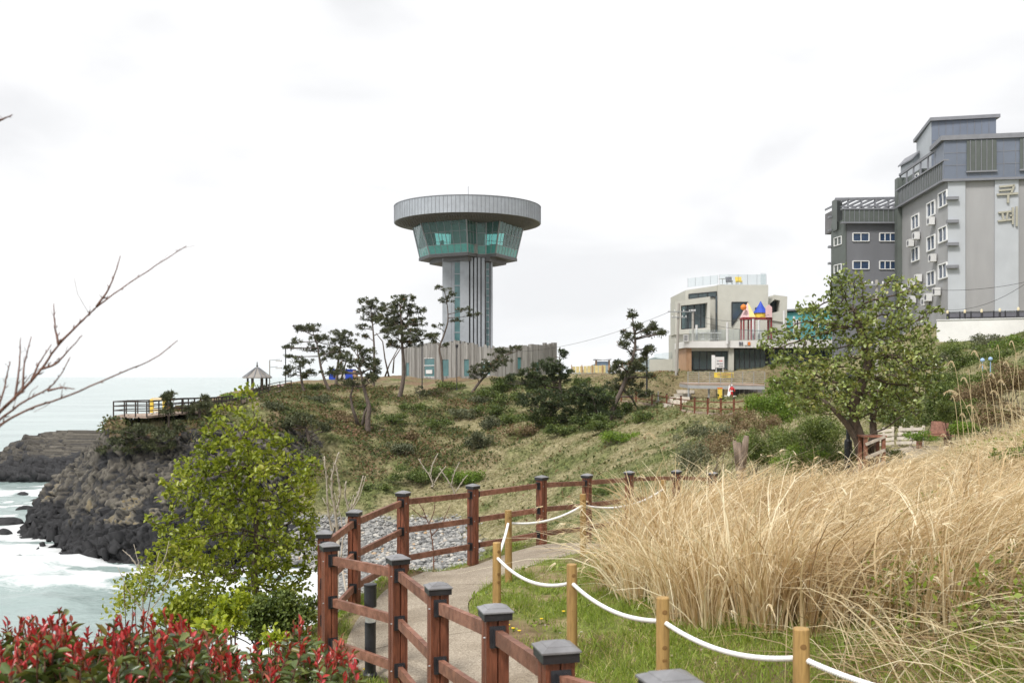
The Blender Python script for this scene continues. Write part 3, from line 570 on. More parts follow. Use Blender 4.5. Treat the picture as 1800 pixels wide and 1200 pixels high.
# ---------------------------------------------------------------- cobbles of the cove
def ico():
    import bmesh
    bm = bmesh.new(); bmesh.ops.create_icosphere(bm, subdivisions=1, radius=1); V = np.array([v.co[:] for v in bm.verts]); Fc = np.array([[v.index for v in f.verts] for f in bm.faces]); bm.free(); return V, Fc
IV, IF = ico()
def stones(name, x, y, r, m, rnd, sink=.3):
    n = len(x); z = ground0(x, y); S = np.stack([r*RNG.uniform(.8,1.4,n), r*RNG.uniform(.7,1.1,n), r*RNG.uniform(.45,.75,n)], 1)
    a = RNG.uniform(0, 6.28, n); q = IV[None]*S[:,None,:]*(1+RNG.uniform(-.12,.12,size=(n,len(IV),1))); ca, sa = np.cos(a)[:,None], np.sin(a)[:,None]
    q = np.stack([q[...,0]*ca - q[...,1]*sa, q[...,0]*sa + q[...,1]*ca, q[...,2]], -1)
    V = (q + np.stack([x, y, z + S[:,2]*sink], 1)[:,None,:]).reshape(-1, 3)
    Fc = (np.arange(n)[:,None,None]*len(IV) + IF[None]).reshape(-1, 3)
    return np_mesh(name, V, Fc, m, None, {'rnd': np.repeat(rnd, len(IV))}, smooth=True)
M['cobble'] = ramp_mat('cobble', [(0,(.10,.10,.10)),(.35,(.20,.20,.195)),(.8,(.33,.325,.31)),(.95,(.46,.44,.40)),(1,(.40,.27,.15))], rough=.8, trans=0)
x, y = scatter(24000, -18, 2, 50, 87, lambda x, y: zones(x, y, ground0(x, y))[3])
r = .07 + .16*RNG.uniform(size=len(x))**2.2
tag(stones('gravel', x, y, r, M['cobble'], RNG.uniform(0, 1, len(x))), 'grey cobbles covering the cove behind the fence', 'gravel', kind='stuff')

# ---------------------------------------------------------------- ground vegetation
def blade_obj(name, parts, m, label, cat):
    Vs, Fs, rs, o = [], [], [], 0
    for V, Fc, k, rnd in parts: Vs.append(V); Fs.append(Fc + o); rs.append(np.repeat(rnd, k)); o += len(V)
    return tag(np_mesh(name, np.concatenate(Vs), Fs, m, None, {'rnd': np.concatenate(rs)}), label, cat, kind='stuff')
def inpoly(x, y, poly):
    c = np.zeros(len(x), bool); p = np.array(poly); j = len(p)-1
    for i in range(len(p)):
        k = ((p[i,1] > y) != (p[j,1] > y)) & (x < (p[j,0]-p[i,0])*(y-p[i,1])/(p[j,1]-p[i,1]+1e-12) + p[i,0]); c ^= k; j = i
    return c
# --- the tall dry grass between lawn and bank
DRY = [(1.15,12.6),(1.45,11.2),(1.75,10.1),(2.0,9.3),(2.5,8.6),(3.2,7.9),(4.2,7.2),(5.6,6.6),(12,6),(12,26),(9.8,21),(7.6,18.6),(5,17.2),(3.1,16.4),(2.1,15.4),(1.5,14.2)]
def in_dry(x, y): return inpoly(x, y, DRY)
tx, ty = scatter(5200, 1, 12, 6, 26, lambda x, y: in_dry(x, y)*(.62 + .38*(1-sstep(5.2, 7.5, x)))*(.25+.75*sstep(.30,.5,fbm(x*.9,y*.9,113)))); tn_ = len(tx)
edge_ = sstep(3.0, 1.2, tx); tl = np.stack([.14 - .34*edge_ + .16*RNG.normal(size=tn_), -.10 - .14*sstep(11,8,ty) + .16*RNG.normal(size=tn_)], 1)     # each tussock leans its own way
th_ = RNG.uniform(.8, 1.2, tn_)*(1.10 + .26*(1-sstep(3.2, 5.2, tx)))*(.82 + .4*fbm(tx*.6, ty*.6, 117))*(1 - .30*sstep(4.6, 7, tx)); hu_ = .5*fbm(tx*.8, ty*.8, 119) + RNG.uniform(-.12,.22,tn_)
kk = 32; x = np.repeat(tx, kk) + RNG.normal(size=tn_*kk)*.055; y = np.repeat(ty, kk) + RNG.normal(size=tn_*kk)*.055; n = len(x); z = ground0(x, y)
spread = np.stack([x - np.repeat(tx, kk), y - np.repeat(ty, kk)], 1)*2.3 + np.repeat(tl, kk, 0)*.8; broken = RNG.uniform(size=n) < .05
ln = np.repeat(th_, kk)*np.where(RNG.uniform(size=n) < .3, RNG.uniform(.35,.7,n), RNG.uniform(.75,1.12,n))
D = unit(np.stack([spread[:,0]*.5 + RNG.normal(size=n)*.08, spread[:,1]*.5 + RNG.normal(size=n)*.08, np.where(broken, .25, 1.0)], 1))
bend = np.stack([spread[:,0]*1.5 + .14*RNG.normal(size=n) + .14, spread[:,1]*1.5 + .14*RNG.normal(size=n), -.12 - .50*RNG.uniform(size=n)], 1)
wide = np.where(RNG.uniform(size=n) < .34, RNG.uniform(.014,.027,n), RNG.uniform(.006,.013,n))
V1 = blades(np.stack([x, y, z - .03], 1), D, bend, ln, wide, 5)
hue = np.clip(np.repeat(hu_, kk) + .75*RNG.uniform(size=n) - .12, 0, 1)
# nodding seed heads on the taller stems
k_h = np.where((RNG.uniform(size=n) < .05) & ~broken)[0]; tip = np.stack([x, y, z - .03], 1)[k_h] + D[k_h]*ln[k_h,None] + bend[k_h]*ln[k_h,None]
td = unit(D[k_h] + bend[k_h]*2.6); rp_ = 5; tc_ = np.repeat(tip, rp_, 0) + RNG.normal(size=(len(k_h)*rp_,3))*.006; V2 = blades(tc_, np.repeat(td, rp_, 0) + RNG.normal(size=(len(k_h)*rp_,3))*.25, np.repeat(np.array([[.1,0,-.45]]), len(k_h)*rp_, 0), RNG.uniform(.07,.15,len(k_h)*rp_), .010, 2)
# thatch lying low between the tussocks
lx, ly = scatter(42000, 1, 12, 3.5, 26, lambda x, y: in_dry(x, y)*.4 + inpoly(x, y, [(2.2,7.4),(3.4,5.2),(6,3.5),(10,4),(12,8),(5,9)])*.9); m_ = len(lx); a_ = RNG.uniform(0, 6.28, m_); V3 = blades(np.stack([lx, ly, ground0(lx, ly) + .06*RNG.uniform(size=m_)], 1), np.stack([np.cos(a_), np.sin(a_), .35*RNG.uniform(size=m_)], 1), np.stack([0*a_,0*a_,-.15+0*a_], 1), RNG.uniform(.2,.55,m_), RNG.uniform(.006,.016,m_), 2)
blade_obj('dry_grass', [(*V1, hue), (*V2, RNG.uniform(.6,1,len(tc_))), (*V3, .55*RNG.uniform(size=m_)**1.3)], M['straw'], 'dense golden dry grass beside the lawn', 'dry grass')
# green weeds and brambles pushing through the straw on the right
wx, wy = scatter(3600, 2.6, 11, 4.2, 20, lambda x, y: inpoly(x, y, [(2.4,7.2),(3.6,5.0),(9,3),(13,8),(13,22),(9.5,20),(6.0,15),(4.2,11)])*sstep(.54,.66,fbm(x*.8,y*.8,151))); wn = len(wx); kk = 16
cx_ = np.repeat(wx, kk) + RNG.normal(size=wn*kk)*.09; cy_ = np.repeat(wy, kk) + RNG.normal(size=wn*kk)*.09; nn_k = wn*kk
Lw = leaf_batch(np.stack([cx_, cy_, ground0(cx_, cy_) + .05 + .5*RNG.uniform(size=nn_k)], 1), rand_dir(nn_k, .5), rand_dir(nn_k, 1.6), RNG.uniform(.04,.085,nn_k), RNG.uniform(.02,.045,nn_k), False)
gx_, gy_ = scatter(9000, 1.6, 9, 3.6, 12, lambda x, y: inpoly(x, y, [(1.6,9.4),(2.2,7.2),(3.6,5.0),(8,3.6),(9,8),(5,11)])*sstep(.40,.6,fbm(x*.9,y*.9,153))); gn = len(gx_)
Vg = blades(np.stack([gx_, gy_, ground0(gx_, gy_)], 1), rand_dir(gn, 1.6), rand_dir(gn, -.6)*.4, RNG.uniform(.12,.38,gn), RNG.uniform(.006,.013,gn), 3)
blade_obj('weeds', [(*Lw, RNG.uniform(.1,.75,nn_k)), (*Vg, RNG.uniform(0,.75,gn))], M['lawn'], 'green weeds pushing through the dry grass on the right bank', 'weeds')
# --- pale flattened stalks on the bank at the right
def dens2(x, y): return inpoly(x, y, [(2.2,7.0),(3.6,5.0),(9,3),(14,8),(14,24),(10,23),(6.5,16),(5,13),(4,10)]) * (.35+.65*sstep(.3,.55,fbm(x*1.1,y*1.1,131)))
x, y = scatter(46000, 2, 14, 3, 24, dens2); n = len(x); z = ground0(x, y)
a = RNG.normal(size=n)*1.25 + 2.6 + 2.0*(fbm(x*.5, y*.5, 133) - .5)*2
low = sstep(11, 7, y) * sstep(3, 4.2, x); up = np.clip(1.0 - .85*low + .35*RNG.normal(size=n), .08, 1.6)
D = unit(np.stack([np.cos(a), np.sin(a)*.8, up], 1))
D = unit(D + rand_dir(n)*.25*low[:,None]); V1 = blades(np.stack([x, y, z + .02 + .22*RNG.uniform(size=n)*low], 1), D, np.stack([np.cos(a)*.3, np.sin(a)*.3, -.38*np.ones(n)], 1)*(1-.4*low)[:,None], RNG.uniform(.4, 1.15, n), .004 + .013*RNG.uniform(size=n)**2, 4)
ux, uy = scatter(7000, 6, 13.5, 11, 24, lambda x, y: inpoly(x, y, [(8.2,14),(9,12.5),(13.5,12),(13.5,24),(11.8,23.5),(9.6,17.5)])*sstep(.42,.6,fbm(x*.7,y*.7,157))); un = len(ux); uh = RNG.uniform(.9, 1.7, un)
Vu = blades(np.stack([ux, uy, ground0(ux, uy)], 1), unit(np.stack([-.12 + .26*RNG.normal(size=un), .22*RNG.normal(size=un), 1 + 0*ux], 1)), np.stack([-.28 + .32*RNG.normal(size=un), .25*RNG.normal(size=un), -.35 + 0*ux], 1), uh, RNG.uniform(.010,.022,un), 5)
blade_obj('withered_grass', [(*V1, RNG.uniform(0,1,n)), (*Vu, RNG.uniform(.3,1,un))], M['straw_pale'], 'pale flattened stalks tangled over the right bank', 'dry grass')
# --- lawn and weeds near the path
def lawn_d(x, y):
    p = path_dist(x, y); g = zones(x, y, ground0(x, y))[0]; return (p > .03) * (.16 + .84*g) * (1 - .92*sstep(.42,.58,fbm(x*.5,y*.5,41))*(y > 10.2)*(x>-1)*(x<1.2)) * (x < 6) * np.clip(9/np.maximum(y,4), .35, 1)
x, y = scatter(380000, -3.0, 6.5, 2.0, 20, lawn_d); n = len(x); z = ground0(x, y)
edge = 1 - sstep(.1,.5,path_dist(x,y)); tall = .035 + .085*RNG.uniform(size=n)*(.5 + fbm(x*1.2, y*1.2, 137))
V1 = blades(np.stack([x, y, z + .02], 1), rand_dir(n, 2.2), rand_dir(n, -.6)*.35, tall, RNG.uniform(.004, .009, n), 2)
hue = np.clip(.62*RNG.uniform(size=n) + .12 + (RNG.uniform(size=n) < .22)*.5*sstep(.4,.6,fbm(x*.8,y*.8,139)), 0, 1)
# broad-leaved weeds in rosettes
wx, wy = scatter(900, -3, 5, 3, 19, lambda x, y: (path_dist(x, y) > .05)*.8)
wn = len(wx); kk = 9; cx_ = np.repeat(wx, kk) + RNG.normal(size=wn*kk)*.05; cy_ = np.repeat(wy, kk) + RNG.normal(size=wn*kk)*.05
Dw = rand_dir(wn*kk, .55); Lw = leaf_batch(np.stack([cx_, cy_, ground0(cx_, cy_)+.025], 1), Dw, rand_dir(wn*kk, 2.5), RNG.uniform(.04,.09,wn*kk), RNG.uniform(.02,.04,wn*kk), False)
blade_obj('grass', [(*V1, hue), (*Lw, RNG.uniform(.1,.7,wn*kk))], M['lawn'], 'short green lawn with weeds along the path', 'grass')
# clippings and small stones on the bare patches
x, y = scatter(5200, -2, 4, 5, 18, lambda x, y: ((path_dist(x,y) > .04) + .22*(path_dist(x,y) > -.3)*(path_dist(x,y) < 0))*(.15+sstep(.46,.6,fbm(x*.5,y*.5,41))))
M['pebble'] = ramp_mat('pebble', [(0,(.14,.10,.06)),(.6,(.30,.23,.15)),(1,(.5,.45,.38))], rough=.9, trans=0)
tag(stones('pebbles', x, y, .006 + .02*RNG.uniform(size=len(x))**3, M['pebble'], RNG.uniform(0,1,len(x))), 'tiny stones strewn on the bare soil beside the path', 'pebbles', kind='stuff')
# --- slopes of the bowl and the hill
def hill_d(x, y):
    z = ground0(x, y); g, f, s, st, rk = zones(x, y, z); return (1-st)*(1-rk)*(1-.45*s)*(z > .6)*(path_dist(x,y) > .2)*np.where(y < 40, .5, 1)
x, y = scatter(270000, -44, 36, 19, 128, lambda x, y: hill_d(x, y)*(np.abs(x) < .54*y + 2)); n = len(x); z = ground0(x, y)
g = zones(x, y, z)[0]; size = .22 + .25*RNG.uniform(size=n)
ww = fbm(x*.13, y*.13, 141)
V1 = blades(np.stack([x, y, z - .03], 1), rand_dir(n, 1.6), np.stack([.35+.4*(ww-.5), -.25+0*x, -.35+0*x], 1), size, RNG.uniform(.028,.065,n), 2)
hue = np.clip(.50*RNG.uniform(size=n) + .52 - .58*g + .22*(fbm(x*.6,y*.6,143)-.5)*2, 0, 1)
blade_obj('hill_grass', [(*V1, hue)], M['hill_grass'], 'mixed green and straw grass over the hillside bowl', 'grass', )
def leaf_d(x, y):
    z = ground0(x, y); g, f, s, st, rk = zones(x, y, z); return np.clip(.10*g + 1.0*s*(x < 8), 0, 1)*(1-st)*(1-rk)*(z > 1)
x, y = scatter(230000, -44, 20, 66, 130, leaf_d); n = len(x); z = ground0(x, y)
Lw = leaf_batch(np.stack([x, y, z + .03 + .45*RNG.uniform(size=n)*fbm(x*.45,y*.45,149)], 1), rand_dir(n, .2), rand_dir(n, 1.6) + np.array([0,-.5,0]), RNG.uniform(.14,.34,n), RNG.uniform(.12,.26,n), False)
blade_obj('ground_cover', [(*Lw, np.clip(RNG.uniform(size=n)*.75 + .55*(fbm(x*.25,y*.25,147)-.35), 0, 1))], M['hill_leaf'], 'rust and green creeping leaves over the hill below the pines', 'ground cover')
# ================================================================ LARGE STRUCTURES
M['zinc'] = mat('zinc', (.37,.395,.425), .5, .10, 1.2, metal=.25, dirt=.12)
M['zinc_dark'] = mat('zinc_dark', (.15,.145,.15), .6, .15, 2)
M['concrete'] = mat('concrete', (.27,.265,.25), .9, .2, 1.6, stretch=(1,1,.15), dirt=.3)
M['soffit'] = mat('soffit', (.17,.16,.155), .7, .2, 2)
M['teal_glass'] = glass_mat('teal_glass', (.50,.88,.84), .72)
M['teal_panel'] = mat('teal_panel', (.10,.36,.32), .18, .15, 2, spec=.6)
M['dark_glass'] = mat('dark_glass', (.05,.068,.078), .06, .3, .8, spec=.7)
M['blue_glass'] = mat('blue_glass', (.035,.06,.11), .06, .4, .9, spec=.8)
M['clear_glass'] = glass_mat('clear_glass', (.95,.975,.975), .95)
M['pane_glass'] = glass_mat('pane_glass', (.5,.62,.66), .8)
M['stucco_beige'] = mat('stucco_beige', (.50,.495,.44), .9, .05, 1.5, bump=.1, bscale=20, dirt=.08)
M['stucco_white'] = mat('stucco_white', (.70,.69,.67), .85, .05, 1.5, dirt=.10)
M['stucco_grey'] = mat('stucco_grey', (.335,.335,.34), .92, .06, .9, bump=.1, bscale=12, dirt=.2, stretch=(1,1,.3))
M['stucco_slate'] = mat('stucco_slate', (.175,.18,.197), .92, .06, .9, bump=.1, bscale=12, dirt=.18, stretch=(1,1,.3))
M['cladding_blue'] = mat('cladding_blue', (.15,.175,.225), .45, .08, .8, dirt=.08)
M['cladding_pale'] = mat('cladding_pale', (.44,.465,.495), .6, .05, .9, dirt=.08)
M['cladding_green'] = mat('cladding_green', (.105,.12,.11), .5, .1, 1.2, dirt=.1)
M['trim_grey'] = mat('trim_grey', (.20,.205,.225), .55, .1, 2)
M['white_frame'] = mat('white_frame', (.74,.74,.73), .4, .03, 3)
M['wood_clad'] = mat('wood_clad', (.42,.255,.15), .6, .2, 2, stretch=(4,4,.5))
M['teal_wall'] = mat('teal_wall', (.09,.34,.35), .6, .12, .6)
M['deck_wood'] = mat('deck_wood', (.33,.25,.20), .8, .2, 2)
M['deck_rail'] = mat('deck_rail', (.035,.024,.020), .7, .3, 4)
M['steel'] = mat('steel', (.38,.385,.39), .5, .08, 2, metal=.2)
M['interior'] = mat('interior', (.30,.30,.285), .9, .2, 1)
M['red_paint'] = mat('red_paint', (.50,.02,.025), .5, .15, 3)
M['dark_red'] = mat('dark_red', (.22,.025,.03), .55, .15, 3)
M['pink'] = mat('pink', (.70,.47,.47), .6, .05, 3); M['yellow'] = mat('yellow', (.72,.52,.07), .6, .08, 3); M['blue'] = mat('blue', (.02,.06,.42), .55, .15, 3)
M['orange'] = mat('orange', (.70,.20,.03), .6, .05, 3); M['cream'] = mat('cream', (.70,.60,.40), .6, .05, 3); M['letter_gold'] = mat('letter_gold', (.37,.355,.29), .5, .06, 3)
M['thatch'] = mat('thatch', (.27,.25,.23), .9, .25, 3, stretch=(6,6,1)); M['pale_wood'] = mat('pale_wood', (.55,.50,.43), .8, .2, 5)
M['ink_grey'] = mat('ink_grey', (.12,.12,.14), .8, .05, 3); M['ink_red'] = mat('ink_red', (.55,.05,.04), .8, .05, 3)
M['pole_concrete'] = mat('pole_concrete', (.33,.31,.28), .9, .1, 3); M['sky_panel'] = mat('sky_panel', (.30,.42,.60), .5, .1, 2)
M['wire'] = mat('wire', (.03,.03,.03), .6, .1, 3); M['play_yellow'] = mat('play_yellow', (.70,.60,.26), .6, .1, 4); M['canvas'] = mat('canvas', (.78,.77,.76), .8, .05, 3)

# ---------------------------------------------------------------- the observation tower
TX, TY = (822-CX)/F*165, 165.0
tw = thing('observation_tower', (TX, TY, gz(TX, TY)), 'tall grey observation tower with a wide flat disc roof and green glass cabin', 'tower')
def ringpoly(pts): return [(TX+x, TY+y) for x, y in pts]
zb = EYE - .5
mb = MB()
for (x0, x1, y0) in [(-4.0,-2.5,-2.6),(-1.05,.38,-3.9),(.62,1.02,-3.75),(1.22,1.62,-3.6),(1.82,2.22,-3.45),(2.42,2.9,-3.2),(3.85,4.15,-2.2),(-2.45,-2.05,-2.9)]:
    mb.box(TX+x0, TX+x1, TY+y0, TY+y0+1.6, zb, EYE+19.3)
mb.build('pilaster', M['zinc'], tw)
mb = MB(); mb.prism(ringpoly([(-3.9,-1.4),(-2.2,-2.55),(-1.0,-3.1),(2.8,-2.6),(3.9,-1.2),(4.1,3),(2,5),(-2,5),(-4,3)]), zb, EYE+19.3); mb.build('shaft', M['zinc_dark'], tw)
for (x0, x1, y0, nn) in [(-1.98,-1.1,-3.25,9),(3.15,3.6,-2.32,16)]:
    mb = MB(); mb.box(TX+x0, TX+x1, TY+y0, TY+y0+.5, zb+2, EYE+18.6); wv = mb.build('window_strip', M['teal_panel'] if 0 else M['dark_glass'], tw)
    wv.data.materials[0] = M['teal_strip'] if 'teal_strip' in M else M.setdefault('teal_strip', mat('teal_strip', (.06,.15,.155), .1, .3, .5, spec=.7))
    mb = MB()
    for k in range(nn+1):
        zz = zb + 2 + (EYE+18.6-zb-2)*k/nn; mb.box(TX+x0, TX+x1, TY+y0-.06, TY+y0+.02, zz-.06, zz+.06)
    mb.box(TX+x0-.07, TX+x0, TY+y0-.08, TY+y0+.3, zb+2, EYE+18.7); mb.box(TX+x1, TX+x1+.07, TY+y0-.08, TY+y0+.3, zb+2, EYE+18.7)
    o = mb.build('frame', M['zinc'], None); o.parent = wv
# cabin
BOT = [(-8.06,2.0),(-6.07,-2.6),(.3,-6.0),(1.7,-3.2),(3.1,-3.0),(4.7,-4.6),(8.0,2.5),(5.4,6.4),(1,4.4),(-1,7.4),(-5.4,6.8)]
TOP = [(-9.3,2.6),(-7.5,-3.1),(.13,-7.1),(1.5,-3.7),(3.2,-3.5),(5.4,-5.5),(9.2,3.3),(6.2,7.5),(1,5.2),(-1,8.5),(-6.2,7.9)]
zc0, zc1 = EYE+19.9, EYE+25.05
mb = MB(); mb.prism(ringpoly([(x*1.03,y*1.03) for x,y in BOT]), zc0-.5, zc0-.02); mb.prism(ringpoly([(x*.80,y*.80) for x,y in BOT]), zc0-1.15, zc0-.5); mb.build('cabin_floor', M['zinc_dark'], tw)
mb = MB(); mb.prism(ringpoly([(-2.6,-1.6),(2.4,-1.6),(2.8,3),(-3,3)]), zc0, zc1); mb.build('core', M['interior'], tw)
gl, pn, fr = MB(), MB(), MB()
def lerp(a, b_, t): return a + (b_-a)*t
def cab(i, t, h):
    j = (i+1) % len(BOT); q0 = np.array(BOT[i])*(1-t) + np.array(BOT[j])*t; q1 = np.array(TOP[i])*(1-t) + np.array(TOP[j])*t
    q = q0*(1-h) + q1*h; return np.array([TX+q[0], TY+q[1], lerp(zc0, zc1, h)])
for i in range(len(BOT)):
    j = (i+1) % len(BOT); wdt = math.dist(BOT[i], BOT[j]); nn = max(2, round(wdt/1.15)) if wdt > 2 else 1
    pn.quad(cab(i,0,0), cab(i,1,0), cab(i,1,.27), cab(i,0,.27)); gl.quad(cab(i,0,.27), cab(i,1,.27), cab(i,1,1), cab(i,0,1))
    for h in (0,.27,.66,1): fr.bar(cab(i,0,h), cab(i,1,h), .09, .11 if h in (0,1) else .07)
    for k in range(nn): fr.bar(cab(i,k/nn,0), cab(i,k/nn,1), .20 if k == 0 else .07, .20 if k == 0 else .08)
gl.build('glazing', M['teal_glass'], tw); pn.build('lower_panel', M['teal_panel'], tw); fr.build('mullion', M['grey_metal'], tw)
# things seen inside the cabin
for k in range(10):
    mb = MB(); a = 6.28*k/10; mb.box(TX+5*math.cos(a)-.25, TX+5*math.cos(a)+.25, TY+4*math.sin(a)-.25, TY+4*math.sin(a)+.25, zc0, zc0+RNG.uniform(1.5,2.4)); mb.build('display_stand', M['interior'], tw)
# disc roof
RD = 12.1; zt, zlo = EYE+27.9, EYE+25.25
mb = MB(); mb.lathe([(RD-.05,zlo),(RD,zlo+.02),(RD,zt),(RD-.25,zt+.06),(6,zt+.45),(2.6,zt+.7),(2.5,zt+1.15),(.3,zt+1.35)], (TX,TY,0), 128); disc = mb.build('roof_disc', M['zinc'], tw)
mb = MB()
for k in range(116):
    a = 2*math.pi*k/116; c, s = math.cos(a), math.sin(a)
    mb.bar((TX+c*(RD+.015), TY+s*(RD+.015), zlo+.02), (TX+c*(RD+.015), TY+s*(RD+.015), zt), .05, .05)
mb.lathe([(RD+.005,zt-.03),(RD+.06,zt-.03),(RD+.06,zt+.09),(RD-.1,zt+.10)], (TX,TY,0), 128, cap=False)
o = mb.build('seam', M['trim_grey'], None); o.parent = disc
mb = MB(); mb.lathe([(RD-.15,zlo-.02),(9.0,zlo-.25),(3,zlo-.3)], (TX,TY,0), 96, cap=False)
for k in range(-26, 27):
    x = k*.42; yy = math.sqrt(max(0, 11.6**2 - x*x)); mb.box(TX+x-.05, TX+x+.05, TY-yy, TY+yy*.2, zlo-.34, zlo-.26)
mb.build('soffit', M['soffit'], tw)
mb = MB(); mb.tube([(TX+.1,TY,zt+1.3),(TX+.1,TY,zt+3.6)], .05, 5); mb.build('antenna', M['grey_metal'], tw)
# ---- the board-clad base hall around its foot
bh = thing('base_hall', (TX, 150, EYE-.4), 'low curved hall of grey vertical boards with a ragged top, around the tower foot', 'building')
A0, A1, A2 = P(706,660,166), P(838,660,143), P(979,660,160)
def arc(t): return (A0*(1-t)**2 + 2*A1*t*(1-t) + A2*t*t)
cuts = [0]
while cuts[-1] < 1: cuts.append(cuts[-1] + random.choice([.007,.009,.011,.014])*1.0)
cuts[-1] = 1
wins = [(.035,.055,0.5,2.6),(.165,.235,0.3,3.3),(.285,.325,.4,3.0),(.415,.455,.4,3.0),(.525,.575,.6,2.7),(.745,.765,1.5,3.3),(.86,.875,1.2,2.6)]
boards = MB()
for a, c in zip(cuts[:-1], cuts[1:]):
    if c <= a: continue
    p, q = arc(a), arc(c); d = unit(q-p); nr = np.array([d[1], -d[0], 0]); off = RNG.uniform(0, .16)
    top = EYE + 4.7 + .55*math.sin(a*7) + RNG.uniform(-.28,.32) + (.35 if a > .3 else -.1)
    m_ = (a+c)/2; wn_ = [w_ for w_ in wins if w_[0] <= m_ <= w_[1]]
    spans = [(EYE-2.2, top)] if not wn_ else [(EYE-2.2, EYE+wn_[0][2]-.3), (EYE+wn_[0][3]-.3, top)]
    for z0, z1 in spans:
        b0 = p + nr*off; b1 = q + nr*off; c0, c1 = p - nr*.5, q - nr*.5
        boards.add([(b0[0],b0[1],z0),(b1[0],b1[1],z0),(c1[0],c1[1],z0),(c0[0],c0[1],z0),(b0[0],b0[1],z1),(b1[0],b1[1],z1),(c1[0],c1[1],z1),(c0[0],c0[1],z1)],
            [(0,3,2,1),(4,5,6,7),(0,1,5,4),(1,2,6,5),(2,3,7,6),(3,0,4,7)])
bm_, t, b = newmat('board_concrete'); nd = t.nodes
at = nd.new('ShaderNodeAttribute'); at.attribute_name = 'rnd'; r = nd.new('ShaderNodeValToRGB'); e = r.color_ramp.elements; e[0].color = (.19,.18,.165,1); e[1].color = (.34,.33,.31,1); t.links.new(at.outputs['Fac'], r.inputs[0])
tc = nd.new('ShaderNodeTexCoord'); mp = nd.new('ShaderNodeMapping'); mp.inputs['Scale'].default_value = (3,3,.25); n = nd.new('ShaderNodeTexNoise'); n.inputs['Scale'].default_value = 2; n.inputs['Detail'].default_value = 6; t.links.new(tc.outputs['Object'], mp.inputs[0]); t.links.new(mp.outputs[0], n.inputs['Vector'])
r2 = nd.new('ShaderNodeValToRGB'); r2.color_ramp.elements[0].position = .3; r2.color_ramp.elements[0].color = (.7,.7,.7,1); r2.color_ramp.elements[1].position = .65; t.links.new(n.outputs[0], r2.inputs[0])
x_ = nd.new('ShaderNodeMix'); x_.data_type = 'RGBA'; x_.blend_type = 'MULTIPLY'; x_.inputs[0].default_value = 1; t.links.new(r.outputs[0], x_.inputs[6]); t.links.new(r2.outputs[0], x_.inputs[7]); t.links.new(x_.outputs[2], b.inputs['Base Color']); b.inputs['Roughness'].default_value = .9
wo = boards.build('wall', bm_, bh)
nb = len(boards.v)//8; av = wo.data.attributes.new('rnd', 'FLOAT', 'POINT'); av.data.foreach_set('value', np.repeat(RNG.uniform(0,1,nb), 8).astype(np.float32))
back = [(arc(t)[0], arc(t)[1]+.55) for t in np.linspace(0,1,20)]; mb = MB(); mb.prism([(x,y) for x,y in back] + [(A2[0]-1,178),(A0[0]+2,178)], EYE-2, EYE+4.1); mb.build('core_block', M['concrete'], bh)
for i, (a, c, z0, z1) in enumerate(wins):
    p, q = arc(a), arc(c); d = unit(q-p); nr = np.array([d[1], -d[0], 0])
    mb = MB(); mb.sheet([(p[0],p[1],EYE+z0-.3),(q[0],q[1],EYE+z0-.3),(q[0],q[1],EYE+z1-.3),(p[0],p[1],EYE+z1-.3)], -.05)
    if i in (1, 4):
        dr = mb.build('door', M['teal_strip'], bh)
        s0, s1 = p + (q-p)*.2 + nr*.08, p + (q-p)*.8 + nr*.08; mb = MB(); mb.sheet([(*s0[:2],EYE+.5),(*s1[:2],EYE+.5),(*s1[:2],EYE+1.1),(*s0[:2],EYE+1.1)], .04); o = mb.build('notice', M['white_paint'], None); o.parent = dr
        mb = MB()
        for zz in (z0-.3, z0+1.5, z1-.34): mb.bar((p[0]+nr[0]*.05,p[1]+nr[1]*.05,EYE+zz), (q[0]+nr[0]*.05,q[1]+nr[1]*.05,EYE+zz), .1, .1)
        o = mb.build('frame', M['white_frame'], None); o.parent = dr
    else: mb.build('window', M['teal_strip'], bh)
# the lamp post in front of the hall etc. come with the street furniture

# ---------------------------------------------------------------- generic window: frame + panes on a wall given by origin, right and outward vectors
def window(parent, o0, rt, outv, wd, ht, panes=2, name='window', glass='blue_glass', frame=.07, fm='white_frame', proud=.05, rows=1):
    o0 = np.array(o0, float); rt = unit(np.array(rt, float)); ov = unit(np.array(outv, float)); up = np.array([0,0,1.])
    f = MB(); c = lambda a, z, d=proud: tuple(o0 + rt*a + up*z + ov*d)
    for z in [0] + [ht*k/rows for k in range(1, rows)] + [ht]: f.bar(c(-wd/2,z), c(wd/2,z), frame*1.4, frame)
    for k in range(panes+1): f.bar(c(-wd/2+wd*k/panes, 0), c(-wd/2+wd*k/panes, ht), frame*1.4 if k in (0,panes) else frame, frame)
    w_ = f.build(name, M[fm], parent)
    g = MB(); g.sheet([c(-wd/2,0,.012), c(wd/2,0,.012), c(wd/2,ht,.012), c(-wd/2,ht,.012)], .01); gg = g.build('pane', M[glass], None); gg.parent = w_
    return w_
def wallquad(mb, pts, t=.25): mb.sheet(pts, t)

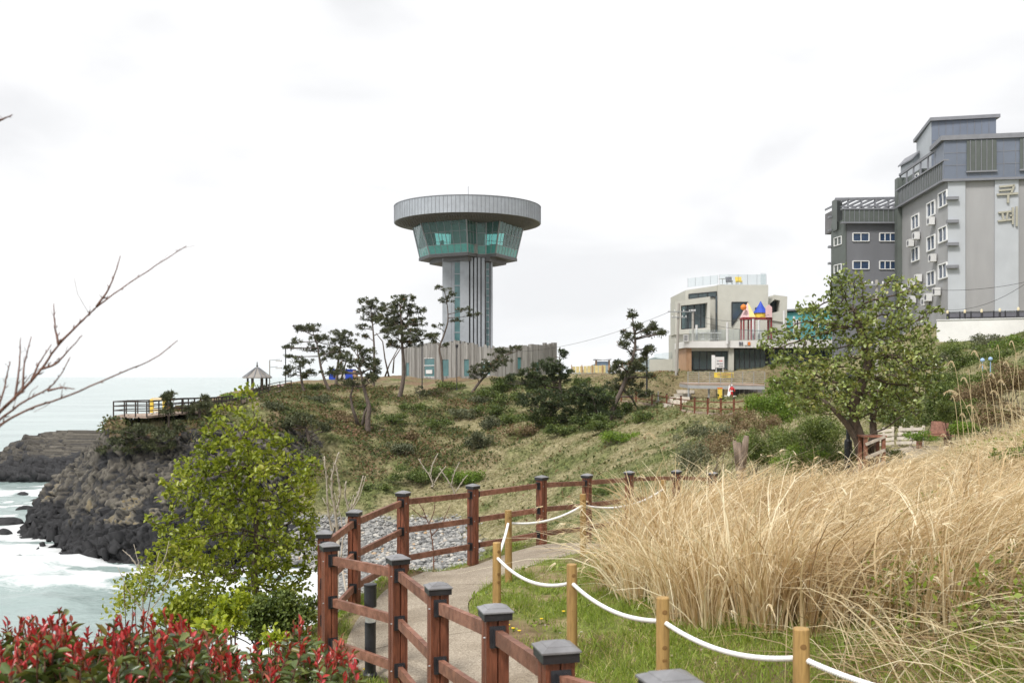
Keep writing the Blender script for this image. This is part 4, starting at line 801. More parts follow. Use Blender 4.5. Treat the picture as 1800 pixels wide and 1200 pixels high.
# ---------------------------------------------------------------- the beige angular cafe
cf = thing('cafe_building', (29, 122, gz(29,122)), 'angular beige two storey building with framed windows and a glass roof railing', 'building')
Y1, Y0, Yb = 116.0, 113.0, 130.0
q = lambda px, py, Y: P(px, py, Y)
def solid(poly, Y, depth, mname, name, parent, slant=None):
    """an outline standing at distance Y, extruded away from the camera to its real depth"""
    f = [q(px, py, Y) for px, py in poly]; n_ = len(f); bk = [p + np.array([slant or 0, depth, 0]) for p in f]
    mb = MB(); mb.add(f + bk, [tuple(range(n_)), tuple(range(n_, 2*n_))[::-1]] + [(i, n_+i, n_+(i+1)%n_, (i+1)%n_) for i in range(n_)])
    return mb.build(name, M[mname], parent)
solid([(1262,652),(1350.5,652),(1350.5,500.5),(1262,500.5)], Y1, 12, 'stucco_beige', 'main_block', cf)
solid([(1205,652),(1261.9,652),(1261.9,501.5),(1205,510)], Y1+.6, 11, 'stucco_beige', 'side_block', cf)
solid([(1187.5,652),(1248,652),(1248,580),(1187.5,586)], Y0+.6, 5, 'stucco_beige', 'lower_wall', cf)
fo = [(1187,588),(1248.5,583),(1248.5,521),(1187,529)]; fi = [(1197,579),(1243.5,576),(1243.5,532),(1197,537)]
mb = MB()
for k in range(4):
    a, b2, c2, d2 = fo[k], fo[(k+1)%4], fi[(k+1)%4], fi[k]; f = [q(*p, Y0) for p in (a, b2, c2, d2)]; bk = [p + np.array([0,3.5,0]) for p in f]
    mb.add(f + bk, [(0,1,2,3),(7,6,5,4)] + [(i,4+i,4+(i+1)%4,(i+1)%4) for i in range(4)])
mb.build('window_surround', M['stucco_beige'], cf)
def px_window(parent, poly, Y, panes, glass='dark_glass', fm='dark_metal', name='window', rows=1, fw=.08):
    f = [q(px, py, Y) for px, py in poly]; mb = MB(); n_ = len(f)
    for i in range(n_): mb.bar(f[i], f[(i+1)%n_], fw*1.3, fw)
    if n_ == 4:
        for k in range(1, panes): t_ = k/panes; mb.bar(f[0]*(1-t_)+f[1]*t_, f[3]*(1-t_)+f[2]*t_, fw, fw)
        for k in range(1, rows): t_ = k/rows; mb.bar(f[0]*(1-t_)+f[3]*t_, f[1]*(1-t_)+f[2]*t_, fw, fw)
    o = mb.build(name, M[fm], parent); g = MB(); g.sheet([p + np.array([0,.03,0]) for p in f], .02); gg = g.build('pane', M[glass], None); gg.parent = o; return o
px_window(cf, [(1198,578.5),(1243,575.5),(1243,532.5),(1198,537.5)], Y0+1.2, 4, 'pane_glass')
px_window(cf, [(1211,525),(1260,521.5),(1260,512.5),(1211,517)], Y1+.5, 3, 'pane_glass')
px_window(cf, [(1286.5,573),(1290,568),(1315,531),(1286.5,531)], Y1-.08, 1)
px_window(cf, [(1328,556),(1336,556),(1336,541),(1328,541)], Y1-.08, 1)
mb = MB(); f = [q(*p, Y1+.45) for p in [(1257.5,583),(1261.5,583),(1261.5,520),(1257.5,520)]]; mb.sheet(f, .1); mb.build('gap_shade_strip', M['dark_glass'], cf)  # dark plate set on the wall for the shade of the gap between blocks
# right wing: a folded frame with a dark window
wo_ = [(1351,562),(1383,567),(1384,521),(1361,518),(1351,528)]; wi_ = [(1353.5,550.5),(1370,547),(1371,528),(1362,526),(1353.5,533.5)]
mb = MB()
for k in range(5):
    f = [q(*p, Y1+1) for p in (wo_[k], wo_[(k+1)%5], wi_[(k+1)%5], wi_[k])]; bk = [p + np.array([0,7,0]) for p in f]
    mb.add(f + bk, [(0,1,2,3),(7,6,5,4)] + [(i,4+i,4+(i+1)%4,(i+1)%4) for i in range(4)])
mb.build('wing', M['stucco_beige'], cf)
f = [q(*p, Y1+2.5) for p in wi_]; mb = MB(); mb.sheet(f, .05); wp = mb.build('wing_window', M['dark_glass'], cf)
solid([(1352,652),(1383,652),(1383,567.2),(1352,562.2)], Y1+1.2, 6, 'stucco_beige', 'wing_base', cf)
# glass railing on the roof with posts
def glass_rail(parent, pts, h, n, name='glass_railing', post=.05):
    g = MB(); r_ = MB()
    for a, b2 in zip(pts[:-1], pts[1:]):
        a = np.array(a); b2 = np.array(b2); g.sheet([a, b2, b2+[0,0,h], a+[0,0,h]], .015)
        for k in range(n+1): p = a + (b2-a)*k/n; r_.bar(p, p+[0,0,h+.02], post*.5, post*.5)
    o = g.build(name, M['clear_glass'], parent); rr_ = r_.build('rail_post', M['steel'], None); rr_.parent = o; return o
zr_ = q(0, 500.5, Y1)[2]
glass_rail(cf, [q(1209,505,Y1+.8), q(1262,499,Y1+.8)], 1.05, 4)
glass_rail(cf, [q(1265,500.4,Y1+.2), q(1347,500.4,Y1+.2)], 1.2, 5)
solid([(1337,500),(1346,500),(1346,480),(1337,480)], Y1+1.5, .06, 'clear_glass', 'roof_booth', cf)
def cafe_chair(c, col, label):
    t_ = thing('patio_chair', c, label, 'chair'); x, y, z = c
    mb = MB(); mb.box(x-.35, x+.35, y-.35, y+.35, z+.32, z+.45); mb.build('seat', M[col], t_)
    mb = MB(); mb.sheet([(x-.35,y+.3,z+.4),(x+.35,y+.3,z+.4),(x+.38,y+.5,z+.95),(x-.38,y+.5,z+.95)], .07); mb.build('backrest', M[col], t_)
    for sx_ in (-.3,.3):
        for sy_ in (-.3,.3): mb = MB(); mb.tube([(x+sx_,y+sy_,z),(x+sx_*.9,y+sy_*.9,z+.34)], .025, 5); mb.build('leg', M['dark_metal'], t_)
c0 = q(1299, 500.4, Y1+2); cafe_chair(c0, 'yellow', 'yellow patio chair on the roof of the angular beige building')
c0 = q(1282, 500.4, Y1+2); cafe_chair(c0, 'ink_grey', 'black patio chair on the roof of the angular beige building')
mb = MB(); c0 = q(1270, 500.4, Y1+2); mb.lathe([(.45,.68),(.45,.72)], c0, 14); mb.lathe([(.04,.02),(.04,.68)], c0, 8); mb.lathe([(.28,0),(.26,.03)], c0, 12); tag(mb.build('patio_table', M['white_paint']), 'small round white table on the beige building roof beside the black chair', 'table')

# ---------------------------------------------------------------- the white shop with a roof terrace
sh = thing('shop_building', (22, 108, gz(22,108)), 'low white shop with a glazed front, timber end and railed roof terrace', 'building')
YS = 107.0
solid([(1203,611),(1480,611),(1480,596),(1203,600)], YS, 6.5, 'stucco_white', 'roof_slab', sh)
solid([(1206.5,655),(1215.5,655),(1215.5,611.2),(1206.5,611.2)], YS+.4, 5, 'wood_clad', 'timber_end', sh)
solid([(1281,656),(1290,656),(1290,611.2),(1281,611.2)], YS+.4, 5, 'stucco_beige', 'pier', sh)
solid([(1215.6,616.5),(1280.9,616.5),(1280.9,611.2),(1215.6,611.2)], YS+.5, 5, 'stucco_beige', 'lintel', sh)
solid([(1216,656),(1478,656),(1478,611.3),(1216,611.3)], YS+3.6, 2.5, 'interior', 'back_wall', sh)
px_window(sh, [(1216.5,649),(1280.5,649),(1280.5,617),(1216.5,617)], YS+.9, 5, 'pane_glass', 'dark_metal', 'shop_front', 1)
px_window(sh, [(1290.5,652),(1345,652),(1345,613),(1290.5,613)], YS+.9, 6, 'pane_glass', 'dark_metal', 'shop_front', 1)
px_window(sh, [(1352,652),(1476,652),(1476,613),(1352,613)], YS+.9, 9, 'pane_glass', 'dark_metal', 'shop_front', 1)
zt_ = q(0, 598, YS)[2]
glass_rail(sh, [q(1212,598.5,YS+.2), q(1300,597.6,YS+.2), q(1478,596.5,YS+.2)], 1.15, 8, 'terrace_railing', .07)
mb = MB(); q0 = q(1298,609,YS-.06)   # sign of small marks on the fascia
for px, wdt, mm in [(1299,3.2,'ink_grey'),(1303.4,2.2,'ink_grey'),(1308.5,4.6,'white_frame'),(1314.5,4.2,'orange')]:
    f = MB(); f.sheet([q(px,606.5,YS-.05), q(px+wdt,606.5,YS-.05), q(px+wdt,600.8,YS-.05), q(px,600.8,YS-.05)], .06); f.build('sign_mark', M[mm], sh)
f = MB(); f.sheet([q(1201,600,YS-.12), q(1210,600,YS-.12), q(1210,588,YS-.12), q(1201,588,YS-.12)], .08); sg = f.build('sign_panel', M['white_frame'], sh)
f = MB()
for k in range(4): f.sheet([q(1203,591+k*2.3,YS-.2), q(1208.4,591+k*2.3,YS-.2), q(1208.4,590+k*2.3,YS-.2), q(1203,590+k*2.3,YS-.2)], .02)
o = f.build('lettering', M['ink_grey'], None); o.parent = sg
for (px, y0, y1) in [(1224.5,598,571),(1278.5,604,566),(1324,597,560),(1334,597,562),(1378.5,597,546),(1396,597,556),(1405.5,597,558)]:
    b0 = q(px, y0, YS+.6 if px != 1278.5 else YS-.3); t0_ = q(px, y1, YS+.6 if px != 1278.5 else YS-.3)
    mb = MB(); mb.tube([b0, t0_], .13, 8)
    tag(mb.build('terrace_post', M['white_paint']), {1224.5:'white terrace post nearest the utility pole',1278.5:'white post rising in front of the shop fascia',1324:'white terrace post under the pink play roof',1334:'white terrace post between the pink and blue play roofs',1378.5:'tallest white terrace post, beside the beige wing',1396:'white terrace post in front of the turquoise hall',1405.5:'white terrace post nearest the big tree crown'}[px], 'post', 'white posts on the roof terrace')
# terrace furniture
for i, px in enumerate((1236, 1250, 1262)):
    c0 = q(px, 596.5, YS+2.2); mb = MB(); mb.lathe([(.5,.70),(.5,.75)], c0, 12); mb.lathe([(.04,.03),(.04,.7)], c0, 6); mb.lathe([(.3,0),(.28,.03)], c0, 10)
    tag(mb.build('terrace_table', M['white_paint']), ['white round table behind the terrace glass, nearest the utility pole','white round table behind the terrace glass, middle of three','white round table behind the terrace glass, nearest the white post'][i], 'table', 'tables on the terrace')
# play structure
pt = thing('play_tower', q(1316,597,YS+3), 'playground frame with pink and yellow pyramid roof on dark red posts', 'play equipment')
z0_ = q(0,597,YS+3)[2]
X0, X1 = q(1304,0,YS+3)[0], q(1326,0,YS+3)[0]; zp = q(0,560,YS+3)[2]; zpk = q(0,531,YS+3)[2]; ya, yb = YS+2.4, YS+3.9
for xx in (X0+.1, X1-.1):
    for yy in (ya+.1, yb-.1): mb = MB(); mb.tube([(xx,yy,z0_),(xx,yy,zp)], .09, 8); mb.build('post', M['dark_red'], pt)
mb = MB(); mb.box(X0-.05, X1+.05, ya-.05, yb+.05, zp-.1, zp+.12); mb.build('platform', M['dark_red'], pt)
xm = (X0+X1)/2; ym = (ya+yb)/2; zq = zp+.14
mb = MB(); mb.add([(X0,ya,zq),(xm,ya,zq),(xm,ym,zpk)], [(0,1,2)]); mb.add([(X0,ya,zq),(X0,yb,zq),(xm,ym,zpk)], [(0,2,1)]); mb.build('roof_pink', M['pink'], pt)
mb = MB(); mb.add([(xm,ya,zq),(X1,ya,zq),(xm,ym,zpk)], [(0,1,2)]); mb.add([(X1,ya,zq),(X1,yb,zq),(xm,ym,zpk),(X0,yb,zq)], [(0,1,2),(1,3,2)]); mb.build('roof_yellow', M['play_yellow'], pt)
mb = MB(); c0 = q(1307,540,YS+2.3); mb.lathe([(.02,-.35),(.28,-.2),(.34,0),(.28,.2),(.02,.35)], c0, 12); mb.build('ball', M['orange'], pt)
p2 = thing('play_house', q(1338,597,YS+3), 'small playground turret with blue cone roof and yellow drum', 'play equipment')
c0 = q(1337,560,YS+3.2); zz0 = c0[2]
mb = MB(); mb.lathe([(.72,.1),(.72,.62)], c0, 16); mb.build('drum', M['yellow'], p2)
mb = MB(); mb.lathe([(.85,.62),(.5,1.1),(.25,1.5),(.02,1.95)], c0, 16); mb.build('cone_roof', M['blue'], p2)
mb = MB(); mb.box(c0[0]-1.3, c0[0]+1.1, c0[1]-.8, c0[1]+.8, zz0-.1, zz0+.09); mb.build('platform', M['dark_red'], p2)
for sx_ in (-1.2, 1.0):
    for sy_ in (-.7,.7): mb = MB(); mb.tube([(c0[0]+sx_,c0[1]+sy_,z0_),(c0[0]+sx_,c0[1]+sy_,zz0-.1)], .09, 6); mb.build('post', M['dark_red'], p2)
mb = MB(); mb.sheet([(c0[0]+.3,c0[1]-.95,zz0+.1),(c0[0]+1.0,c0[1]-.95,zz0+.1),(c0[0]+1.0,c0[1]-.95,zz0+1.2),(c0[0]+.65,c0[1]-.95,zz0+1.5),(c0[0]+.3,c0[1]-.95,zz0+1.2)], .1); mb.build('panel', M['pink'], p2)
# turquoise hall behind
th = thing('turquoise_hall', q(1430,600,126), 'long turquoise hall behind the white terrace and the big tree', 'building')
solid([(1384,650),(1480,650),(1480,545),(1384,549)], 126, 9, 'teal_wall', 'wall', th); solid([(1382,546.5),(1482,542.5),(1482,539),(1382,543.5)], 125.6, 10, 'trim_grey', 'roof', th)
for px in (1395, 1430, 1452): px_window(th, [(px,578),(px+9,578),(px+9,562),(px,562)], 125.9, 2, 'dark_glass', 'white_frame')
# low beige wall and green glass screen by the pole
lw = thing('boundary_wall', q(1170,648,116), 'low cream wall topped by a pale glass screen left of the beige building', 'wall')
solid([(1142,651),(1186.5,651),(1186.5,630.5),(1142,632)], 116, .3, 'stucco_beige', 'wall', lw)
g = MB(); g.sheet([q(1150,631.5,116.1), q(1187,630.5,116.1), q(1187,618,116.1), q(1150,622,116.1)], .03); g.build('glass_screen', M['clear_glass'], lw)

# ---------------------------------------------------------------- the grey hotel
XL, YN = (1666-CX)/F*78, 78.0; XB, YB = (1584.5-CX)/F*90.3, 90.3
ht = thing('hotel_building', (XL, YN, gz(XL, YN)), 'grey hotel with pale vertical strips, air conditioners and raised sign letters', 'building')
zf = lambda py, Y=78.0: EYE - (py-HZ)/F*Y
fd = unit(np.array([5.5, -1.0, 0])); sdv = unit(np.array([XB-XL, YB-YN, 0])); fo_ = np.array([fd[1], -fd[0], 0]); so_ = np.array([-sdv[1], sdv[0], 0])
C0 = np.array([XL, YN, 0]); 
def fpt(a, z, d=0): p = C0 + fd*a + fo_*d; return (p[0], p[1], z)
def spt(a, z, d=0): p = C0 + sdv*a + so_*d; return (p[0], p[1], z)
WF, DS = 15.0, 12.35
zbot = min(gz(XL,YN), gz(XL+8,YN)) - .6; zband, ztop = zf(314), zf(249)
corner = [fpt(0,0)[:2], fpt(WF,0)[:2], (np.array(fpt(WF,0)) + sdv*DS)[:2], spt(DS,0)[:2]]
mb = MB(); mb.prism(corner, zbot, zband); mb.build('wall', M['stucco_grey'], ht)
ins = lambda a, b2: [fpt(a,0,.12)[:2], fpt(b2,0,.12)[:2], fpt(b2,0,-.3)[:2], fpt(a,0,-.3)[:2]]
for i, (a, b2) in enumerate([(0,1.27),(3.42,5.13),(7.3,8.9)]): mb = MB(); mb.prism(ins(a, b2), zf(562), zband); mb.build('pale_strip', M['cladding_pale'], ht)
# storey-high attic band, its panels and parapet
mb = MB(); mb.prism([fpt(-.35,0,.3)[:2], fpt(WF,0,.3)[:2], fpt(WF,0,-3.2)[:2], fpt(-.35,0,-3.2)[:2]], zband-.1, ztop); at_ = mb.build('attic', M['cladding_blue'], ht)
mb = MB()
for k in range(1, 3): mb.bar(fpt(-.35, zband+(ztop-zband)*k/3, .31), fpt(WF, zband+(ztop-zband)*k/3, .31), .02, .035)
for a in np.arange(.6, WF, .85): mb.bar(fpt(a, zband, .31), fpt(a, ztop, .31), .035, .02)
o = mb.build('joint', M['trim_grey'], None); o.parent = at_
for a, b2 in [(1.3,3.46),(5.15,7.3)]:
    mb = MB(); mb.sheet([fpt(a,zf(304.5),.34), fpt(b2,zf(304.5),.34), fpt(b2,zf(250.5),.34), fpt(a,zf(250.5),.34)], .05); gp = mb.build('ribbed_panel', M['cladding_green'], ht); mb = MB()
    for x in np.arange(a+.25, b2, .4): mb.bar(fpt(x,zf(304.5),.42), fpt(x,zf(250.5),.42), .05, .06)
    mb.bar(fpt(a-.05,zf(304.5)-.03,.42), fpt(b2+.05,zf(304.5)-.03,.42), .12, .12); o = mb.build('rib', M['trim_grey'], None); o.parent = gp
mb = MB(); mb.prism([fpt(-.6,0,.48)[:2], fpt(WF,0,.48)[:2], fpt(WF,0,-3.4)[:2], fpt(-.6,0,-3.4)[:2]], ztop+.01, zf(240.5)); mb.build('parapet', M['trim_grey'], ht)
mb = MB(); mb.prism([fpt(-.45,0,.36)[:2], fpt(WF,0,.36)[:2], fpt(WF,0,-.1)[:2], fpt(-.45,0,-.1)[:2]], zband-.28, zband-.1); mb.build('cornice', M['trim_grey'], ht)
# side: green parapet band and roof terrace rail
mb = MB(); mb.prism([spt(-.2,0,.32)[:2], spt(DS+.3,0,.32)[:2], spt(DS+.3,0,0)[:2], spt(-.2,0,0)[:2]], zband-.1, zband+1.35); gb = mb.build('side_band', M['cladding_green'], ht); mb = MB()
for a in np.arange(.2, DS, .45): mb.bar(spt(a, zband-.1, .34), spt(a, zband+1.35, .34), .05, .05)
for zz, hh_ in ((zband-.14,.16),(zband+1.4,.12)): mb.bar(spt(-.3, zz, .22), spt(DS+.4, zz, .22), .42, hh_)
o = mb.build('rib', M['trim_grey'], None); o.parent = gb
mb = MB()
for a in np.linspace(.6, DS, 7): mb.bar(spt(a, zband+1.4, .1), spt(a, zband+2.75, .1), .12, .12)
mb.bar(spt(-.2, zband+2.8, .1), spt(DS+.2, zband+2.8, .1), .16, .22); mb.build('terrace_rail', M['trim_grey'], ht)
mb = MB(); mb.prism([spt(DS*.55,0,0)[:2], spt(DS+.3,0,0)[:2], (np.array(spt(DS+.3,0,0))+fd*3.5)[:2], (np.array(spt(DS*.55,0,0))+fd*3.5)[:2]], zband, zband+2.2); sb_ = mb.build('stair_block', M['cladding_green'], ht)
window(sb_, spt(DS*.62, zband+1.0, 0), sdv, so_, .8, .9, 1)
mb = MB(); mb.prism([spt(DS-.2,0,.4)[:2], spt(DS+.7,0,.4)[:2], (np.array(spt(DS+.7,0,0))+fd*1)[:2], (np.array(spt(DS-.2,0,0))+fd*1)[:2]], zbot, zband+2.5); mb.build('corner_pier', M['cladding_green'], ht)
# penthouse
YP = 86.0
p0 = (1637.6-CX)/F*YP; p1 = (1754-CX)/F*(YP-1.5)
pz = zf(214, YP)
ph = [(p0,YP),(p1,YP-1.2),(p1+1,YP+8),(p0+1.8,YP+7.6)]
mb = MB(); mb.prism(ph, zband, pz); pho = mb.build('penthouse', M['cladding_blue'], ht)
mb = MB(); mb.sheet([(p0-.02,YP+.1,zband),(p0+1.74,YP+7.5,zband),(p0+1.74,YP+7.5,pz),(p0-.02,YP+.1,pz)], .06); o = mb.build('side_cladding', M['cladding_pale'], None); o.parent = pho
mb = MB(); mb.prism([(p0-.22,YP-.25),(p1+.25,YP-1.45),(p1+1.2,YP+8.2),(p0+1.55,YP+7.8)], pz+.01, pz+.30); o = mb.build('roof', M['trim_grey'], None); o.parent = pho
mb = MB()
for k in range(1,4): mb.bar((p0,YP-.02,zband+(pz-zband)*k/4), (p1,YP-1.22,zband+(pz-zband)*k/4), .02, .04)
for k in range(1,9): tt = k/9; mb.bar((p0+(p1-p0)*tt,YP-.02-1.2*tt,zband), (p0+(p1-p0)*tt,YP-.02-1.2*tt,pz), .04, .02)
o = mb.build('joint', M['trim_grey'], None); o.parent = pho
solid([(1605.5,312),(1616,312),(1616,268),(1605.5,279)], 92, 3, 'cladding_pale', 'lift_block', ht)
solid([(1603.5,281),(1616,267.5),(1616,264.5),(1603.5,278)], 91.7, 3.4, 'trim_grey', 'lift_roof', ht)
# windows, ledges, air conditioners on the side
for a, zz in [(1.0,13.4),(3.9,13.1),(8.1,12.7),(1.0,10.6),(3.9,10.3),(8.1,9.9),(1.0,7.7),(3.9,7.4)]:
    window(ht, spt(a, zz+.1+EYE, 0), sdv, so_, 1.95, 1.15, 2, frame=.10)
for a, zz in [(3.1,12.35),(7.0,11.7),(8.6,11.3),(10.9,7.6),(8.3,7.75),(6.4,8.05),(2.7,9.3),(8.0,6.35),(1.7,6.5),(3.8,6.2),(10.6,6.1),(4.6,5.9)]:
    zz += EYE
    c = spt(a, zz, .36); mb = MB(); u = [spt(a-.38,zz,.55)[:2], spt(a+.38,zz,.55)[:2], spt(a+.38,zz,.12)[:2], spt(a-.38,zz,.12)[:2]]
    mb.prism(u, zz, zz+.62); ac = mb.build('air_conditioner', M['white_paint'], ht)
    mb = MB(); ctr = np.array(spt(a-.05, zz+.31, .56)); ring = [ctr + sdv*.22*math.cos(k*.5236) + np.array([0,0,.22*math.sin(k*.5236)]) for k in range(12)]; mb.sheet(ring, .012); o = mb.build('fan_grille', M['ink_grey'], None); o.parent = ac
for py in (350, 390.5, 430, 469.5):
    zz = zf(py); mb = MB(); mb.prism([fpt(-.15,0,.45)[:2], fpt(.72,0,.45)[:2], fpt(.72,0,.1)[:2], fpt(-.15,0,.1)[:2]], zz-.12, zz+.12); mb.build('ledge', M['trim_grey'], ht)
# raised letters (the word for cafe) on the pale strip
def stroke(mb, pts, wd):
    for (a, b2) in zip(pts[:-1], pts[1:]):
        d = unit(np.array(b2, float)-np.array(a, float)); nn_ = np.array([-d[1], d[0]])*wd/2; d = d*wd*.5
        pl = [np.array(a)-d-nn_, np.array(b2)+d-nn_, np.array(b2)+d+nn_, np.array(a)-d+nn_]
        loc = lambda u, v, dd: fpt((u-725)*.0163, zf(180+v*.36667), dd)
        f = [loc(p[0], p[1], .14) for p in pl]; bk = [loc(p[0], p[1], .28) for p in pl]
        mb.add(f + bk, [(3,2,1,0),(4,5,6,7)] + [(i,(i+1)%4,4+(i+1)%4,4+i) for i in range(4)])
mb = MB()
stroke(mb, [(957,415),(1014,411)], 9); stroke(mb, [(1017,411),(1006,443)], 9); stroke(mb, [(955,433),(1004,430)], 8); stroke(mb, [(946,452),(1031,449)], 9); stroke(mb, [(991,456),(991,488)], 9.5)
mb.build('sign_letter', M['letter_gold'], ht)
mb = MB()
stroke(mb, [(952,537),(1001,533)], 8); stroke(mb, [(966,542),(969,568)], 8); stroke(mb, [(988,541),(985,567)], 8); stroke(mb, [(950,577),(1003,572)], 8); stroke(mb, [(1001,553),(1009,552)], 7); stroke(mb, [(1012,518),(1012,591)], 7.5); stroke(mb, [(1029,514),(1029,600)], 8)
mb.build('sign_letter', M['letter_gold'], ht)
# the lower block behind
hw = thing('hotel_wing', (33, 93, gz(33,93)), 'dark grey lower block left of the hotel with white framed windows and a roof pergola', 'building')
YW = 93.0; wz = lambda py: zf(py, YW)
xl, xc, xr = (1464-CX)/F*(YW+3), (1488-CX)/F*YW, (1592-CX)/F*YW
mb = MB(); mb.prism([(xc,YW),(xr+1.5,YW),(xr+1.5,YW+12),(xl*1.105,YW+12),(xl,YW+3.2)], gz(34,93)-2, wz(391)); mb.build('wall', M['stucco_slate'], hw)
mb = MB(); mb.sheet([(xl-.05,YW+3.15,wz(520)),(xc-.03,YW-.05,wz(520)),(xc-.03,YW-.05,wz(385)),(xl-.05,YW+3.15,wz(385))], .08); mb.build('chamfer_cladding', M['cladding_green'], hw)
pp = MB(); pp.prism([(xc-.5,YW-.4),(xr+1.5,YW-.4),(xr+1.5,YW+.1),(xc-.3,YW+.1)], wz(391.5), wz(369)); bnd = pp.build('roof_band', M['cladding_green'], hw); mb = MB()
for x in np.arange(xc-.3, xr+1.5, .45): mb.bar((x,YW-.42,wz(391.5)), (x,YW-.42,wz(369)), .05, .05)
for py in (392.5, 368.5): mb.bar((xc-.6,YW-.3,wz(py)), (xr+1.5,YW-.3,wz(py)), .35, .14)
o = mb.build('rib', M['trim_grey'], None); o.parent = bnd
mb = MB(); mb.prism([(xl-.1,YW+3),(xc-.5,YW+1.2),(xc+.6,YW+3),(xl+1,YW+5)], wz(400), wz(344)); mb.build('corner_tower', M['cladding_green'], hw)
mb = MB()
for x in np.linspace(xc+.2, xr+1, 6): mb.bar((x,YW+.2,wz(369)), (x,YW+.2,wz(350)), .14, .14)
for x in np.linspace(xc+.2, xr+1, 9): mb.bar((x,YW,wz(349)), (x,YW+7,wz(347)), .08, .2)
mb.bar((xc-1,YW+.2,wz(349.5)), (xr+1.5,YW+.2,wz(347)), .16, .24); mb.bar((xc-.5,YW+.1,wz(363)), (xr+1.5,YW+.1,wz(361)), .1, .12); mb.build('pergola', M['trim_grey'], hw)
mb = MB(); mb.box(xc+.5, xr+1.5, YW+5, YW+8, wz(391), wz(352)); mb.build('roof_room', M['zinc_dark'], hw)
for px in (1513, 1560, 1594):
    for py in (424, 473):
        window(hw, ((px-CX)/F*YW, YW, wz(py)), (1,0,0), (0,-1,0), 1.5, .75, 3 if px == 1560 else 2)
cd = unit(np.array([xc-xl, -3.2, 0])); co = np.array([cd[1], -cd[0], 0])
for py in (427, 476): window(hw, ((xl+xc)/2+co[0]*.1, YW+1.6+co[1]*.1, wz(py)), cd, co, 1.6, .75, 2)
for py in (372, 396, 426, 456): mb = MB(); zz = wz(py); mb.box(xl-.35, xl, YW+3, YW+3.5, zz-.1, zz+.1); mb.build('ledge', M['trim_grey'], hw)
# white garden wall with lantern posts in front of the hotel
gw = thing('garden_wall', P(1720,590,68), 'long low white wall below the hotel', 'wall')
wl = [P(1648,590,70), P(1800,588,66), P(1900,588,63)]
mb = MB()
for a, b2 in zip(wl[:-1], wl[1:]):
    mb.bar((a[0],a[1],a[2]+.32), (b2[0],b2[1],b2[2]+.32), .3, 1.5)
mb.build('wall', M['stucco_white'], gw)
mb = MB()
for a, b2 in zip(wl[:-1], wl[1:]): mb.bar((a[0],a[1],a[2]+1.1), (b2[0],b2[1],b2[2]+1.1), .42, .06)
mb.build('coping', M['white_paint'], gw)
bf = thing('iron_fence', P(1735,563,72), 'low black fence between the white wall and the hotel', 'fence')
fa, fb = P(1668,562,72.5), P(1830,560,68.5); mb = MB()
for zz in (.15, .55): mb.bar(fa+[0,0,zz], fb+[0,0,zz], .05, .05)
mb.build('rail', M['dark_metal'], bf)
for k in range(9): p = fa + (fb-fa)*k/8; m_ = MB(); m_.bar(p+[0,0,-.4], p+[0,0,.6], .06, .06); m_.build('picket', M['dark_metal'], bf)
mb = MB(); mb.bar(fa+[0,.05,.3], fb+[0,.05,.3], .03, .42); mb.build('screen', M['ink_grey'], bf)
for i, (px, py) in enumerate([(1665.5,547),(1696,546),(1725.5,545),(1757.5,543.5),(1790,541.5)]):
    c0 = P(px, 566, 69.5-i*.7); zt_ = EYE - (py-HZ)/F*(69.5-i*.7)
    l = thing('lantern_post', c0, 'black lantern post with cream cap on the white wall, ' + ['nearest the hotel corner','second from the hotel corner','middle of the five','second from the right','farthest right'][i], 'lamp', 'lantern posts along the white wall')
    mb = MB(); mb.tube([(c0[0],c0[1],c0[2]-.1),(c0[0],c0[1],zt_-.18)], .075, 8); mb.build('post', M['dark_metal'], l)
    mb = MB(); mb.lathe([(.065,.02),(.08,.08),(.08,.2),(.02,.25)], (c0[0],c0[1],zt_-.18), 10); mb.build('lamp_cap', M['cream'], l)
# ================================================================ FENCES, LAMPS, STREET FURNITURE
# ---- the red-brown post and rail fence beside the path
FP = [(.53,3.3,-1.0),(.2,4.5,-1.216),(-.10,5.9,-1.37),(-.55,7.4,-1.55),(-1.02,8.9,-1.61),(-1.85,10.1,-1.70),(-2.15,11.4,-1.78),(-2.06,13.0,-1.755),(-1.62,14.8,-1.715),(-.64,16.3,-1.775),(.51,17.2,-1.725),(1.40,18.6,-1.83),(2.38,20.2,-1.93),(3.6,21.8,-2.06),(4.7,23.3,-2.25)]
fence = thing('wooden_fence', (FP[4][0], FP[4][1], EYE+FP[4][2]-1.2), 'red-brown post and rail fence with black capped posts winding along the concrete path', 'fence')
pts = [np.array([x, y, EYE+z]) for x, y, z in FP]; dirs = []
for i in range(len(pts)):
    d = (pts[min(i+1, len(pts)-1)] - pts[max(i-1, 0)])[:2]; dirs.append(d/np.linalg.norm(d))
def rot_box(mb, c, d, a0, a1, b0, b1, z0, z1):
    n_ = np.array([-d[1], d[0]]); vs = []
    for zz in (z0, z1):
        for (a, b_) in ((a0,b0),(a1,b0),(a1,b1),(a0,b1)): p = c[:2] + d*a + n_*b_; vs.append((p[0], p[1], c[2]+zz))
    mb.add(vs, [(0,3,2,1),(4,5,6,7),(0,1,5,4),(1,2,6,5),(2,3,7,6),(3,0,4,7)])
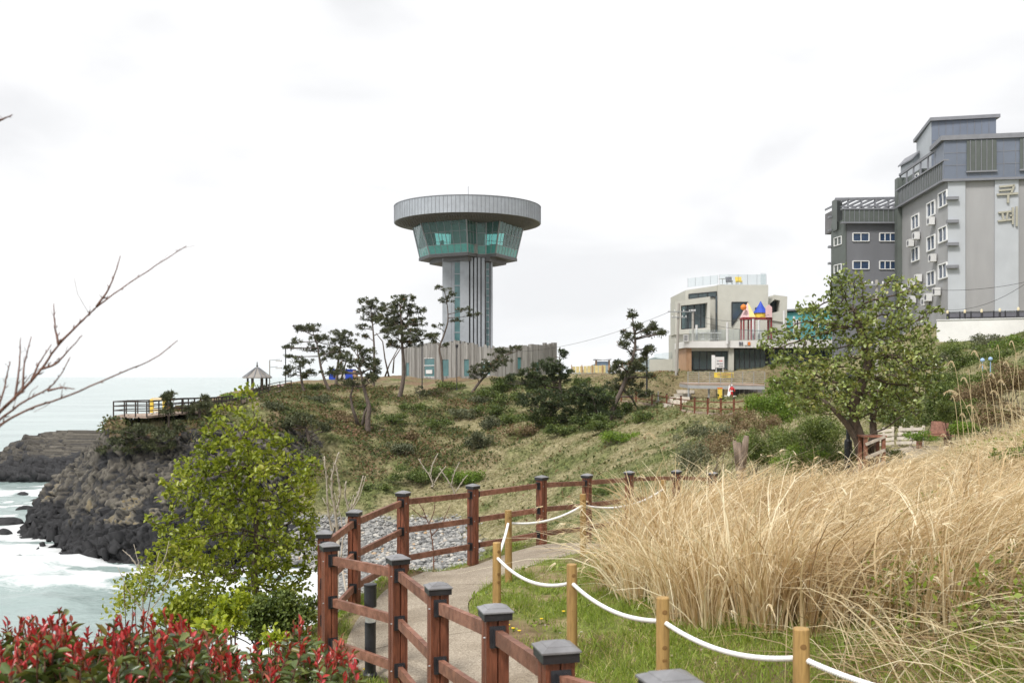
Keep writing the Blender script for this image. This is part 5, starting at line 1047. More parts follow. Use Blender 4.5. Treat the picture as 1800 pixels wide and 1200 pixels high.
for i, (p, d) in enumerate(zip(pts, dirs)):
    m = MB(); rot_box(m, p, d, -.052, .052, -.052, .052, -1.45, -.055)
    for s_ in (-1, 1):
        for (u0, u1) in ((-.066,-.006),(.006,.066)):
            rot_box(m, p, d, u0, u1, *(sorted((s_*.052, s_*.068))), -1.45, -.057)
            a0, a1 = sorted((s_*.052, s_*.0675)); rot_box(m, p, d, a0, a1, u0*.78, u1*.78, -1.45, -.058)
    po = m.build('post', M['post_wood'], fence)
    m = MB(); rot_box(m, p, d, -.085, .085, -.085, .085, -.055, -.012); o = m.build('cap_rim', M['black_plastic'], None); o.parent = po
    m = MB(); n_ = np.array([-d[1], d[0]]); 
    lv = [(.092,-.012),(.092,-.004),(.060,.010),(.058,.014),(.004,.030)]; vs = []
    for r_, zz in lv:
        for (a, b_) in ((-1,-1),(1,-1),(1,1),(-1,1)): q_ = p[:2] + d*a*r_ + n_*b_*r_; vs.append((q_[0], q_[1], p[2]+zz))
    m.add(vs, [(0,3,2,1),(16,17,18,19)] + [(4*k+j, 4*k+(j+1)%4, 4*k+4+(j+1)%4, 4*k+4+j) for k in range(4) for j in range(4)])
    o = m.build('cap', M['cap_metal'], None); o.parent = po
    for zz in (-.16, -.58, -1.0):
        k_s = 1 if (p[0]*n_[0] + p[1]*n_[1]) < 0 else -1; m = MB(); q_ = p[:2] + n_*.071*k_s - d*.036; m.lathe([(.007,-.004),(.011,0),(.007,.004)], (q_[0], q_[1], p[2]+zz), 8); o = m.build('bolt', M['steel'], None); o.parent = po
for i in range(len(pts)-1):
    a, b_ = pts[i], pts[i+1]; d = unit((b_-a)*np.array([1,1,0])); 
    for zz in (-.15, -.57, -.99):
        m = MB(); s0 = a + d*.078 + np.array([0,0,zz]); s1 = b_ - d*.078 + np.array([0,0,zz]); m.bar(s0, s1, .042, .085)
        r_ = m.build('rail', M['rail_wood'], fence)
        for e0, sg_ in ((s0, 1), (s1, -1)):
            m = MB(); v = unit(s1-s0)*sg_; m.bar(e0 - v*.010, e0 + v*.004, .095, .125); m.bar(e0 + v*.004, e0 + v*.042, .052, .097)
            o = m.build('bracket', M['black_plastic'], None); o.parent = r_
# ---- round timber posts threaded with white rope
RP = [(2.6,4.55,-1.33),(1.67,5.75,-1.45),(1.075,7.1,-1.57),(.54,9.0,-1.69),(-.17,11.2,-1.86),(-.05,13.3,-1.78),(1.06,14.9,-1.75),(2.8,18.4,-1.9)]
rf = thing('rope_fence', (.54, 9, EYE-2.64), 'round yellowish timber posts joined by thick white rope along the lawn', 'rope fence')
hole = []
for i, (x, y, zt) in enumerate(RP):
    m = MB(); z1 = EYE+zt; zg = gz(x, y) - .25; lean = RNG.normal(size=2)*.012
    m.lathe([(.049,0),(.048,(z1-zg)*.5),(.047,z1-zg-.006),(.043,z1-zg)], (0,0,0), 20)
    m.v = [(vx + x + lean[0]*(vz-(z1-zg)), vy + y + lean[1]*(vz-(z1-zg)), vz + zg) for vx, vy, vz in m.v]
    po = m.build('post', M['round_wood'], rf, smooth=False)
    for k_ in ((.02,.30,.40) if i not in (3,) else (.02,.37,.47)):
        m = MB(); m.lathe([(.001,0),(.017,.001),(.019,.004)], (0,0,0), 12)
        to = unit(np.array([-x*.3+.5, -1.0, 0])) ; c0 = np.array([x, y, z1-.06-.24-k_*.9 + .22]) + to*.0465; U = np.array([-to[1], to[0], 0])
        m.v = [tuple(c0 + U*vx + np.array([0,0,1])*vy - to*(vz-.003)) for vx, vy, vz in m.v]
        o = m.build('notch', M['notch'], None); o.parent = po
    hole.append(np.array([x, y, z1-.17]))
def rope_mesh(a, b_, sag, n=60):
    m = MB(); P_ = []; d = b_-a; Ls = np.linalg.norm(d)
    for k in range(n+1): t_ = k/n; P_.append(a + d*t_ - np.array([0,0,sag*4*t_*(1-t_)]))
    tw = Ls/.045
    pts_ = np.array(P_); tg = unit(np.gradient(pts_, axis=0)); sd_ = unit(np.cross(tg, [0,0,1.])); up_ = np.cross(sd_, tg)
    for st in range(3):
        ph = 2*np.pi*st/3; nn_ = int(Ls/.0075); tt = np.linspace(0, 1, nn_); c = np.stack([np.interp(tt, np.linspace(0,1,n+1), pts_[:,i]) for i in range(3)], 1)
        S_ = np.stack([np.interp(tt, np.linspace(0,1,n+1), sd_[:,i]) for i in range(3)], 1); U_ = np.stack([np.interp(tt, np.linspace(0,1,n+1), up_[:,i]) for i in range(3)], 1)
        an = ph + tt*tw*2*np.pi/1.0; c = c + (S_*np.cos(an)[:,None] + U_*np.sin(an)[:,None])*.0102
        m.tube(c, .0088, 6)
    return m
for i in range(len(hole)-1):
    sag = [.10,.09,.09,.13,.05,.10,.16][i]; rope_mesh(hole[i], hole[i+1], sag).build('rope', M['rope'], rf, smooth=True)
# ---- black bollard light between fence and path
def bollard(px, py0, py1, Y, label, wpx=22):
    c0 = P(px, py1, Y); g = gz(c0[0], c0[1]); zt_ = P(px, py0, Y)[2]; h = zt_ - g; r_ = wpx/2/F*Y
    t_ = thing('bollard_light', (c0[0], c0[1], g), label, 'lamp'); c = (c0[0], c0[1], g)
    m = MB(); m.lathe([(r_*.9,-.1),(r_*.9,h*.60)], c, 20); m.lathe([(r_*1.15,-.05),(r_*1.15,.05),(r_*.95,.07)], c, 20); m.build('body', M['black_plastic'], t_)
    m = MB(); m.lathe([(r_*.80,h*.60),(r_*.80,h*.76)], c, 20); m.build('lens', M['white_frame'], t_)
    m = MB(); m.lathe([(r_,h*.76),(r_,h*.97),(r_*1.06,h*.975),(r_*1.06,h*.995),(r_*.5,h*1.0)], c, 20); m.build('cap', M['black_plastic'], t_)
bollard(651, 1025, 1170, 9.6, 'black cylindrical bollard light standing between the wooden fence and the path')
bollard(1245, 719, 733, 84, 'tiny black and white bollard light on the far boardwalk edge', 5.5)
# ---- lamp posts on the hill
def lamp_post(px, py0, py1, Y, label, style, rad=.07):
    c0 = P(px, py1, Y); g = gz(c0[0], c0[1]); zt_ = P(px, py0, Y)[2]
    t_ = thing('street_lamp', (c0[0], c0[1], g), label, 'lamp'); x, y = c0[0], c0[1]
    m = MB(); m.tube([(x,y,g-.3),(x,y,zt_)], rad, 8); m.lathe([(rad*2.2,-.1),(rad*2.2,.25),(rad,.32)], (x,y,g), 10); m.build('pole', M['dark_metal' if style != 'white' else 'pole_concrete'], t_)
    if style == 'white':
        m = MB(); m.bar((x,y,zt_), (x+1.3,y,zt_+.1), .07, .07); m.bar((x,y,zt_-.9), (x+1.0,y,zt_-.8), .07, .07); m.build('arm', M['grey_metal'], t_)
        for dz in (0, -.9): m = MB(); m.box(x+.8, x+1.5, y-.2, y+.2, zt_+dz-.18, zt_+dz+.02); m.build('lamp_head', M['white_paint'], t_)
    else:
        m = MB(); m.lathe([(.05,0),(.16,.04),(.20,.35),(.24,.40),(.05,.52)], (x,y,zt_-.05), 12); m.build('lamp_head', M['dark_metal'], t_)
lamp_post(502, 612, 688, 128, 'thin black lamp post among the pines right of the pavilion', 'dark')
lamp_post(742, 606, 683, 132, 'black lamp post in front of the left end of the grey hall', 'dark')
lamp_post(1137, 615, 708, 97, 'black lamp post behind the pine beside the boardwalk', 'dark', .09)
lamp_post(474, 633, 682, 126, 'pale pole with two white lamp heads beside the pavilion', 'white')
lamp_post(803, 611, 672, 131, 'pale slender pole in front of the middle of the grey hall', 'plain', .06)
c0 = P(1491, 823, 26.2); g = gz(c0[0], c0[1])
t_ = thing('street_lamp', (c0[0], c0[1], g), 'black lamp post with stepped base half hidden behind the big tree', 'lamp')
m = MB(); m.lathe([(.13,-.2),(.13,.3),(.10,.34),(.10,.95),(.075,1.0)], (c0[0],c0[1],g), 14); m.build('base', M['black_plastic'], t_)
m = MB(); m.tube([(c0[0],c0[1],g+.95),(c0[0],c0[1],g+2.3)], .055, 10); m.build('pole', M['black_plastic'], t_); m = MB(); m.lathe([(.05,0),(.18,.06),(.2,.4),(.05,.5)], (c0[0],c0[1],g+2.25), 12); m.build('lamp_head', M['black_plastic'], t_)
# ---- utility poles and wires
def pole(px, py0, py1, Y, label, lean=0, arms=((.3,1.0),(.9,.8)), r0=.17):
    c0 = P(px, py1, Y); g = gz(c0[0], c0[1]); zt_ = P(px, py0, Y)[2]; xt = c0[0] + lean
    t_ = thing('utility_pole', (c0[0], c0[1], g), label, 'utility pole')
    m = MB(); m.tube([(c0[0],c0[1],g-.5),(xt,c0[1],zt_)], [r0, r0*.7], 10); m.build('pole', M['pole_concrete'], t_)
    for k, (dz, w_) in enumerate(arms):
        m = MB(); m.bar((xt-w_,c0[1]-.15,zt_-dz), (xt+w_,c0[1]-.15,zt_-dz), .09, .09); ar = m.build('crossarm', M['grey_metal'], t_)
        m = MB()
        for sx_ in (-.9,-.4,.4,.9): m.lathe([(.05,0),(.06,.08),(.03,.16)], (xt+w_*sx_, c0[1]-.15, zt_-dz+.045), 8)
        o = m.build('insulator', M['white_paint'], None); o.parent = ar
    return np.array([xt, c0[1]-.15, zt_])
p1 = pole(1188.5, 533, 650, 105.5, 'concrete utility pole with crossarms left of the white shop', .3, ((.9,1.2),(1.5,.8)))
p2_ = pole(1218, 544, 598, 110, 'grey pole standing behind the shop terrace railing', 0, ((.2,.25),))
p3 = pole(1541, 492, 640, 60, 'pale utility pole behind the big tree crown', 0, ((.3,.8),), .13)
def cable(a, b_, sag, label, r_=.018):
    m = MB(); a = np.array(a); b_ = np.array(b_); m.tube([a + (b_-a)*k/24 - np.array([0,0,sag*4*(k/24)*(1-k/24)]) for k in range(25)], r_, 4); tag(m.build('cable', M['wire']), label, 'cable')
cable(p1 + [-1.0,0,-.9], P(880, 618, 150), 1.2, 'thin overhead wire running left from the utility pole towards the tower')
cable(p1 + [1.0,0,-.9], P(1352, 553, 100), .8, 'overhead wire crossing in front of the beige building')
cable(p1 + [.6,0,-1.5], P(1478, 570, 90), 1.0, 'lower overhead wire from the utility pole to the right over the terrace')
cable(p3 + [.7,0,-.3], P(1830, 489, 58), .5, 'upper overhead wire crossing the hotel front', .012)
cable(p3 + [.7,0,-.5], P(1830, 478, 50), 1.6, 'lower sagging wire crossing the hotel front', .01)
# ---- railings and steel deck below the shop
dk = thing('steel_deck', (20, 98, gz(20, 98)), 'grey steel deck on thin posts with bar railing below the white shop', 'deck')
Yd_ = 97.0
A_, B_ = P(1209.5, 676, Yd_), P(1345, 678, Yd_-1)
m = MB(); m.sheet([A_, B_, B_+[0,5,.1], A_+[0,5,.1]], .12); m.build('floor', M['deck_wood'], dk)
m = MB(); m.bar(A_+[0,-.06,-.2], B_+[0,-.06,-.2], .12, .32); m.bar(A_+[.06,0,-.2], A_+[.06,5,-.1], .12, .3); m.build('edge_beam', M['steel'], dk)
for px in (1210.5, 1246, 1284, 1330):
    p_ = P(px, 680, Yd_+.1); m = MB(); m.tube([(p_[0],p_[1],p_[2]), (p_[0],p_[1],gz(p_[0],p_[1])-.2)], .1, 6); m.build('post', M['steel'], dk)
for px in (1259, 1272, 1292, 1300, 1308, 1316, 1324):
    p_ = P(px, 680, Yd_+3.5); m = MB(); m.tube([(p_[0],p_[1],p_[2]), (p_[0],p_[1],gz(p_[0],p_[1])-.2)], .05, 5); m.build('post', M['grey_metal'], dk)
m = MB(); p_, q_ = P(1273, 696, Yd_-.5), P(1332, 697, Yd_-.8); m.bar(p_, q_, .1, .14); m.build('brace', M['white_paint'], dk)
m = MB(); p_, q_ = P(1281, 677, Yd_+4.6), P(1345, 678, Yd_+4.4); m.sheet([p_, q_, (q_[0],q_[1],q_[2]-3.4), (p_[0],p_[1],p_[2]-3.4)], .1); m.build('void_shade_panel', M['zinc_dark'], dk)  # dark sheet standing in for the shade of the void under the deck
for k in range(6): z_ = A_[2]+.25+.20*k; m = MB(); m.bar((A_[0],A_[1]+.05,z_), (B_[0],B_[1]+.05,z_+.02), .035, .035); m.build('railing_bar', M['steel'], dk)
for k in range(8): p_ = A_ + (B_-A_)*k/7; m = MB(); m.bar(p_+[0,.1,-.1], p_+[0,.1,1.3], .05, .05); m.build('railing_post', M['steel'], dk)
def board(px0, px1, py0, py1, Y, name, label, mname, cat, lines, legs=None):
    a, b_ = P(px0, py1, Y), P(px1, py0, Y); t_ = thing(name, ((a[0]+b_[0])/2, Y, a[2]), label, cat)
    m = MB(); m.box(a[0], b_[0], Y, Y+.06, a[2], b_[2]); pn_ = m.build('panel', M[mname], t_)
    for (u0, u1, v0, v1, ink) in lines:
        m = MB(); w_, h_ = b_[0]-a[0], b_[2]-a[2]; m.box(a[0]+w_*u0, a[0]+w_*u1, Y-.012, Y-.004, a[2]+h_*v0, a[2]+h_*v1); o = m.build('lettering', M[ink], None); o.parent = pn_
    if legs:
        for x in (a[0]+.1, b_[0]-.1): m = MB(); m.bar((x,Y+.1,b_[2]), (x,Y+.1,P(0,legs,Y)[2]-.1), .07, .07); m.build('leg', M['white_paint'], t_)
lt = lambda v, ink, us: [(u0, u1, v-.045, v+.045, ink) for u0, u1 in us]
board(1257.5, 1273, 627, 646, 101.5, 'notice_board', 'white notice board with lines of small lettering in front of the shop windows', 'white_paint', 'sign',
    lt(.62,'ink_grey',[(.18,.26),(.29,.36),(.39,.44)]) + lt(.62,'ink_red',[(.47,.56),(.59,.67),(.70,.80)]) + lt(.36,'ink_grey',[(.16,.24),(.27,.42),(.45,.50),(.55,.7),(.74,.84)]) + lt(.14,'ink_grey',[(.4,.5),(.53,.62),(.66,.84)]), 655)
board(1251, 1257, 624, 649, 102.5, 'upright_panel', 'narrow pale upright panel left of the white notice board', 'white_frame', 'sign', [])
board(1255.5, 1289.5, 654.5, 663.5, Yd_-.35, 'yellow_banner', 'yellow banner with red lettering tied to the deck railing', 'yellow', 'banner',
    lt(.62,'ink_red',[(.14,.2),(.22,.29),(.31,.38),(.45,.52),(.54,.61),(.65,.71),(.73,.8),(.82,.88)]) + lt(.25,'ink_grey',[(.32,.4),(.42,.5),(.52,.62),(.64,.70)]))
# closed white parasol, figure in red, yellow box on the boardwalk
pb = P(1282, 701, 92); par = thing('closed_parasol', pb, 'closed white parasol beside the small figure in red', 'parasol'); gp_ = gz(pb[0], pb[1])
zt_ = P(0, 676, 92)[2]; m = MB(); m.tube([(pb[0],pb[1],gp_-.1),(pb[0],pb[1],zt_)], .03, 6); m.build('pole', M['white_paint'], par)
zl_ = P(0, 702, 92)[2]; m = MB(); m.lathe([(.26,0),(.24,.15),(.14,.7),(.06,1.2),(.02,zt_-zl_)], (pb[0],pb[1],zl_), 9); m.build('canopy', M['canvas'], par)
def person(px, py1, Y, h, label, top, bottom, head_m, cap=None):
    c0 = P(px, py1, Y); x, y = c0[0], c0[1]; z = gz(x, y); k = h/1.75
    t_ = thing('person', (x, y, z), label, 'person')
    J = {'pel':(0,0,.95),'chest':(0,0,1.32),'neck':(0,0,1.5),'head':(0,0,1.68),'ls':(-.2,0,1.42),'le':(-.33,-.03,1.16),'lh':(-.36,-.12,.93),'rs':(.2,0,1.42),'re':(.33,-.03,1.16),'rh':(.34,-.13,.93),'lk':(-.1,-.02,.5),'lf':(-.11,0,.06),'lt':(-.11,-.16,.04),'rk':(.1,-.02,.5),'rf':(.11,0,.06),'rt':(.11,-.16,.04)}
    nm = list(J); E_ = [('pel','chest'),('chest','neck'),('neck','head'),('chest','ls'),('ls','le'),('le','lh'),('chest','rs'),('rs','re'),('re','rh'),('pel','lk'),('lk','lf'),('lf','lt'),('pel','rk'),('rk','rf'),('rf','rt')]
    rad = {'pel':.15,'chest':.17,'neck':.06,'head':.11,'ls':.08,'le':.055,'lh':.045,'rs':.08,'re':.055,'rh':.045,'lk':.07,'lf':.05,'lt':.04,'rk':.07,'rf':.05,'rt':.04}
    me = bpy.data.meshes.new('body'); me.from_pydata([(J[n_][0]*k, J[n_][1]*k, J[n_][2]*k) for n_ in nm], [(nm.index(a), nm.index(b_)) for a, b_ in E_], [])
    me.materials.append(M[top]); o = bpy.data.objects.new('body', me); COL.objects.link(o); o.parent = t_; o.modifiers.new('skin', 'SKIN')
    for i, n_ in enumerate(nm): me.skin_vertices[0].data[i].radius = (rad[n_]*k, rad[n_]*k); me.skin_vertices[0].data[i].use_root = (n_ == 'pel')
    sb = o.modifiers.new('sub', 'SUBSURF'); sb.levels = 1; sb.render_levels = 2
    m = MB(); m.lathe([(.115*k,-.02),(.125*k,.05*k),(.09*k,.13*k),(.02*k,.17*k)], (0,0,1.69*k), 10); o = m.build('hat', M[cap or 'white_paint'], None); o.parent = t_
    m = MB(); m.lathe([(.14*k,.93*k),(.185*k,1.0*k),(.16*k,1.08*k)], (0,0,0), 12, cap=False); o = m.build('belt_hem', M[bottom], None); o.parent = t_
person(1286.5, 724, 89, 1.25, 'small figure dressed all in red with a white cap by the boardwalk fence', 'red_paint', 'white_paint', None)
yb_ = P(1265.5, 731, 86); g = gz(yb_[0], yb_[1]); t_ = thing('yellow_box', (yb_[0], yb_[1], g), 'mustard yellow box on a post at the boardwalk edge', 'box')
m = MB(); m.box(yb_[0]-.16, yb_[0]+.16, yb_[1]-.14, yb_[1]+.14, g+.02, g+.95); m.build('body', M['yellow'], t_); m = MB(); m.prism([(yb_[0]-.2,yb_[1]-.18),(yb_[0]+.2,yb_[1]-.18),(yb_[0]+.2,yb_[1]+.18),(yb_[0]-.2,yb_[1]+.18)], g+.96, g+1.05); m.build('lid', M['orange'], t_)
# ---- far boardwalk with its red-brown fence
bw = [(1092,706),(1118,708),(1146,712),(1172,717),(1197,721.5),(1221,725.5),(1244,728.5),(1267,730),(1290,730),(1312,728),(1334,726)]
W = [hit(px, py) for px, py in bw]
m = MB()
for a, b_ in zip(W[:-1], W[1:]):
    up_ = np.array([0,1.9,.0]); f = [a + [0,.05,.12], b_ + [0,.05,.12], b_ + up_ + [0,0,.10], a + up_ + [0,0,.10]]; m.sheet(f, -.35)
struct(m.build('boardwalk_path', M['deck_wood']))
ff = thing('boardwalk_fence', W[3], 'far red-brown fence with thin rails along the boardwalk below the shop', 'fence')
for i, p_ in enumerate(W): m = MB(); m.bar(p_+[0,0,-.3], p_+[0,0,1.22], .13, .13); po = m.build('post', M['post_wood'], ff); m = MB(); m.bar(p_+[0,0,1.22], p_+[0,0,1.28], .17, .17); o = m.build('cap', M['black_plastic'], None); o.parent = po
for a, b_ in zip(W[:-1], W[1:]):
    for zz in (.45, .95): m = MB(); m.bar(a+[0,0,zz], b_+[0,0,zz], .05, .08); m.build('rail', M['post_wood'], ff)
# stone steps up the bank
for i in range(5):
    c0 = hit(1184 + 5*i, 712 - 5.5*i); m = MB(); m.box(c0[0]-.9, c0[0]+.9, c0[1]-.4, c0[1]+.4, c0[2]-.2, c0[2]+.14)
    tag(m.build('stone_step', M['pale_wood']), 'pale flat stone step climbing the bank beside the boardwalk', 'step', 'stone steps up the bank')
t_ = None
st0 = hit(1157, 706); t_ = thing('short_post', st0, 'short grey metal post with square foot beside the boardwalk', 'post')
m = MB(); m.bar(st0+[0,0,0], st0+[0,0,.95], .1, .1); m.build('post', M['steel'], t_); m = MB(); m.bar(st0+[0,0,-.05], st0+[0,0,.1], .42, .42); m.build('foot', M['steel'], t_)
# ---- viewing deck on the headland, yellow frame, pavilion, ramp
vd = thing('viewing_deck', P(260, 735, 85), 'dark railed viewing deck on stilts above the headland cliff', 'deck')
dk_pts = [P(199.5,730,84.5), P(258,731,82.5), P(320,725,86), P(362,722,92), P(398,719,98), P(420,713,104)]
back_ = [P(222,727,90), P(262,726,91), P(322,722,93), P(362,720.5,96), P(398,717,103), P(419,712,108)]
m = MB()
for i in range(5): m.sheet([dk_pts[i], dk_pts[i+1], back_[i+1], back_[i]], -.18)
m.build('floor', M['deck_wood'], vd)
for side in (dk_pts, back_):
    for a, b_ in zip(side[:-1], side[1:]):
        n_ = max(2, int(np.linalg.norm(b_-a)/1.25))
        for k in range(n_): p_ = a + (b_-a)*k/n_; m = MB(); m.bar(p_+[0,0,-.1], p_+[0,0,1.18], .09, .09); m.build('railing_post', M['deck_rail'], vd)
        for zz in (.42, .80, 1.18): m = MB(); m.bar(a+[0,0,zz], b_+[0,0,zz], .06, .08 if zz < 1 else .10); m.build('rail', M['deck_rail'], vd)
a, b_ = dk_pts[0], back_[0]
for zz in (.42,.80,1.18): m = MB(); m.bar(a+[0,0,zz], b_+[0,0,zz], .06, .08); m.build('rail', M['deck_rail'], vd)
for k in range(12):
    side = dk_pts if k % 3 else back_; u = (k % 6)/6*2.3; i = int(u); p_ = side[i] + (side[i+1]-side[i])*(u-i); m = MB(); m.bar((p_[0],p_[1],p_[2]-.1), (p_[0],p_[1],min(gz(p_[0],p_[1]), p_[2]-.5)-.4), .13, .13); m.build('stilt', M['deck_rail'], vd)
yf = thing('photo_frame', P(278, 728, 88), 'yellow photo frame standing on the viewing deck', 'photo frame')
for px in (267, 289):
    a = P(px, 725, 88); m = MB(); m.bar(a, P(px, 701, 88), .26, .26); m.build('post', M['yellow'], yf)
a = P(267, 701, 88); b_ = P(289, 700, 88); m = MB(); m.bar(a, b_, .2, .22); m.bar(P(267,721,88), P(289,721,88), .2, .25); m.build('crossbar', M['cream'], yf)
# low rail path from deck up to the pavilion
rp = [hit(px, py) for px, py in [(424,712),(440,706),(456,700),(472,694),(492,689),(512,687)]]
m = MB()
for a, b_ in zip(rp[:-1], rp[1:]): m.sheet([a+[0,0,.14], b_+[0,0,.14], b_+[0,1.6,.14], a+[0,1.6,.14]], -.3)
struct(m.build('ramp_path', M['deck_wood']))
hr = thing('hill_railing', rp[2], 'dark railing of the ramp climbing from the deck to the pavilion', 'railing')
for a in rp: m = MB(); m.bar(a+[0,0,-.2], a+[0,0,1.25], .09, .09); m.build('post', M['deck_rail'], hr)
for a, b_ in zip(rp[:-1], rp[1:]):
    for zz in (.5, .85, 1.2): m = MB(); m.bar(a+[0,0,zz], b_+[0,0,zz], .06, .08); m.build('rail', M['deck_rail'], hr)
pv0 = P(452, 684, 126); g = gz(pv0[0], pv0[1]); pav = thing('pavilion', (pv0[0], pv0[1], g), 'small open pavilion with a pointed thatched roof above the sea', 'pavilion')
ze, zp_ = P(0, 664, 126)[2], P(0, 641, 126)[2]
for a in range(6): c_, s_ = math.cos(a*1.0472+.3)*1.15, math.sin(a*1.0472+.3)*1.15; m = MB(); m.tube([(pv0[0]+c_,pv0[1]+s_,g-.3),(pv0[0]+c_,pv0[1]+s_,ze)], .13, 8); m.build('column', M['bark'], pav)
H_ = zp_-ze; m = MB(); m.lathe([(1.85,-.05),(1.85,.08),(1.2,H_*.30),(.6,H_*.58),(.15,H_*.80),(.10,H_*.86)], (pv0[0],pv0[1],ze), 6); m.build('roof', M['thatch'], pav)
m = MB()
for a in range(12): c_, s_ = math.cos(a*.5236), math.sin(a*.5236); k_ = 1 if a % 2 == 0 else .87; m.bar((pv0[0]+c_*1.88*k_, pv0[1]+s_*1.88*k_, ze+.09), (pv0[0]+c_*.2, pv0[1]+s_*.2, ze+H_*.8), .07, .07)
m.build('ridge', M['trim_grey'], pav)
m = MB(); m.lathe([(.09,0),(.14,.15),(.05,.3),(.08,.45),(.01,.7)], (pv0[0],pv0[1],ze+H_*.84), 8); m.build('finial', M['dark_metal'], pav)
for a in range(3): m = MB(); c_, s_ = math.cos(a*1.0472*2+.8), math.sin(a*1.0472*2+.8); m.box(pv0[0]+c_*.8-.4, pv0[0]+c_*.8+.4, pv0[1]+s_*.8-.15, pv0[1]+s_*.8+.15, g+.02, g+.45); m.build('bench', M['deck_wood'], pav)
# blue stall and pink board on the hilltop
def px_box(t_, name, px0, px1, py0, py1, Y, dep, mname): a, b_ = P(px0,py1,Y), P(px1,py0,Y); m = MB(); m.box(a[0], b_[0], Y, Y+dep, a[2], b_[2]); return m.build(name, M[mname], t_)
bs = thing('blue_stall', P(602, 668, 146), 'blue fabric stall with a white centre behind the hilltop pines', 'stall')
px_box(bs, 'side_panel', 578, 592, 650, 667, 146, 3, 'blue'); px_box(bs, 'side_panel', 607, 620, 650, 667, 146, 3, 'blue'); px_box(bs, 'centre_panel', 592.2, 606.8, 654, 667, 146.3, .1, 'white_paint'); px_box(bs, 'top_band', 578, 620, 648.5, 650, 145.9, 3.2, 'blue'); px_box(bs, 'brown_panel', 620.1, 625.5, 651, 667, 146, 2, 'wood_clad')
pkb = P(494, 682, 127); t_ = thing('pink_board', pkb, 'small pink board beside the lamp post at the pavilion path', 'board'); px_box(t_, 'panel', 487, 500, 675, 681.5, 127, .1, 'pink'); px_box(t_, 'stand', 489, 498, 681.6, 686, 127.02, .05, 'dark_metal')
# kiosk with blue panel and the yellow board fence on the skyline
kb = thing('kiosk', P(1058, 652, 150), 'small red-brown kiosk with a blue panel on the skyline', 'kiosk')
px_box(kb, 'post', 1046.5, 1049.5, 633, 654, 150, .4, 'wood_clad'); px_box(kb, 'post', 1069.5, 1072.5, 633, 654, 150, .4, 'wood_clad'); px_box(kb, 'panel', 1049.7, 1069.3, 635, 642, 150.1, .1, 'sky_panel')
f = [P(1044,633,149.5), P(1074.5,632.5,149.5), P(1075,630.5,149.5), P(1060,632,149.5), P(1044.5,630.8,149.5)]; m = MB(); m.add(f + [p_+np.array([0,1.6,0]) for p_ in f], [(0,1,2,3,4),(9,8,7,6,5)] + [(i,5+i,5+(i+1)%5,(i+1)%5) for i in range(5)]); m.build('roof', M['trim_grey'], kb)
M['board_yellow'] = mat('board_yellow', (.60,.50,.24), .7, .15, 2); yfn = thing('board_fence', P(1035, 653, 140), 'low yellow board fence on the skyline below the kiosk', 'fence')
for i in range(9): px_box(yfn, 'board', 1006+6.6*i, 1011.6+6.6*i, 644-.3*i, 655, 140, .08, 'board_yellow')
for i in range(4): px_box(yfn, 'post', 1004+18*i, 1005.6+18*i, 641, 656, 139.8, .1, 'wood_clad')
for i, px in enumerate((1084, 1094)):
    t_ = thing('white_van', P(px, 653, 146), ['white van parked on the skyline behind the pine, nearer the kiosk','white van parked on the skyline behind the pine, farther from the kiosk'][i], 'van')
    a = P(px-4.6, 653, 146); b_ = P(px+4.6, 640, 146); zg = gz(a[0]+.4, 147)
    m = MB(); m.prism([(a[0],146),(b_[0],146),(b_[0],149.6),(a[0],149.6)], zg+.35, zg+1.25, None); m.prism([(a[0]+.02,146.6),(b_[0]-.02,146.6),(b_[0]-.02,149.55),(a[0]+.02,149.55)], zg+1.255, zg+1.95, [(a[0]+.1,147.1),(b_[0]-.1,147.1),(b_[0]-.1,149.5),(a[0]+.1,149.5)]); m.build('body', M['white_paint'], t_)
    m = MB(); m.sheet([(a[0]+.09,146.66,zg+1.3),(b_[0]-.09,146.66,zg+1.3),(b_[0]-.15,147.0,zg+1.85),(a[0]+.15,147.0,zg+1.85)], -.04); m.build('windscreen', M['dark_glass'], t_)
    for xx in (a[0]+.06, b_[0]-.06):
        for yy in (146.7, 148.9): m = MB(); m.tube([(xx-.08,yy,zg+.33),(xx+.08,yy,zg+.33)], .33, 12); m.build('wheel', M['black_plastic'], t_)
# ---- by the big tree: pale slat benches, reddish bench, red crate stand, driftwood stump
def slat_bench(pxa, pxb, pya, pyb, Ya, Yb, label):
    a, b_ = P(pxa, pya, Ya), P(pxb, pyb, Yb); a[2] = gz(a[0],a[1]); b_[2] = gz(b_[0],b_[1]); t_ = thing('slat_bench', a, label, 'bench', 'pale slat benches')
    d = unit(b_-a); n_ = np.array([-d[1], d[0], 0]); 
    for k in range(4): m = MB(); m.bar(a+[0,0,.16+.15*k]+n_*(.03*k), b_+[0,0,.16+.15*k]+n_*(.03*k), .035, .10); m.build('slat', M['pale_wood'], t_)
    for u in (.04,.5,.96): p_ = a + (b_-a)*u; m = MB(); m.bar(p_+n_*.06+[0,0,-.1], p_+n_*.14+[0,0,.72], .07, .07); m.build('leg', M['pale_wood'], t_)
slat_bench(1536, 1571, 778, 778, 34.2, 34, 'pale slat bench back behind the big tree trunk'); slat_bench(1576, 1620, 777, 781, 34, 33, 'pale slat bench back nearest the reddish bench')
rb0 = P(1640, 779, 32.5); g = gz(rb0[0], rb0[1]); t_ = thing('park_bench', (rb0[0],rb0[1],g), 'reddish wooden bench on the slope at the end of the path', 'bench')
m = MB(); m.sheet([(rb0[0]-.55,rb0[1]-.2,g+.36),(rb0[0]+.55,rb0[1]-.35,g+.36),(rb0[0]+.55,rb0[1]+.15,g+.38),(rb0[0]-.55,rb0[1]+.3,g+.38)], .05); m.build('seat', M['rail_wood'], t_)
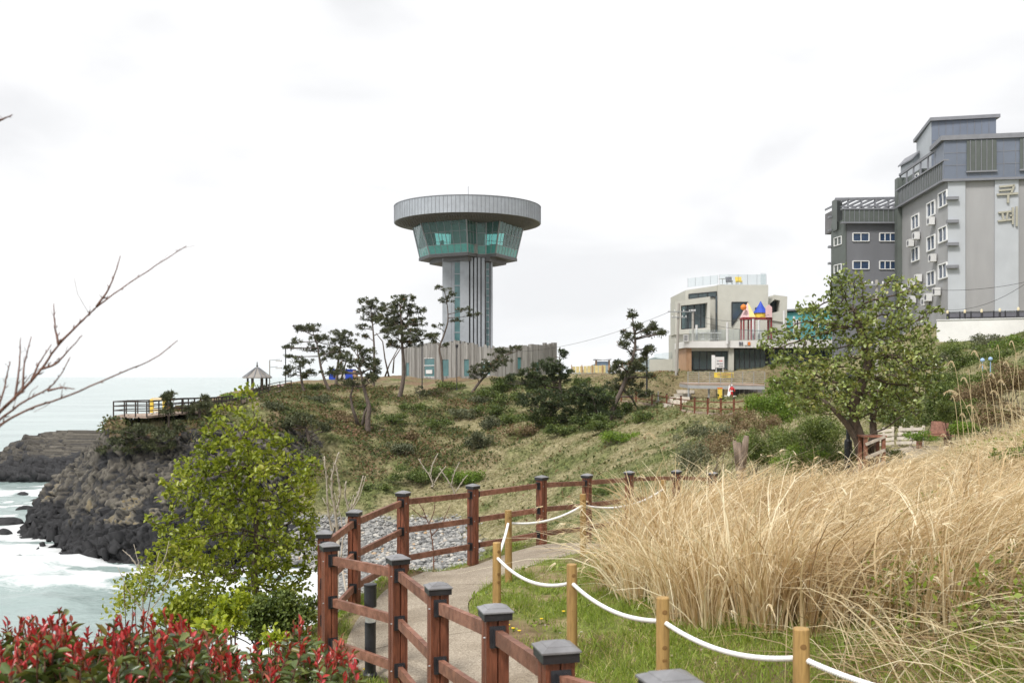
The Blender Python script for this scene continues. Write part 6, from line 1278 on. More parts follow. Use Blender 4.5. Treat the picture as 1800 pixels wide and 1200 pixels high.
m = MB(); m.sheet([(rb0[0]-.02,rb0[1]+.2,g+.42),(rb0[0]+.58,rb0[1]+.12,g+.42),(rb0[0]+.62,rb0[1]+.3,g+.82),(rb0[0]+.1,rb0[1]+.38,g+.82)], .05); m.build('backrest', M['rail_wood'], t_)
for sx_ in (-.45,.45): m = MB(); m.bar((rb0[0]+sx_,rb0[1],g-.1), (rb0[0]+sx_,rb0[1],g+.36), .07, .3); m.build('leg', M['post_wood'], t_)
cs0 = P(1532, 823, 24.6); g = gz(cs0[0], cs0[1]); t_ = thing('timber_stand', (cs0[0],cs0[1],g), 'weathered red timber stand propped against the big tree trunk', 'stand')
for sx_ in (-.22, .22):
    for sy_ in (-.2,.2): m = MB(); m.bar((cs0[0]+sx_,cs0[1]+sy_,g-.1), (cs0[0]+sx_,cs0[1]+sy_,g+.95), .08, .08); m.build('leg', M['rail_wood'], t_)
for zz in (.25,.55,.88): m = MB(); m.bar((cs0[0]-.24,cs0[1]-.25,g+zz-.1), (cs0[0]+.24,cs0[1]-.25,g+zz+.1), .05, .07); m.build('brace', M['pale_twig'], t_)
m = MB(); m.box(cs0[0]-.28, cs0[0]+.28, cs0[1]-.26, cs0[1]+.26, g+.955, g+1.0); m.build('top', M['rail_wood'], t_)
s0 = P(1304, 838, 20.2); hk = 1.75; g = gz(s0[0], s0[1])
m = MB(); m.tube([(s0[0]+.12,s0[1],g-.3),(s0[0]+.06,s0[1],g+.25*hk),(s0[0]-.04,s0[1],g+.6*hk),(s0[0]-.1,s0[1],g+.86*hk)], [.13,.10,.10,.075], 10); m.tube([(s0[0]-.02,s0[1],g+.55*hk),(s0[0]+.06,s0[1]+.03,g+.8*hk),(s0[0]+.10,s0[1]+.02,g+.94*hk)], [.1,.08,.05], 8); m.tube([(s0[0]-.06,s0[1]-.02,g+.6*hk),(s0[0]-.16,s0[1]-.04,g+.88*hk)], [.08,.04], 7)
tag(m.build('tree_stump', mat('weathered_wood', (.19,.145,.11), .9, .4, 8, bump=.6, bscale=20, stretch=(3,3,.6)), smooth=True), 'weathered brown tree stump at the far edge of the dry grass', 'tree stump')
for i, (px, py) in enumerate([(1727,633),(1741,631)]):
    c0 = P(px, py, 44); m = MB(); m.lathe([(.01,-.08),(.08,-.05),(.10,.01),(.07,.07),(.02,.10)], c0, 10); z_g = gz(c0[0],c0[1]); m.tube([(c0[0],c0[1],min(z_g, c0[2]-.3)-.1),(c0[0],c0[1],c0[2]-.1)], .02, 5)
    tag(m.build('float', M['sky_panel']), ['light blue ball on a stick in the bank bushes, the left one','light blue ball on a stick in the bank bushes, the right one'][i], 'ball')
# ================================================================ TREES AND SHRUBS
def colonise(root, att, step, infl, kill, iters=160):
    """branches that grow towards a cloud of points; root: polyline of 3-D points"""
    nodes = [np.array(p, float) for p in root]; par = [-1] + list(range(len(root)-1)); att = np.array(att, float); alive = np.ones(len(att), bool)
    near = np.full(len(att), 1e9); who = np.zeros(len(att), int)
    def upd(i0):
        Nn = np.array(nodes[i0:]); d = np.linalg.norm(att[:,None] - Nn[None], axis=2); k = d.argmin(1); dd = d[np.arange(len(att)), k]; b_ = dd < near; near[b_] = dd[b_]; who[b_] = k[b_] + i0
    upd(0)
    for _ in range(iters):
        use = alive & (near < infl)
        if not use.any(): break
        i0 = len(nodes); acc = {}
        dv = unit(att[use] - np.array(nodes)[who[use]])
        for w_, v in zip(who[use], dv): acc.setdefault(w_, []).append(v)
        for w_, vs in acc.items():
            v = np.mean(vs, axis=0) + RNG.normal(size=3)*.12; n_ = np.linalg.norm(v)
            if n_ < .05: continue
            nodes.append(nodes[w_] + v/n_*step); par.append(w_)
        if len(nodes) == i0: break
        upd(i0); alive &= near > kill
    return np.array(nodes), np.array(par)
def limb_mesh(nodes, par, r_tip, r_root, p=2.2, sides=6):
    n = len(nodes); w_ = np.zeros(n); kids = [[] for _ in range(n)]
    for i in range(1, n): kids[par[i]].append(i)
    for i in range(n-1, -1, -1):
        w_[i] = w_[i] if kids[i] else 1.0
        if i: w_[par[i]] += w_[i]
    rad = r_tip + (r_root - r_tip)*(w_/w_[0])**(1/p); m = MB(); stack = [(0, None)]
    while stack:
        s, pre = stack.pop(); ch = [pre, s] if pre is not None else [s]
        c = s
        while kids[c]:
            ks = sorted(kids[c], key=lambda k: -w_[k])
            for k in ks[1:]: stack.append((k, c))
            c = ks[0]; ch.append(c)
        if len(ch) > 1:
            rr = [rad[k] for k in ch]
            if pre is not None: rr[0] = rr[1]
            m.tube([nodes[k] for k in ch], rr, sides if rr[0] > .02 else 4)
    return m, w_, rad
def env_points(blobs, n):
    """points filling a set of ellipsoids (cx,cy,cz,rx,ry,rz)"""
    vol = np.array([b_[3]*b_[4]*b_[5] for b_ in blobs])**.8; pick = RNG.choice(len(blobs), n, p=vol/vol.sum()); B = np.array(blobs)[pick]
    v = rand_dir(n)*(RNG.uniform(size=n)**.42)[:,None]; return B[:,:3] + v*B[:,3:]
def pxblob(px, py, rx, ry, Y, dy=0, depth=None):
    c = P(px, py, Y); s = Y/F; return (c[0], c[1]+dy, c[2], rx*s, (depth or rx*.9*s), ry*s)
def leafy_tree(name, label, cat, root, blobs, natt, step, infl, kill, r_root, m_leaf, per, ln, wd, trunk_m='bark', r_tip=.006, tipw=4, spread=.10, group=None, upb=.6, tone=0.0, stems=None, tk=2.2):
    base = root[0]; t_ = thing(name, base, label, cat, group); att = env_points(blobs, natt)
    nodes, par = colonise(root, att, step, infl, kill)
    m, w_, rad = limb_mesh(nodes, par, r_tip, r_root, tk); m.build('trunk', M[trunk_m], t_, smooth=True)
    ids = np.where(w_ <= tipw)[0]; ids = ids[ids >= len(root)]; C = np.repeat(nodes[ids], per, 0); n = len(C)
    tw = unit(nodes[ids] - nodes[par[ids]]); tw = np.repeat(tw, per, 0); C = C + rand_dir(n)*spread*RNG.uniform(.1, 1, n)[:,None] 
    D = unit(tw*.5 + rand_dir(n, upb)); nn_ = rand_dir(n, 1.1)
    ctr = nodes.mean(0); clump = fbm(C[:,0]*2.1/ (spread*10), C[:,2]*2.1/(spread*10) + C[:,1], 301, 3)
    rnd = np.clip(RNG.uniform(size=n)*.72 + (clump-.5)*.7 + .14 + tone, 0, .95) + .05*(RNG.uniform(size=n) < .012)
    leaves('crown', C, D, nn_, ln*RNG.uniform(.65,1.2,n), wd*RNG.uniform(.7,1.2,n), M[m_leaf], rnd, t_)
    return t_
# ---- the bright green tree left of the fence
Yt = 12.6
def gp(px, Y, dz=0): c = P(px, 900, Y); return np.array([c[0], c[1], gz(c[0], c[1]) + dz])
rt = gp(452, Yt, -.15)
stem = [rt, rt+[.02,0,.5], P(447,1010,Yt), P(452,935,Yt), P(446,880,Yt), P(438,820,Yt+.05), P(432,760,Yt)]
bl = [pxblob(432,722,24,52,Yt), pxblob(425,790,88,60,Yt), pxblob(378,735,20,22,Yt), pxblob(455,850,105,85,Yt), pxblob(520,850,55,60,Yt), pxblob(380,860,88,70,Yt), pxblob(330,850,62,50,Yt), pxblob(430,945,130,80,Yt), pxblob(330,945,75,55,Yt), pxblob(530,945,48,75,Yt), pxblob(300,1000,70,40,Yt), pxblob(430,1040,120,60,Yt), pxblob(510,1050,50,70,Yt), pxblob(250,1020,45,35,Yt), pxblob(400,1075,110,55,Yt), pxblob(480,1090,90,50,Yt), pxblob(432,690,14,30,Yt), pxblob(300,910,40,30,Yt)]
leafy_tree('broadleaf_tree', 'bright yellow-green leafy tree in front of the sea, left of the fence', 'tree', stem, bl, 2300, .075, .6, .11, .05, 'leaf_spring', 8, .068, .046, spread=.09, r_tip=.003, tipw=3, tk=1.9)
# ---- the dark olive tree at the right
Yr = 25.0
rt = gp(1521, Yr, -.2)
stem = [rt, P(1522,800,Yr), P(1512,772,Yr), P(1500,740,Yr), P(1499,712,Yr), P(1510,685,Yr-.05), P(1523,655,Yr), P(1527,630,Yr), P(1519,600,Yr), P(1508,570,Yr), P(1503,545,Yr)]
bl = [pxblob(1490,505,46,38,Yr), pxblob(1585,525,46,45,Yr), pxblob(1440,560,55,45,Yr), pxblob(1520,580,95,60,Yr), pxblob(1375,610,48,40,Yr), pxblob(1430,650,85,50,Yr), pxblob(1560,640,85,55,Yr), pxblob(1600,590,55,45,Yr), pxblob(1640,548,24,16,Yr), pxblob(1620,660,50,50,Yr), pxblob(1480,700,90,38,Yr), pxblob(1580,710,60,35,Yr), pxblob(1410,700,45,30,Yr), pxblob(1400,532,12,18,Yr)]
leafy_tree('broadleaf_tree', 'large dark olive tree with forked trunk beside the path in front of the hotel', 'tree', stem, [(b_[0],b_[1],b_[2],b_[3]*.95,b_[4]*.9,b_[5]*.97) for b_ in bl], 2500, .13, 1.6, .19, .15, 'leaf_olive', 7, .105, .082, spread=.17, r_tip=.006, tipw=3, tk=1.75, tone=.10)
def twin(pts, r0, r1, mname='bark'):
    m = MB(); m.tube(pts, list(np.linspace(r0, r1, len(pts))), 7); return m
big = bpy.data.objects['broadleaf_tree.001']
twin([rt+[.12,.1,0], P(1530,790,Yr+.1), P(1536,765,Yr+.15), P(1534,735,Yr+.2), P(1541,705,Yr+.2), P(1560,670,Yr+.3)], .13, .05).build('stem', M['bark'], big, smooth=True)
twin([rt+[-.1,-.1,.3], P(1506,775,Yr-.1), P(1488,745,Yr-.2), P(1470,725,Yr-.3), P(1445,700,Yr-.3)], .10, .04).build('stem', M['bark'], big, smooth=True)

# ---- shrubs: one builder, each its own outline
def shrub(px, py, rx, ry, label, m_leaf='leaf_bush', Y=None, dens=1.0, ln=None, lumps=7, name='shrub', group=None, cat='bush', stemn=5, tone=0.0, base_py=None, trunk_m='bark', loose=.25):
    if Y is None: h_ = hit(px, (base_py or py+ry*.75)); Y = h_[1]
    s = Y/F; c = P(px, py, Y); zg = gz(c[0], c[1]); t_ = thing(name, (c[0], c[1], zg), label, cat, group)
    bl = [(c[0], c[1], c[2]-ry*s*.1, rx*s*.62, rx*s*.5, ry*s*.62)]
    for k in range(lumps+2):
        u = RNG.uniform(-1,1); f = RNG.uniform(.18,.46)
        bl.append((c[0]+rx*s*u, c[1]+rx*s*.6*RNG.uniform(-1,1), c[2]+ry*s*RNG.uniform(-.7,.75)*(1-.6*u*u), rx*s*f, rx*s*f*.8, ry*s*f*RNG.uniform(.7,1.3)))
    ln = ln or max(.05, 3.6*s); area = rx*ry*s*s/(ln*ln); n = int(np.clip(area*42*dens, 160, 14000)); C = env_points(bl, n); g = ground0(C[:,0], C[:,1]); C[:,2] = np.maximum(C[:,2], g + .05 + .3*ln*RNG.uniform(size=n))
    clump = fbm(C[:,0]/(rx*s)*3.1 + 7, C[:,2]/(rx*s)*3.1 + C[:,1], 311, 3); C = C + rand_dir(n)*ln*loose*(1 + 5*(RNG.uniform(size=n) < .12))[:,None]; rnd = np.clip(RNG.uniform(size=n)*.75 + (clump-.5)*.8 + .12 + tone, 0, 1)
    leaves('crown', C, rand_dir(n, .5), rand_dir(n, 1.0) + np.array([0,-.35,0]), ln*RNG.uniform(.6,1.25,n), ln*.62*RNG.uniform(.6,1.2,n), M[m_leaf], rnd, t_, six=Y < 30)
    m = MB()
    for k in range(stemn):
        e_ = C[RNG.integers(n)]; b0 = np.array([c[0] + RNG.uniform(-.35,.35)*rx*s, c[1] + RNG.uniform(-.3,.3)*rx*s, zg-.1]); mid = (b0*.6+e_*.4) + RNG.normal(size=3)*rx*s*.06
        q_ = b0*.3 + e_*.7 + RNG.normal(size=3)*rx*s*.10; m.tube([b0, mid, q_, e_], [max(.008, .022*ry*s), .014*ry*s+.005, .006, .004], 5)
    m.build('stem', M[trunk_m], t_); return t_
# ---- pines: pads of needles at the end of crooked limbs
def needles(C, size):
    n = len(C); k = 5; Cc = np.repeat(C, k, 0); D = rand_dir(n*k, .75); return Cc, D, rand_dir(n*k), np.repeat(size, k)
def pine(label, trunk, pads, Y, r0=.16, m='needle', dens=1.0, tuft=.34, name='pine_tree', extra=(), ground_at=None, group='pines on the headland', cat='pine tree', flat=1.0):
    s = Y/F; T = [P(px, py, Y) for px, py in trunk]; zg = gz(T[0][0], T[0][1])
    if T[0][2] > zg - .1: T = [np.array([T[0][0], T[0][1], zg-.3])] + T[1:] if len(T) > 1 and T[1][2] > zg else [np.array([T[0][0],T[0][1],zg-.3])] + T
    t_ = thing(name, (T[0][0], T[0][1], zg), label, cat, group); wm = MB()
    # smooth the trunk a little
    T = np.array(T); u = np.linspace(0, len(T)-1, (len(T)-1)*4+1); Ts = np.stack([np.interp(u, np.arange(len(T)), T[:,i]) for i in range(3)], 1)
    for _ in range(2): Ts[1:-1] = (Ts[:-2] + 2*Ts[1:-1] + Ts[2:])/4
    wm.tube(Ts, list(r0*(1-.72*np.linspace(0,1,len(Ts)))), 8); Cs = []
    for ex in extra: E_ = [P(px, py, Y) + np.array([0,.4,0]) for px, py in ex]; E_[0] = np.array([E_[0][0], E_[0][1], min(E_[0][2], max(E_[0][2]-2, gz(E_[0][0],E_[0][1])-.2)) if ex[0][1] > 690 else E_[0][2]]); wm.tube(E_, list(np.linspace(r0*.6, r0*.25, len(E_))), 6)
    for (px, py, rx, ry) in pads:
        dy = RNG.uniform(-1,1)*max(rx*s*.9, 1.0); c = P(px, py, Y) + np.array([0,dy,0]); rxm, rym = rx*s*1.06, max(ry*s*1.25, .28)
        d = np.linalg.norm(Ts - (c - np.array([0,0,rym*1.2])), axis=1) + 2.0*(Ts[:,2] > c[2]); j = int(np.argmin(d)); a = Ts[j]; mid = a*.45 + c*.55 + np.array([0,0,-.15*rxm + .1]); wm.tube([a, mid, c - [0,0,rym*.3]], [r0*.36, r0*.22, r0*.10], 5)
        for q in range(4): e_ = c + np.array([RNG.uniform(-.75,.75)*rxm, RNG.uniform(-.6,.6)*rxm, RNG.uniform(-.5,.4)*rym]); wm.tube([mid, (mid+e_)/2+[0,0,-.05], e_], [r0*.18, r0*.12, .02], 4)
        # clumps within the pad
        ncl = max(6, int(5*rxm*max(rym,.5)*2.8)); cc = env_points([(c[0],c[1],c[2],rxm*.92,rxm*.75,rym*.85)], ncl); 
        nt = int(max(8, 10*dens)); off = rand_dir(ncl*nt)*(RNG.uniform(size=ncl*nt)**.5)[:,None]*np.array([.46,.46,.24*flat])*max(.6, tuft*2.2)
        Cs.append(np.repeat(cc, nt, 0) + off)
    C = np.concatenate(Cs); n = len(C); size = tuft*RNG.uniform(.6, 1.15, n); Cc, D, Nn, sz = needles(C, size)
    rnd = np.clip(np.repeat(RNG.uniform(size=n)*.6 + .4*fbm(C[:,0]*.9, C[:,2]*1.2 + C[:,1]*.5, 331, 3) - .05, 5) + RNG.normal(size=n*5)*.06, 0, .985); rnd = np.where(np.repeat(RNG.uniform(size=n) < .02, 5), 1.0, rnd)
    wm.build('trunk', M['pine_bark'], t_, smooth=True); leaves('crown', Cc, D, Nn, sz, sz*.26, M[m], rnd, t_, six=False, fold=.05); return t_
YA = hit(700,703)[1]
pine('tallest dense pine with one bent trunk left of the grey hall', [(700,703),(707,680),(711,650),(707,612),(706,575),(703,535)], [(705,526,24,10),(690,540,28,12),(722,545,26,11),(680,562,28,12),(712,568,42,14),(738,586,22,8),(700,588,36,12),(722,602,24,9),(757,592,14,4),(690,605,20,8),(733,566,14,7)], YA, .30, dens=1.15)
pine('loose tall pine just behind the tallest pine', [(657,690),(657,650),(658,610),(655,570),(652,545)], [(652,532,22,9),(636,544,12,6),(664,540,18,10),(650,557,20,8),(640,574,15,6),(668,560,16,8),(645,590,10,4),(672,582,12,5)], YA+14, .2, extra=[[(683,662),(676,630),(672,600),(660,585)],[(690,656),(692,630),(705,610)],[(676,662),(684,640),(699,612)]])
YC = hit(647,761)[1]
pine('leaning pine with a curved pale trunk low on the slope', [(647,761),(646,738),(650,716),(642,692),(637,668),(632,645)], [(622,634,44,12),(650,655,26,10),(600,650,20,8),(642,615,20,9),(612,672,32,8),(656,666,17,8),(588,655,14,5),(628,612,14,7),(662,640,14,6)], YC, .30, extra=[[(631,740),(618,716),(615,696),(622,670)],[(650,756),(664,758),(675,755)],[(634,738),(640,725),(646,712)]])
YD = hit(582,688)[1]
pine('slanting open pine left of the blue stall', [(582,688),(571,670),(563,642),(559,610),(552,590)], [(535,580,17,7),(548,576,20,8),(520,600,14,5),(562,596,22,7),(544,612,26,7),(504,610,13,4),(572,628,17,6),(513,626,13,5),(524,577,8,5),(592,615,12,5)], YD, .22)
pine('small rounded pine near the pavilion', [(536,690),(530,670),(528,650),(527,640)], [(530,637,24,9),(514,648,16,6),(546,655,22,6),(507,657,13,5),(536,660,14,5)], hit(536,690)[1], .2)
pine('flat topped pine above the blue stall', [(590,668),(594,640),(598,610),(600,595)], [(600,588,30,8),(584,598,22,7),(616,604,22,8),(578,618,22,7),(602,624,24,8),(560,600,12,5)], YD+10, .22, extra=[[(586,664),(590,648),(603,632)],[(600,664),(606,640),(612,620)]])
pine('thin wispy pine in front of the tower shaft', [(778,656),(776,632),(771,612),(780,590),(788,565),(787,540),(782,515)], [(780,507,17,4),(786,529,15,6),(816,544,15,3.5),(832,553,18,2.5),(771,574,11,4),(764,590,14,3.5),(802,563,12,3.5),(780,607,11,2.5),(794,517,10,3),(760,600,8,3)], 137, .18, dens=.8)
pine('leaning pine reaching right in front of the grey hall', [(826,690),(842,672),(857,657),(864,640)], [(880,620,26,7),(850,650,26,11),(906,612,15,3),(866,640,26,9),(838,657,18,8),(884,632,16,6)], hit(826,692)[1], .2)
pine('dense dark pine at the right end of the grey hall', [(985,705),(984,680),(985,655),(984,635)], [(984,622,13,9),(977,642,24,13),(932,656,26,11),(955,642,20,10),(902,668,20,9),(962,668,42,16),(992,655,14,12),(940,672,30,12)], hit(985,716)[1], .24, m='needle_dark', dens=1.3)
YJ = hit(1068,742)[1]
pine('tall pine standing between the skyline kiosk and the beige building', [(1068,742),(1080,712),(1094,682),(1108,645),(1118,605),(1113,570)], [(1113,553,10,9),(1118,574,14,8),(1106,590,17,9),(1094,606,15,7),(1140,584,18,9),(1160,586,13,4),(1151,573,7,6),(1128,625,22,14),(1143,612,14,8),(1105,650,32,14),(1120,642,20,12),(1100,675,36,14),(1120,692,26,10),(1142,662,10,4),(1085,640,10,6)], YJ, .26, dens=1.1, extra=[[(1094,682),(1112,700),(1120,715)]])
pine('low dark pine left of the leaning grey trunk', [(1048,735),(1046,712),(1040,695)], [(1040,690,30,13),(1020,705,28,13),(1062,708,26,13),(1005,690,22,11),(1040,722,34,11),(1068,730,22,10)], YJ-1, .2, m='needle_dark', dens=1.3)
pine('dark pine thicket middle of the slope below the hall', [(972,745),(968,720),(965,700)], [(962,698,36,14),(930,705,30,13),(990,708,28,14),(960,722,30,11),(1000,728,24,10)], hit(972,748)[1], .2, m='needle_dark', dens=1.25)
pine('low sprawling pine hanging over the cliff under the viewing deck', [(268,772),(258,764),(250,757)], [(225,766,34,10),(262,756,40,10),(300,762,36,11),(240,782,36,10),(205,775,20,8),(285,780,34,10),(320,750,22,10),(190,790,16,6)], hit(268,776)[1], .14, m='needle', dens=1.2)
pine('bushy pine at the landward end of the viewing deck', [(352,740),(350,722),(349,710)], [(350,704,20,7),(336,716,18,7),(364,716,22,8),(345,728,26,9),(372,735,22,9),(310,728,12,5)], 88, .16, dens=1.1)
pine('little pine rising beside the yellow photo frame', [(297,738),(296,715),(294,700)], [(294,692,8,3),(298,702,10,4),(290,715,10,5),(300,724,12,6)], 84, .1)
pine('bent dark pine shrub in the hollow of the slope', [(545,775),(540,758),(535,745)], [(525,742,34,10),(560,748,26,9),(500,750,24,8),(540,735,24,8),(575,752,14,6)], hit(545,778)[1], .2, m='needle', dens=1.25)
pine('young pine below the black lamp post of the hall', [(738,700),(738,690),(738,684)], [(738,687,10,6),(748,693,9,5)], hit(738,703)[1], .1)
# ---- shrubs over the slopes
SH = [(742,832,48,22,'broad green bush at the foot of the slope behind the fence','leaf_bush',0),(815,838,30,22,'vivid green bush right of the pale bare branches','leaf_vivid',0),(840,772,26,22,'dark grey-green bush on the slope below the hall','leaf_grey',0),
 (702,788,28,14,'grey-brown bush in the middle of the left slope','leaf_grey',0),(676,858,12,8,'small green bush in the grass left of the broad green one','leaf_bush',.1),(1090,768,34,15,'bright yellow-green shrub below the dark pines','leaf_vivid',.1),
 (648,856,9,9,'tiny dark bush above the grey cobbles','leaf_bush',-.1),(880,698,34,18,'dark shrub at the left end of the pine thicket','leaf_bush',-.15),(900,735,34,14,'yellow-green shrub below the dark thicket','leaf_bush',.1),(845,700,22,12,'dark shrub under the leaning pine by the hall','leaf_grey',0),
 (940,683,26,14,'green shrub at the foot of the dense dark pine','leaf_bush',.05),(1015,672,20,14,'dark shrub under the skyline bank','leaf_bush',-.1),(785,676,26,10,'low green shrubs under the pale pole by the hall','leaf_bush',0),(815,726,24,13,'dull green shrub on the upper slope','leaf_grey',.05),
 (765,745,26,12,'olive shrub right of the leaning pine trunk','leaf_bush',-.05),(480,712,24,12,'grey-green shrub at the crest left of the pines','leaf_grey',0),(500,775,22,12,'olive shrub at the left foot of the slope','leaf_bush',-.1),(415,697,34,8,'fresh green hedge strip on the crest beside the deck ramp','leaf_vivid',0),
 (462,682,16,8,'dark shrub at the foot of the pavilion','leaf_grey',-.1),(553,680,14,9,'green shrub at the foot of the small rounded pine','leaf_bush',0),(720,765,20,10,'rusty olive shrub in the slope centre','leaf_dry',.1),(1125,735,22,12,'green shrub under the grey leaning trunk','leaf_bush',0),
 (1060,862,26,12,'green shrub just behind the fence by the rope post','leaf_bush',.1),(870,722,30,16,'dark shrub below the leaning pine of the hall','leaf_bush',-.1),(860,745,28,16,'grey-green shrub above the dark grey-green bush','leaf_grey',.05),(1070,690,26,16,'dark shrub against the foot of the tall pine','leaf_bush',-.15),(1025,735,34,18,'shadowed shrub at the right of the pine thicket','leaf_bush',-.12),(985,755,30,14,'olive shrub at the lower edge of the pine thicket','leaf_bush',0),(600,735,30,14,'rust and olive shrub under the leaning pine','leaf_dry',0),(690,735,26,12,'low olive shrub below the tallest pine','leaf_bush',-.05),(735,715,26,12,'green shrub on the slope under the black lamp','leaf_bush',0),(896,670,30,16,'dark shrub at the left foot of the dense dark pine','leaf_bush',-.15),(1004,692,32,20,'dark green shrub right of the dense dark pine','leaf_bush',-.15),(1045,702,34,20,'dark green shrub left of the tall pine trunk','leaf_bush',-.18),(1088,718,30,20,'dark shrub around the grey leaning trunk','leaf_bush',-.18),(930,757,30,12,'olive brown shrub below the middle of the thicket','leaf_dry',.1),(560,700,26,10,'grey-green shrub at the foot of the slanting pine','leaf_grey',0),(915,650,24,13,'dark shrub between the leaning pine and the dense dark pine','leaf_bush',-.18),(880,680,26,14,'olive shrub at the foot of the leaning pine','leaf_bush',-.1),(960,735,44,18,'wide dark shrub at the middle of the pine thicket','leaf_bush',-.16),(1065,745,40,16,'wide green shrub below the grey leaning trunk','leaf_bush',-.05),(640,715,16,8,'small shrub left of the bent pine base','leaf_bush',-.1)]
for (px, py, rx, ry, lb, m_, tn) in SH: shrub(px, py, rx, ry, lb, m_, tone=tn)
# thicket between boardwalk and path at the right
TH = [(1362,715,46,42,46,'vivid green bush below the steel deck','leaf_vivid',.05,1),(1205,800,34,46,33,'sparse bluish-green shrub behind the last fence post','leaf_grey',.1,.55),(1265,775,46,36,38,'brownish twiggy shrub left of the tree stump','leaf_dry',.0,.6),(1340,790,46,42,31,'mid-green bush right of the tree stump','leaf_bush',.1,1),
 (1420,770,66,52,30,'large green bush left of the big tree trunk','leaf_bush',.15,1),(1400,810,56,32,26.5,'low leafy bush at the far edge of the dry grass','leaf_vivid',.0,.9),(1330,745,40,26,44,'dry bush under the red figure','leaf_dry',.1,.7),(1465,810,40,34,26.5,'dense green bush touching the black lamp base','leaf_bush',.1,.9),
 (1590,735,66,26,38,'shadowed green bush behind the pale benches','leaf_bush',-.05,1),(1655,700,52,40,38,'olive bush right of the big tree','leaf_bush',.0,1),(1700,632,54,26,52,'green bush below the white wall','leaf_bush',.05,1),(1765,628,46,30,48,'green and straw bush under the white wall at the right edge','leaf_bush',.1,.9),
 (1730,690,54,40,30,'dry brown bramble on the right bank','leaf_dry',.05,.8),(1790,660,44,40,28,'reddish dry bramble at the right edge','leaf_dry',.1,.7),(1680,720,38,32,27,'green bramble above the reddish bench','leaf_bush',.1,.8),(1625,640,40,26,56,'olive bush below the hotel corner','leaf_grey',.05,1),(1560,690,40,30,44,'dark bush behind the big tree trunk','leaf_bush',-.1,1)]
for (px, py, rx, ry, Y, lb, m_, tn, de) in TH: shrub(px, py, rx, ry, lb, m_, Y=Y, tone=tn, dens=de, stemn=9)
for (px, py, rx, ry, Y, lb, m_, tn, de) in [(1670,612,40,20,60,'green bush touching the left end of the white wall','leaf_bush',.05,1),(1740,604,40,18,58,'grey-green bush along the foot of the white wall','leaf_grey',.1,1),(1795,606,36,22,54,'green bush at the right end of the white wall','leaf_vivid',-.1,1),
 (1640,668,36,30,46,'olive bush behind the right edge of the big tree','leaf_bush',-.05,1),(1700,672,44,28,40,'dense green bush in the middle of the right bank','leaf_bush',.1,1),(1760,668,40,26,36,'straw brown bramble in the middle of the right bank','leaf_dry',.1,.9),(1690,752,34,22,25,'green weeds right of the reddish bench','leaf_vivid',-.05,.8),
 (1740,730,44,26,22,'mixed brown bramble above the flattened grass','leaf_dry',.05,.8),(1780,800,36,24,14,'green weeds among the dry grass at the right edge','leaf_vivid',-.05,.5),(1620,765,30,14,30,'low green weeds beside the path end','leaf_vivid',0,.8),(1570,800,30,12,26,'low weeds at the foot of the timber stand','leaf_bush',.1,.8),
 (1300,738,36,22,52,'straw coloured bush on the slope right of the boardwalk','leaf_dry',.2,.7),(1245,760,36,22,44,'dull green bush on the slope right of the fence plume','leaf_grey',.05,.8),(1385,675,40,30,56,'bright green bush at the end of the steel deck','leaf_vivid',.1,1)]: shrub(px, py, rx, ry, lb, m_, Y=Y, tone=tn, dens=de, stemn=7)
def bare(name, label, cat, polys, Y, r0, r1, mname, base, sub=6, group=None, jit=.03):
    """polys: branch outlines in photo pixels at distance Y; each gets small side twigs"""
    b0 = np.array(base, float); t_ = thing(name, b0, label, cat, group)
    m = MB()
    for pi, pl in enumerate(polys):
        pts_ = [P(px, py, Y) + np.array([0, .045*math.sin(px*.021*3/Y*1.0 + py*.013)*Y/3, 0]) for k, (px, py) in enumerate(pl)]
        u = np.linspace(0, len(pts_)-1, (len(pts_)-1)*5+1); A_ = np.array(pts_); Q = np.stack([np.interp(u, np.arange(len(pts_)), A_[:,i]) for i in range(3)], 1)
        for _ in range(3): Q[1:-1] = (Q[:-2] + 2*Q[1:-1] + Q[2:])/4
        Q[1:-1] += RNG.normal(size=Q[1:-1].shape)*r0*jit*4
        k0 = r0 if pi == 0 else r0*.7; rr = k0 + (r1-k0)*np.linspace(0,1,len(Q))**.7; m.tube(Q, list(rr), 6)
        for k in range(2, len(Q)-1, 2):                         # buds
            d_ = unit(Q[k+1]-Q[k-1]); o_ = unit(np.cross(d_, RNG.normal(size=3))); m.tube([Q[k], Q[k]+o_*rr[k]*2.2+d_*rr[k]*2, Q[k]+o_*rr[k]*3+d_*rr[k]*5], [rr[k]*.8, rr[k]*.6, rr[k]*.1], 4)
        for k in range(sub):
            j = RNG.integers(1, len(Q)-2); d_ = unit(Q[j+1]-Q[j]); o_ = unit(d_*.8 + RNG.normal(size=3)*.5 + np.array([0,0,.4])); L_ = RNG.uniform(.1,.3)*np.linalg.norm(Q[-1]-Q[0])*.55; e_ = Q[j]+o_*L_; m.tube([Q[j], Q[j]+o_*L_*.5+RNG.normal(size=3)*L_*.07, e_], [rr[j]*.45, rr[j]*.3, r1*.5], 4)
    q0 = P(*polys[0][0], Y) + np.array([0, .045*math.sin(polys[0][0][0]*.021*3/Y + polys[0][0][1]*.013)*Y/3, 0]); m.tube([b0-[0,0,.15], b0*.5+q0*.5+np.array([-.05,0,0]), q0], [r0*1.3, r0*1.15, r0], 8)
    for pl in polys[1:]:
        if pl[0][0] < 5 or pl[0][1] > 2000: m.tube([b0*.5+q0*.5, P(*pl[0], Y)], [r0*.9, r0*.7], 6)
    m.build('branches', M[mname], t_, smooth=True); return t_
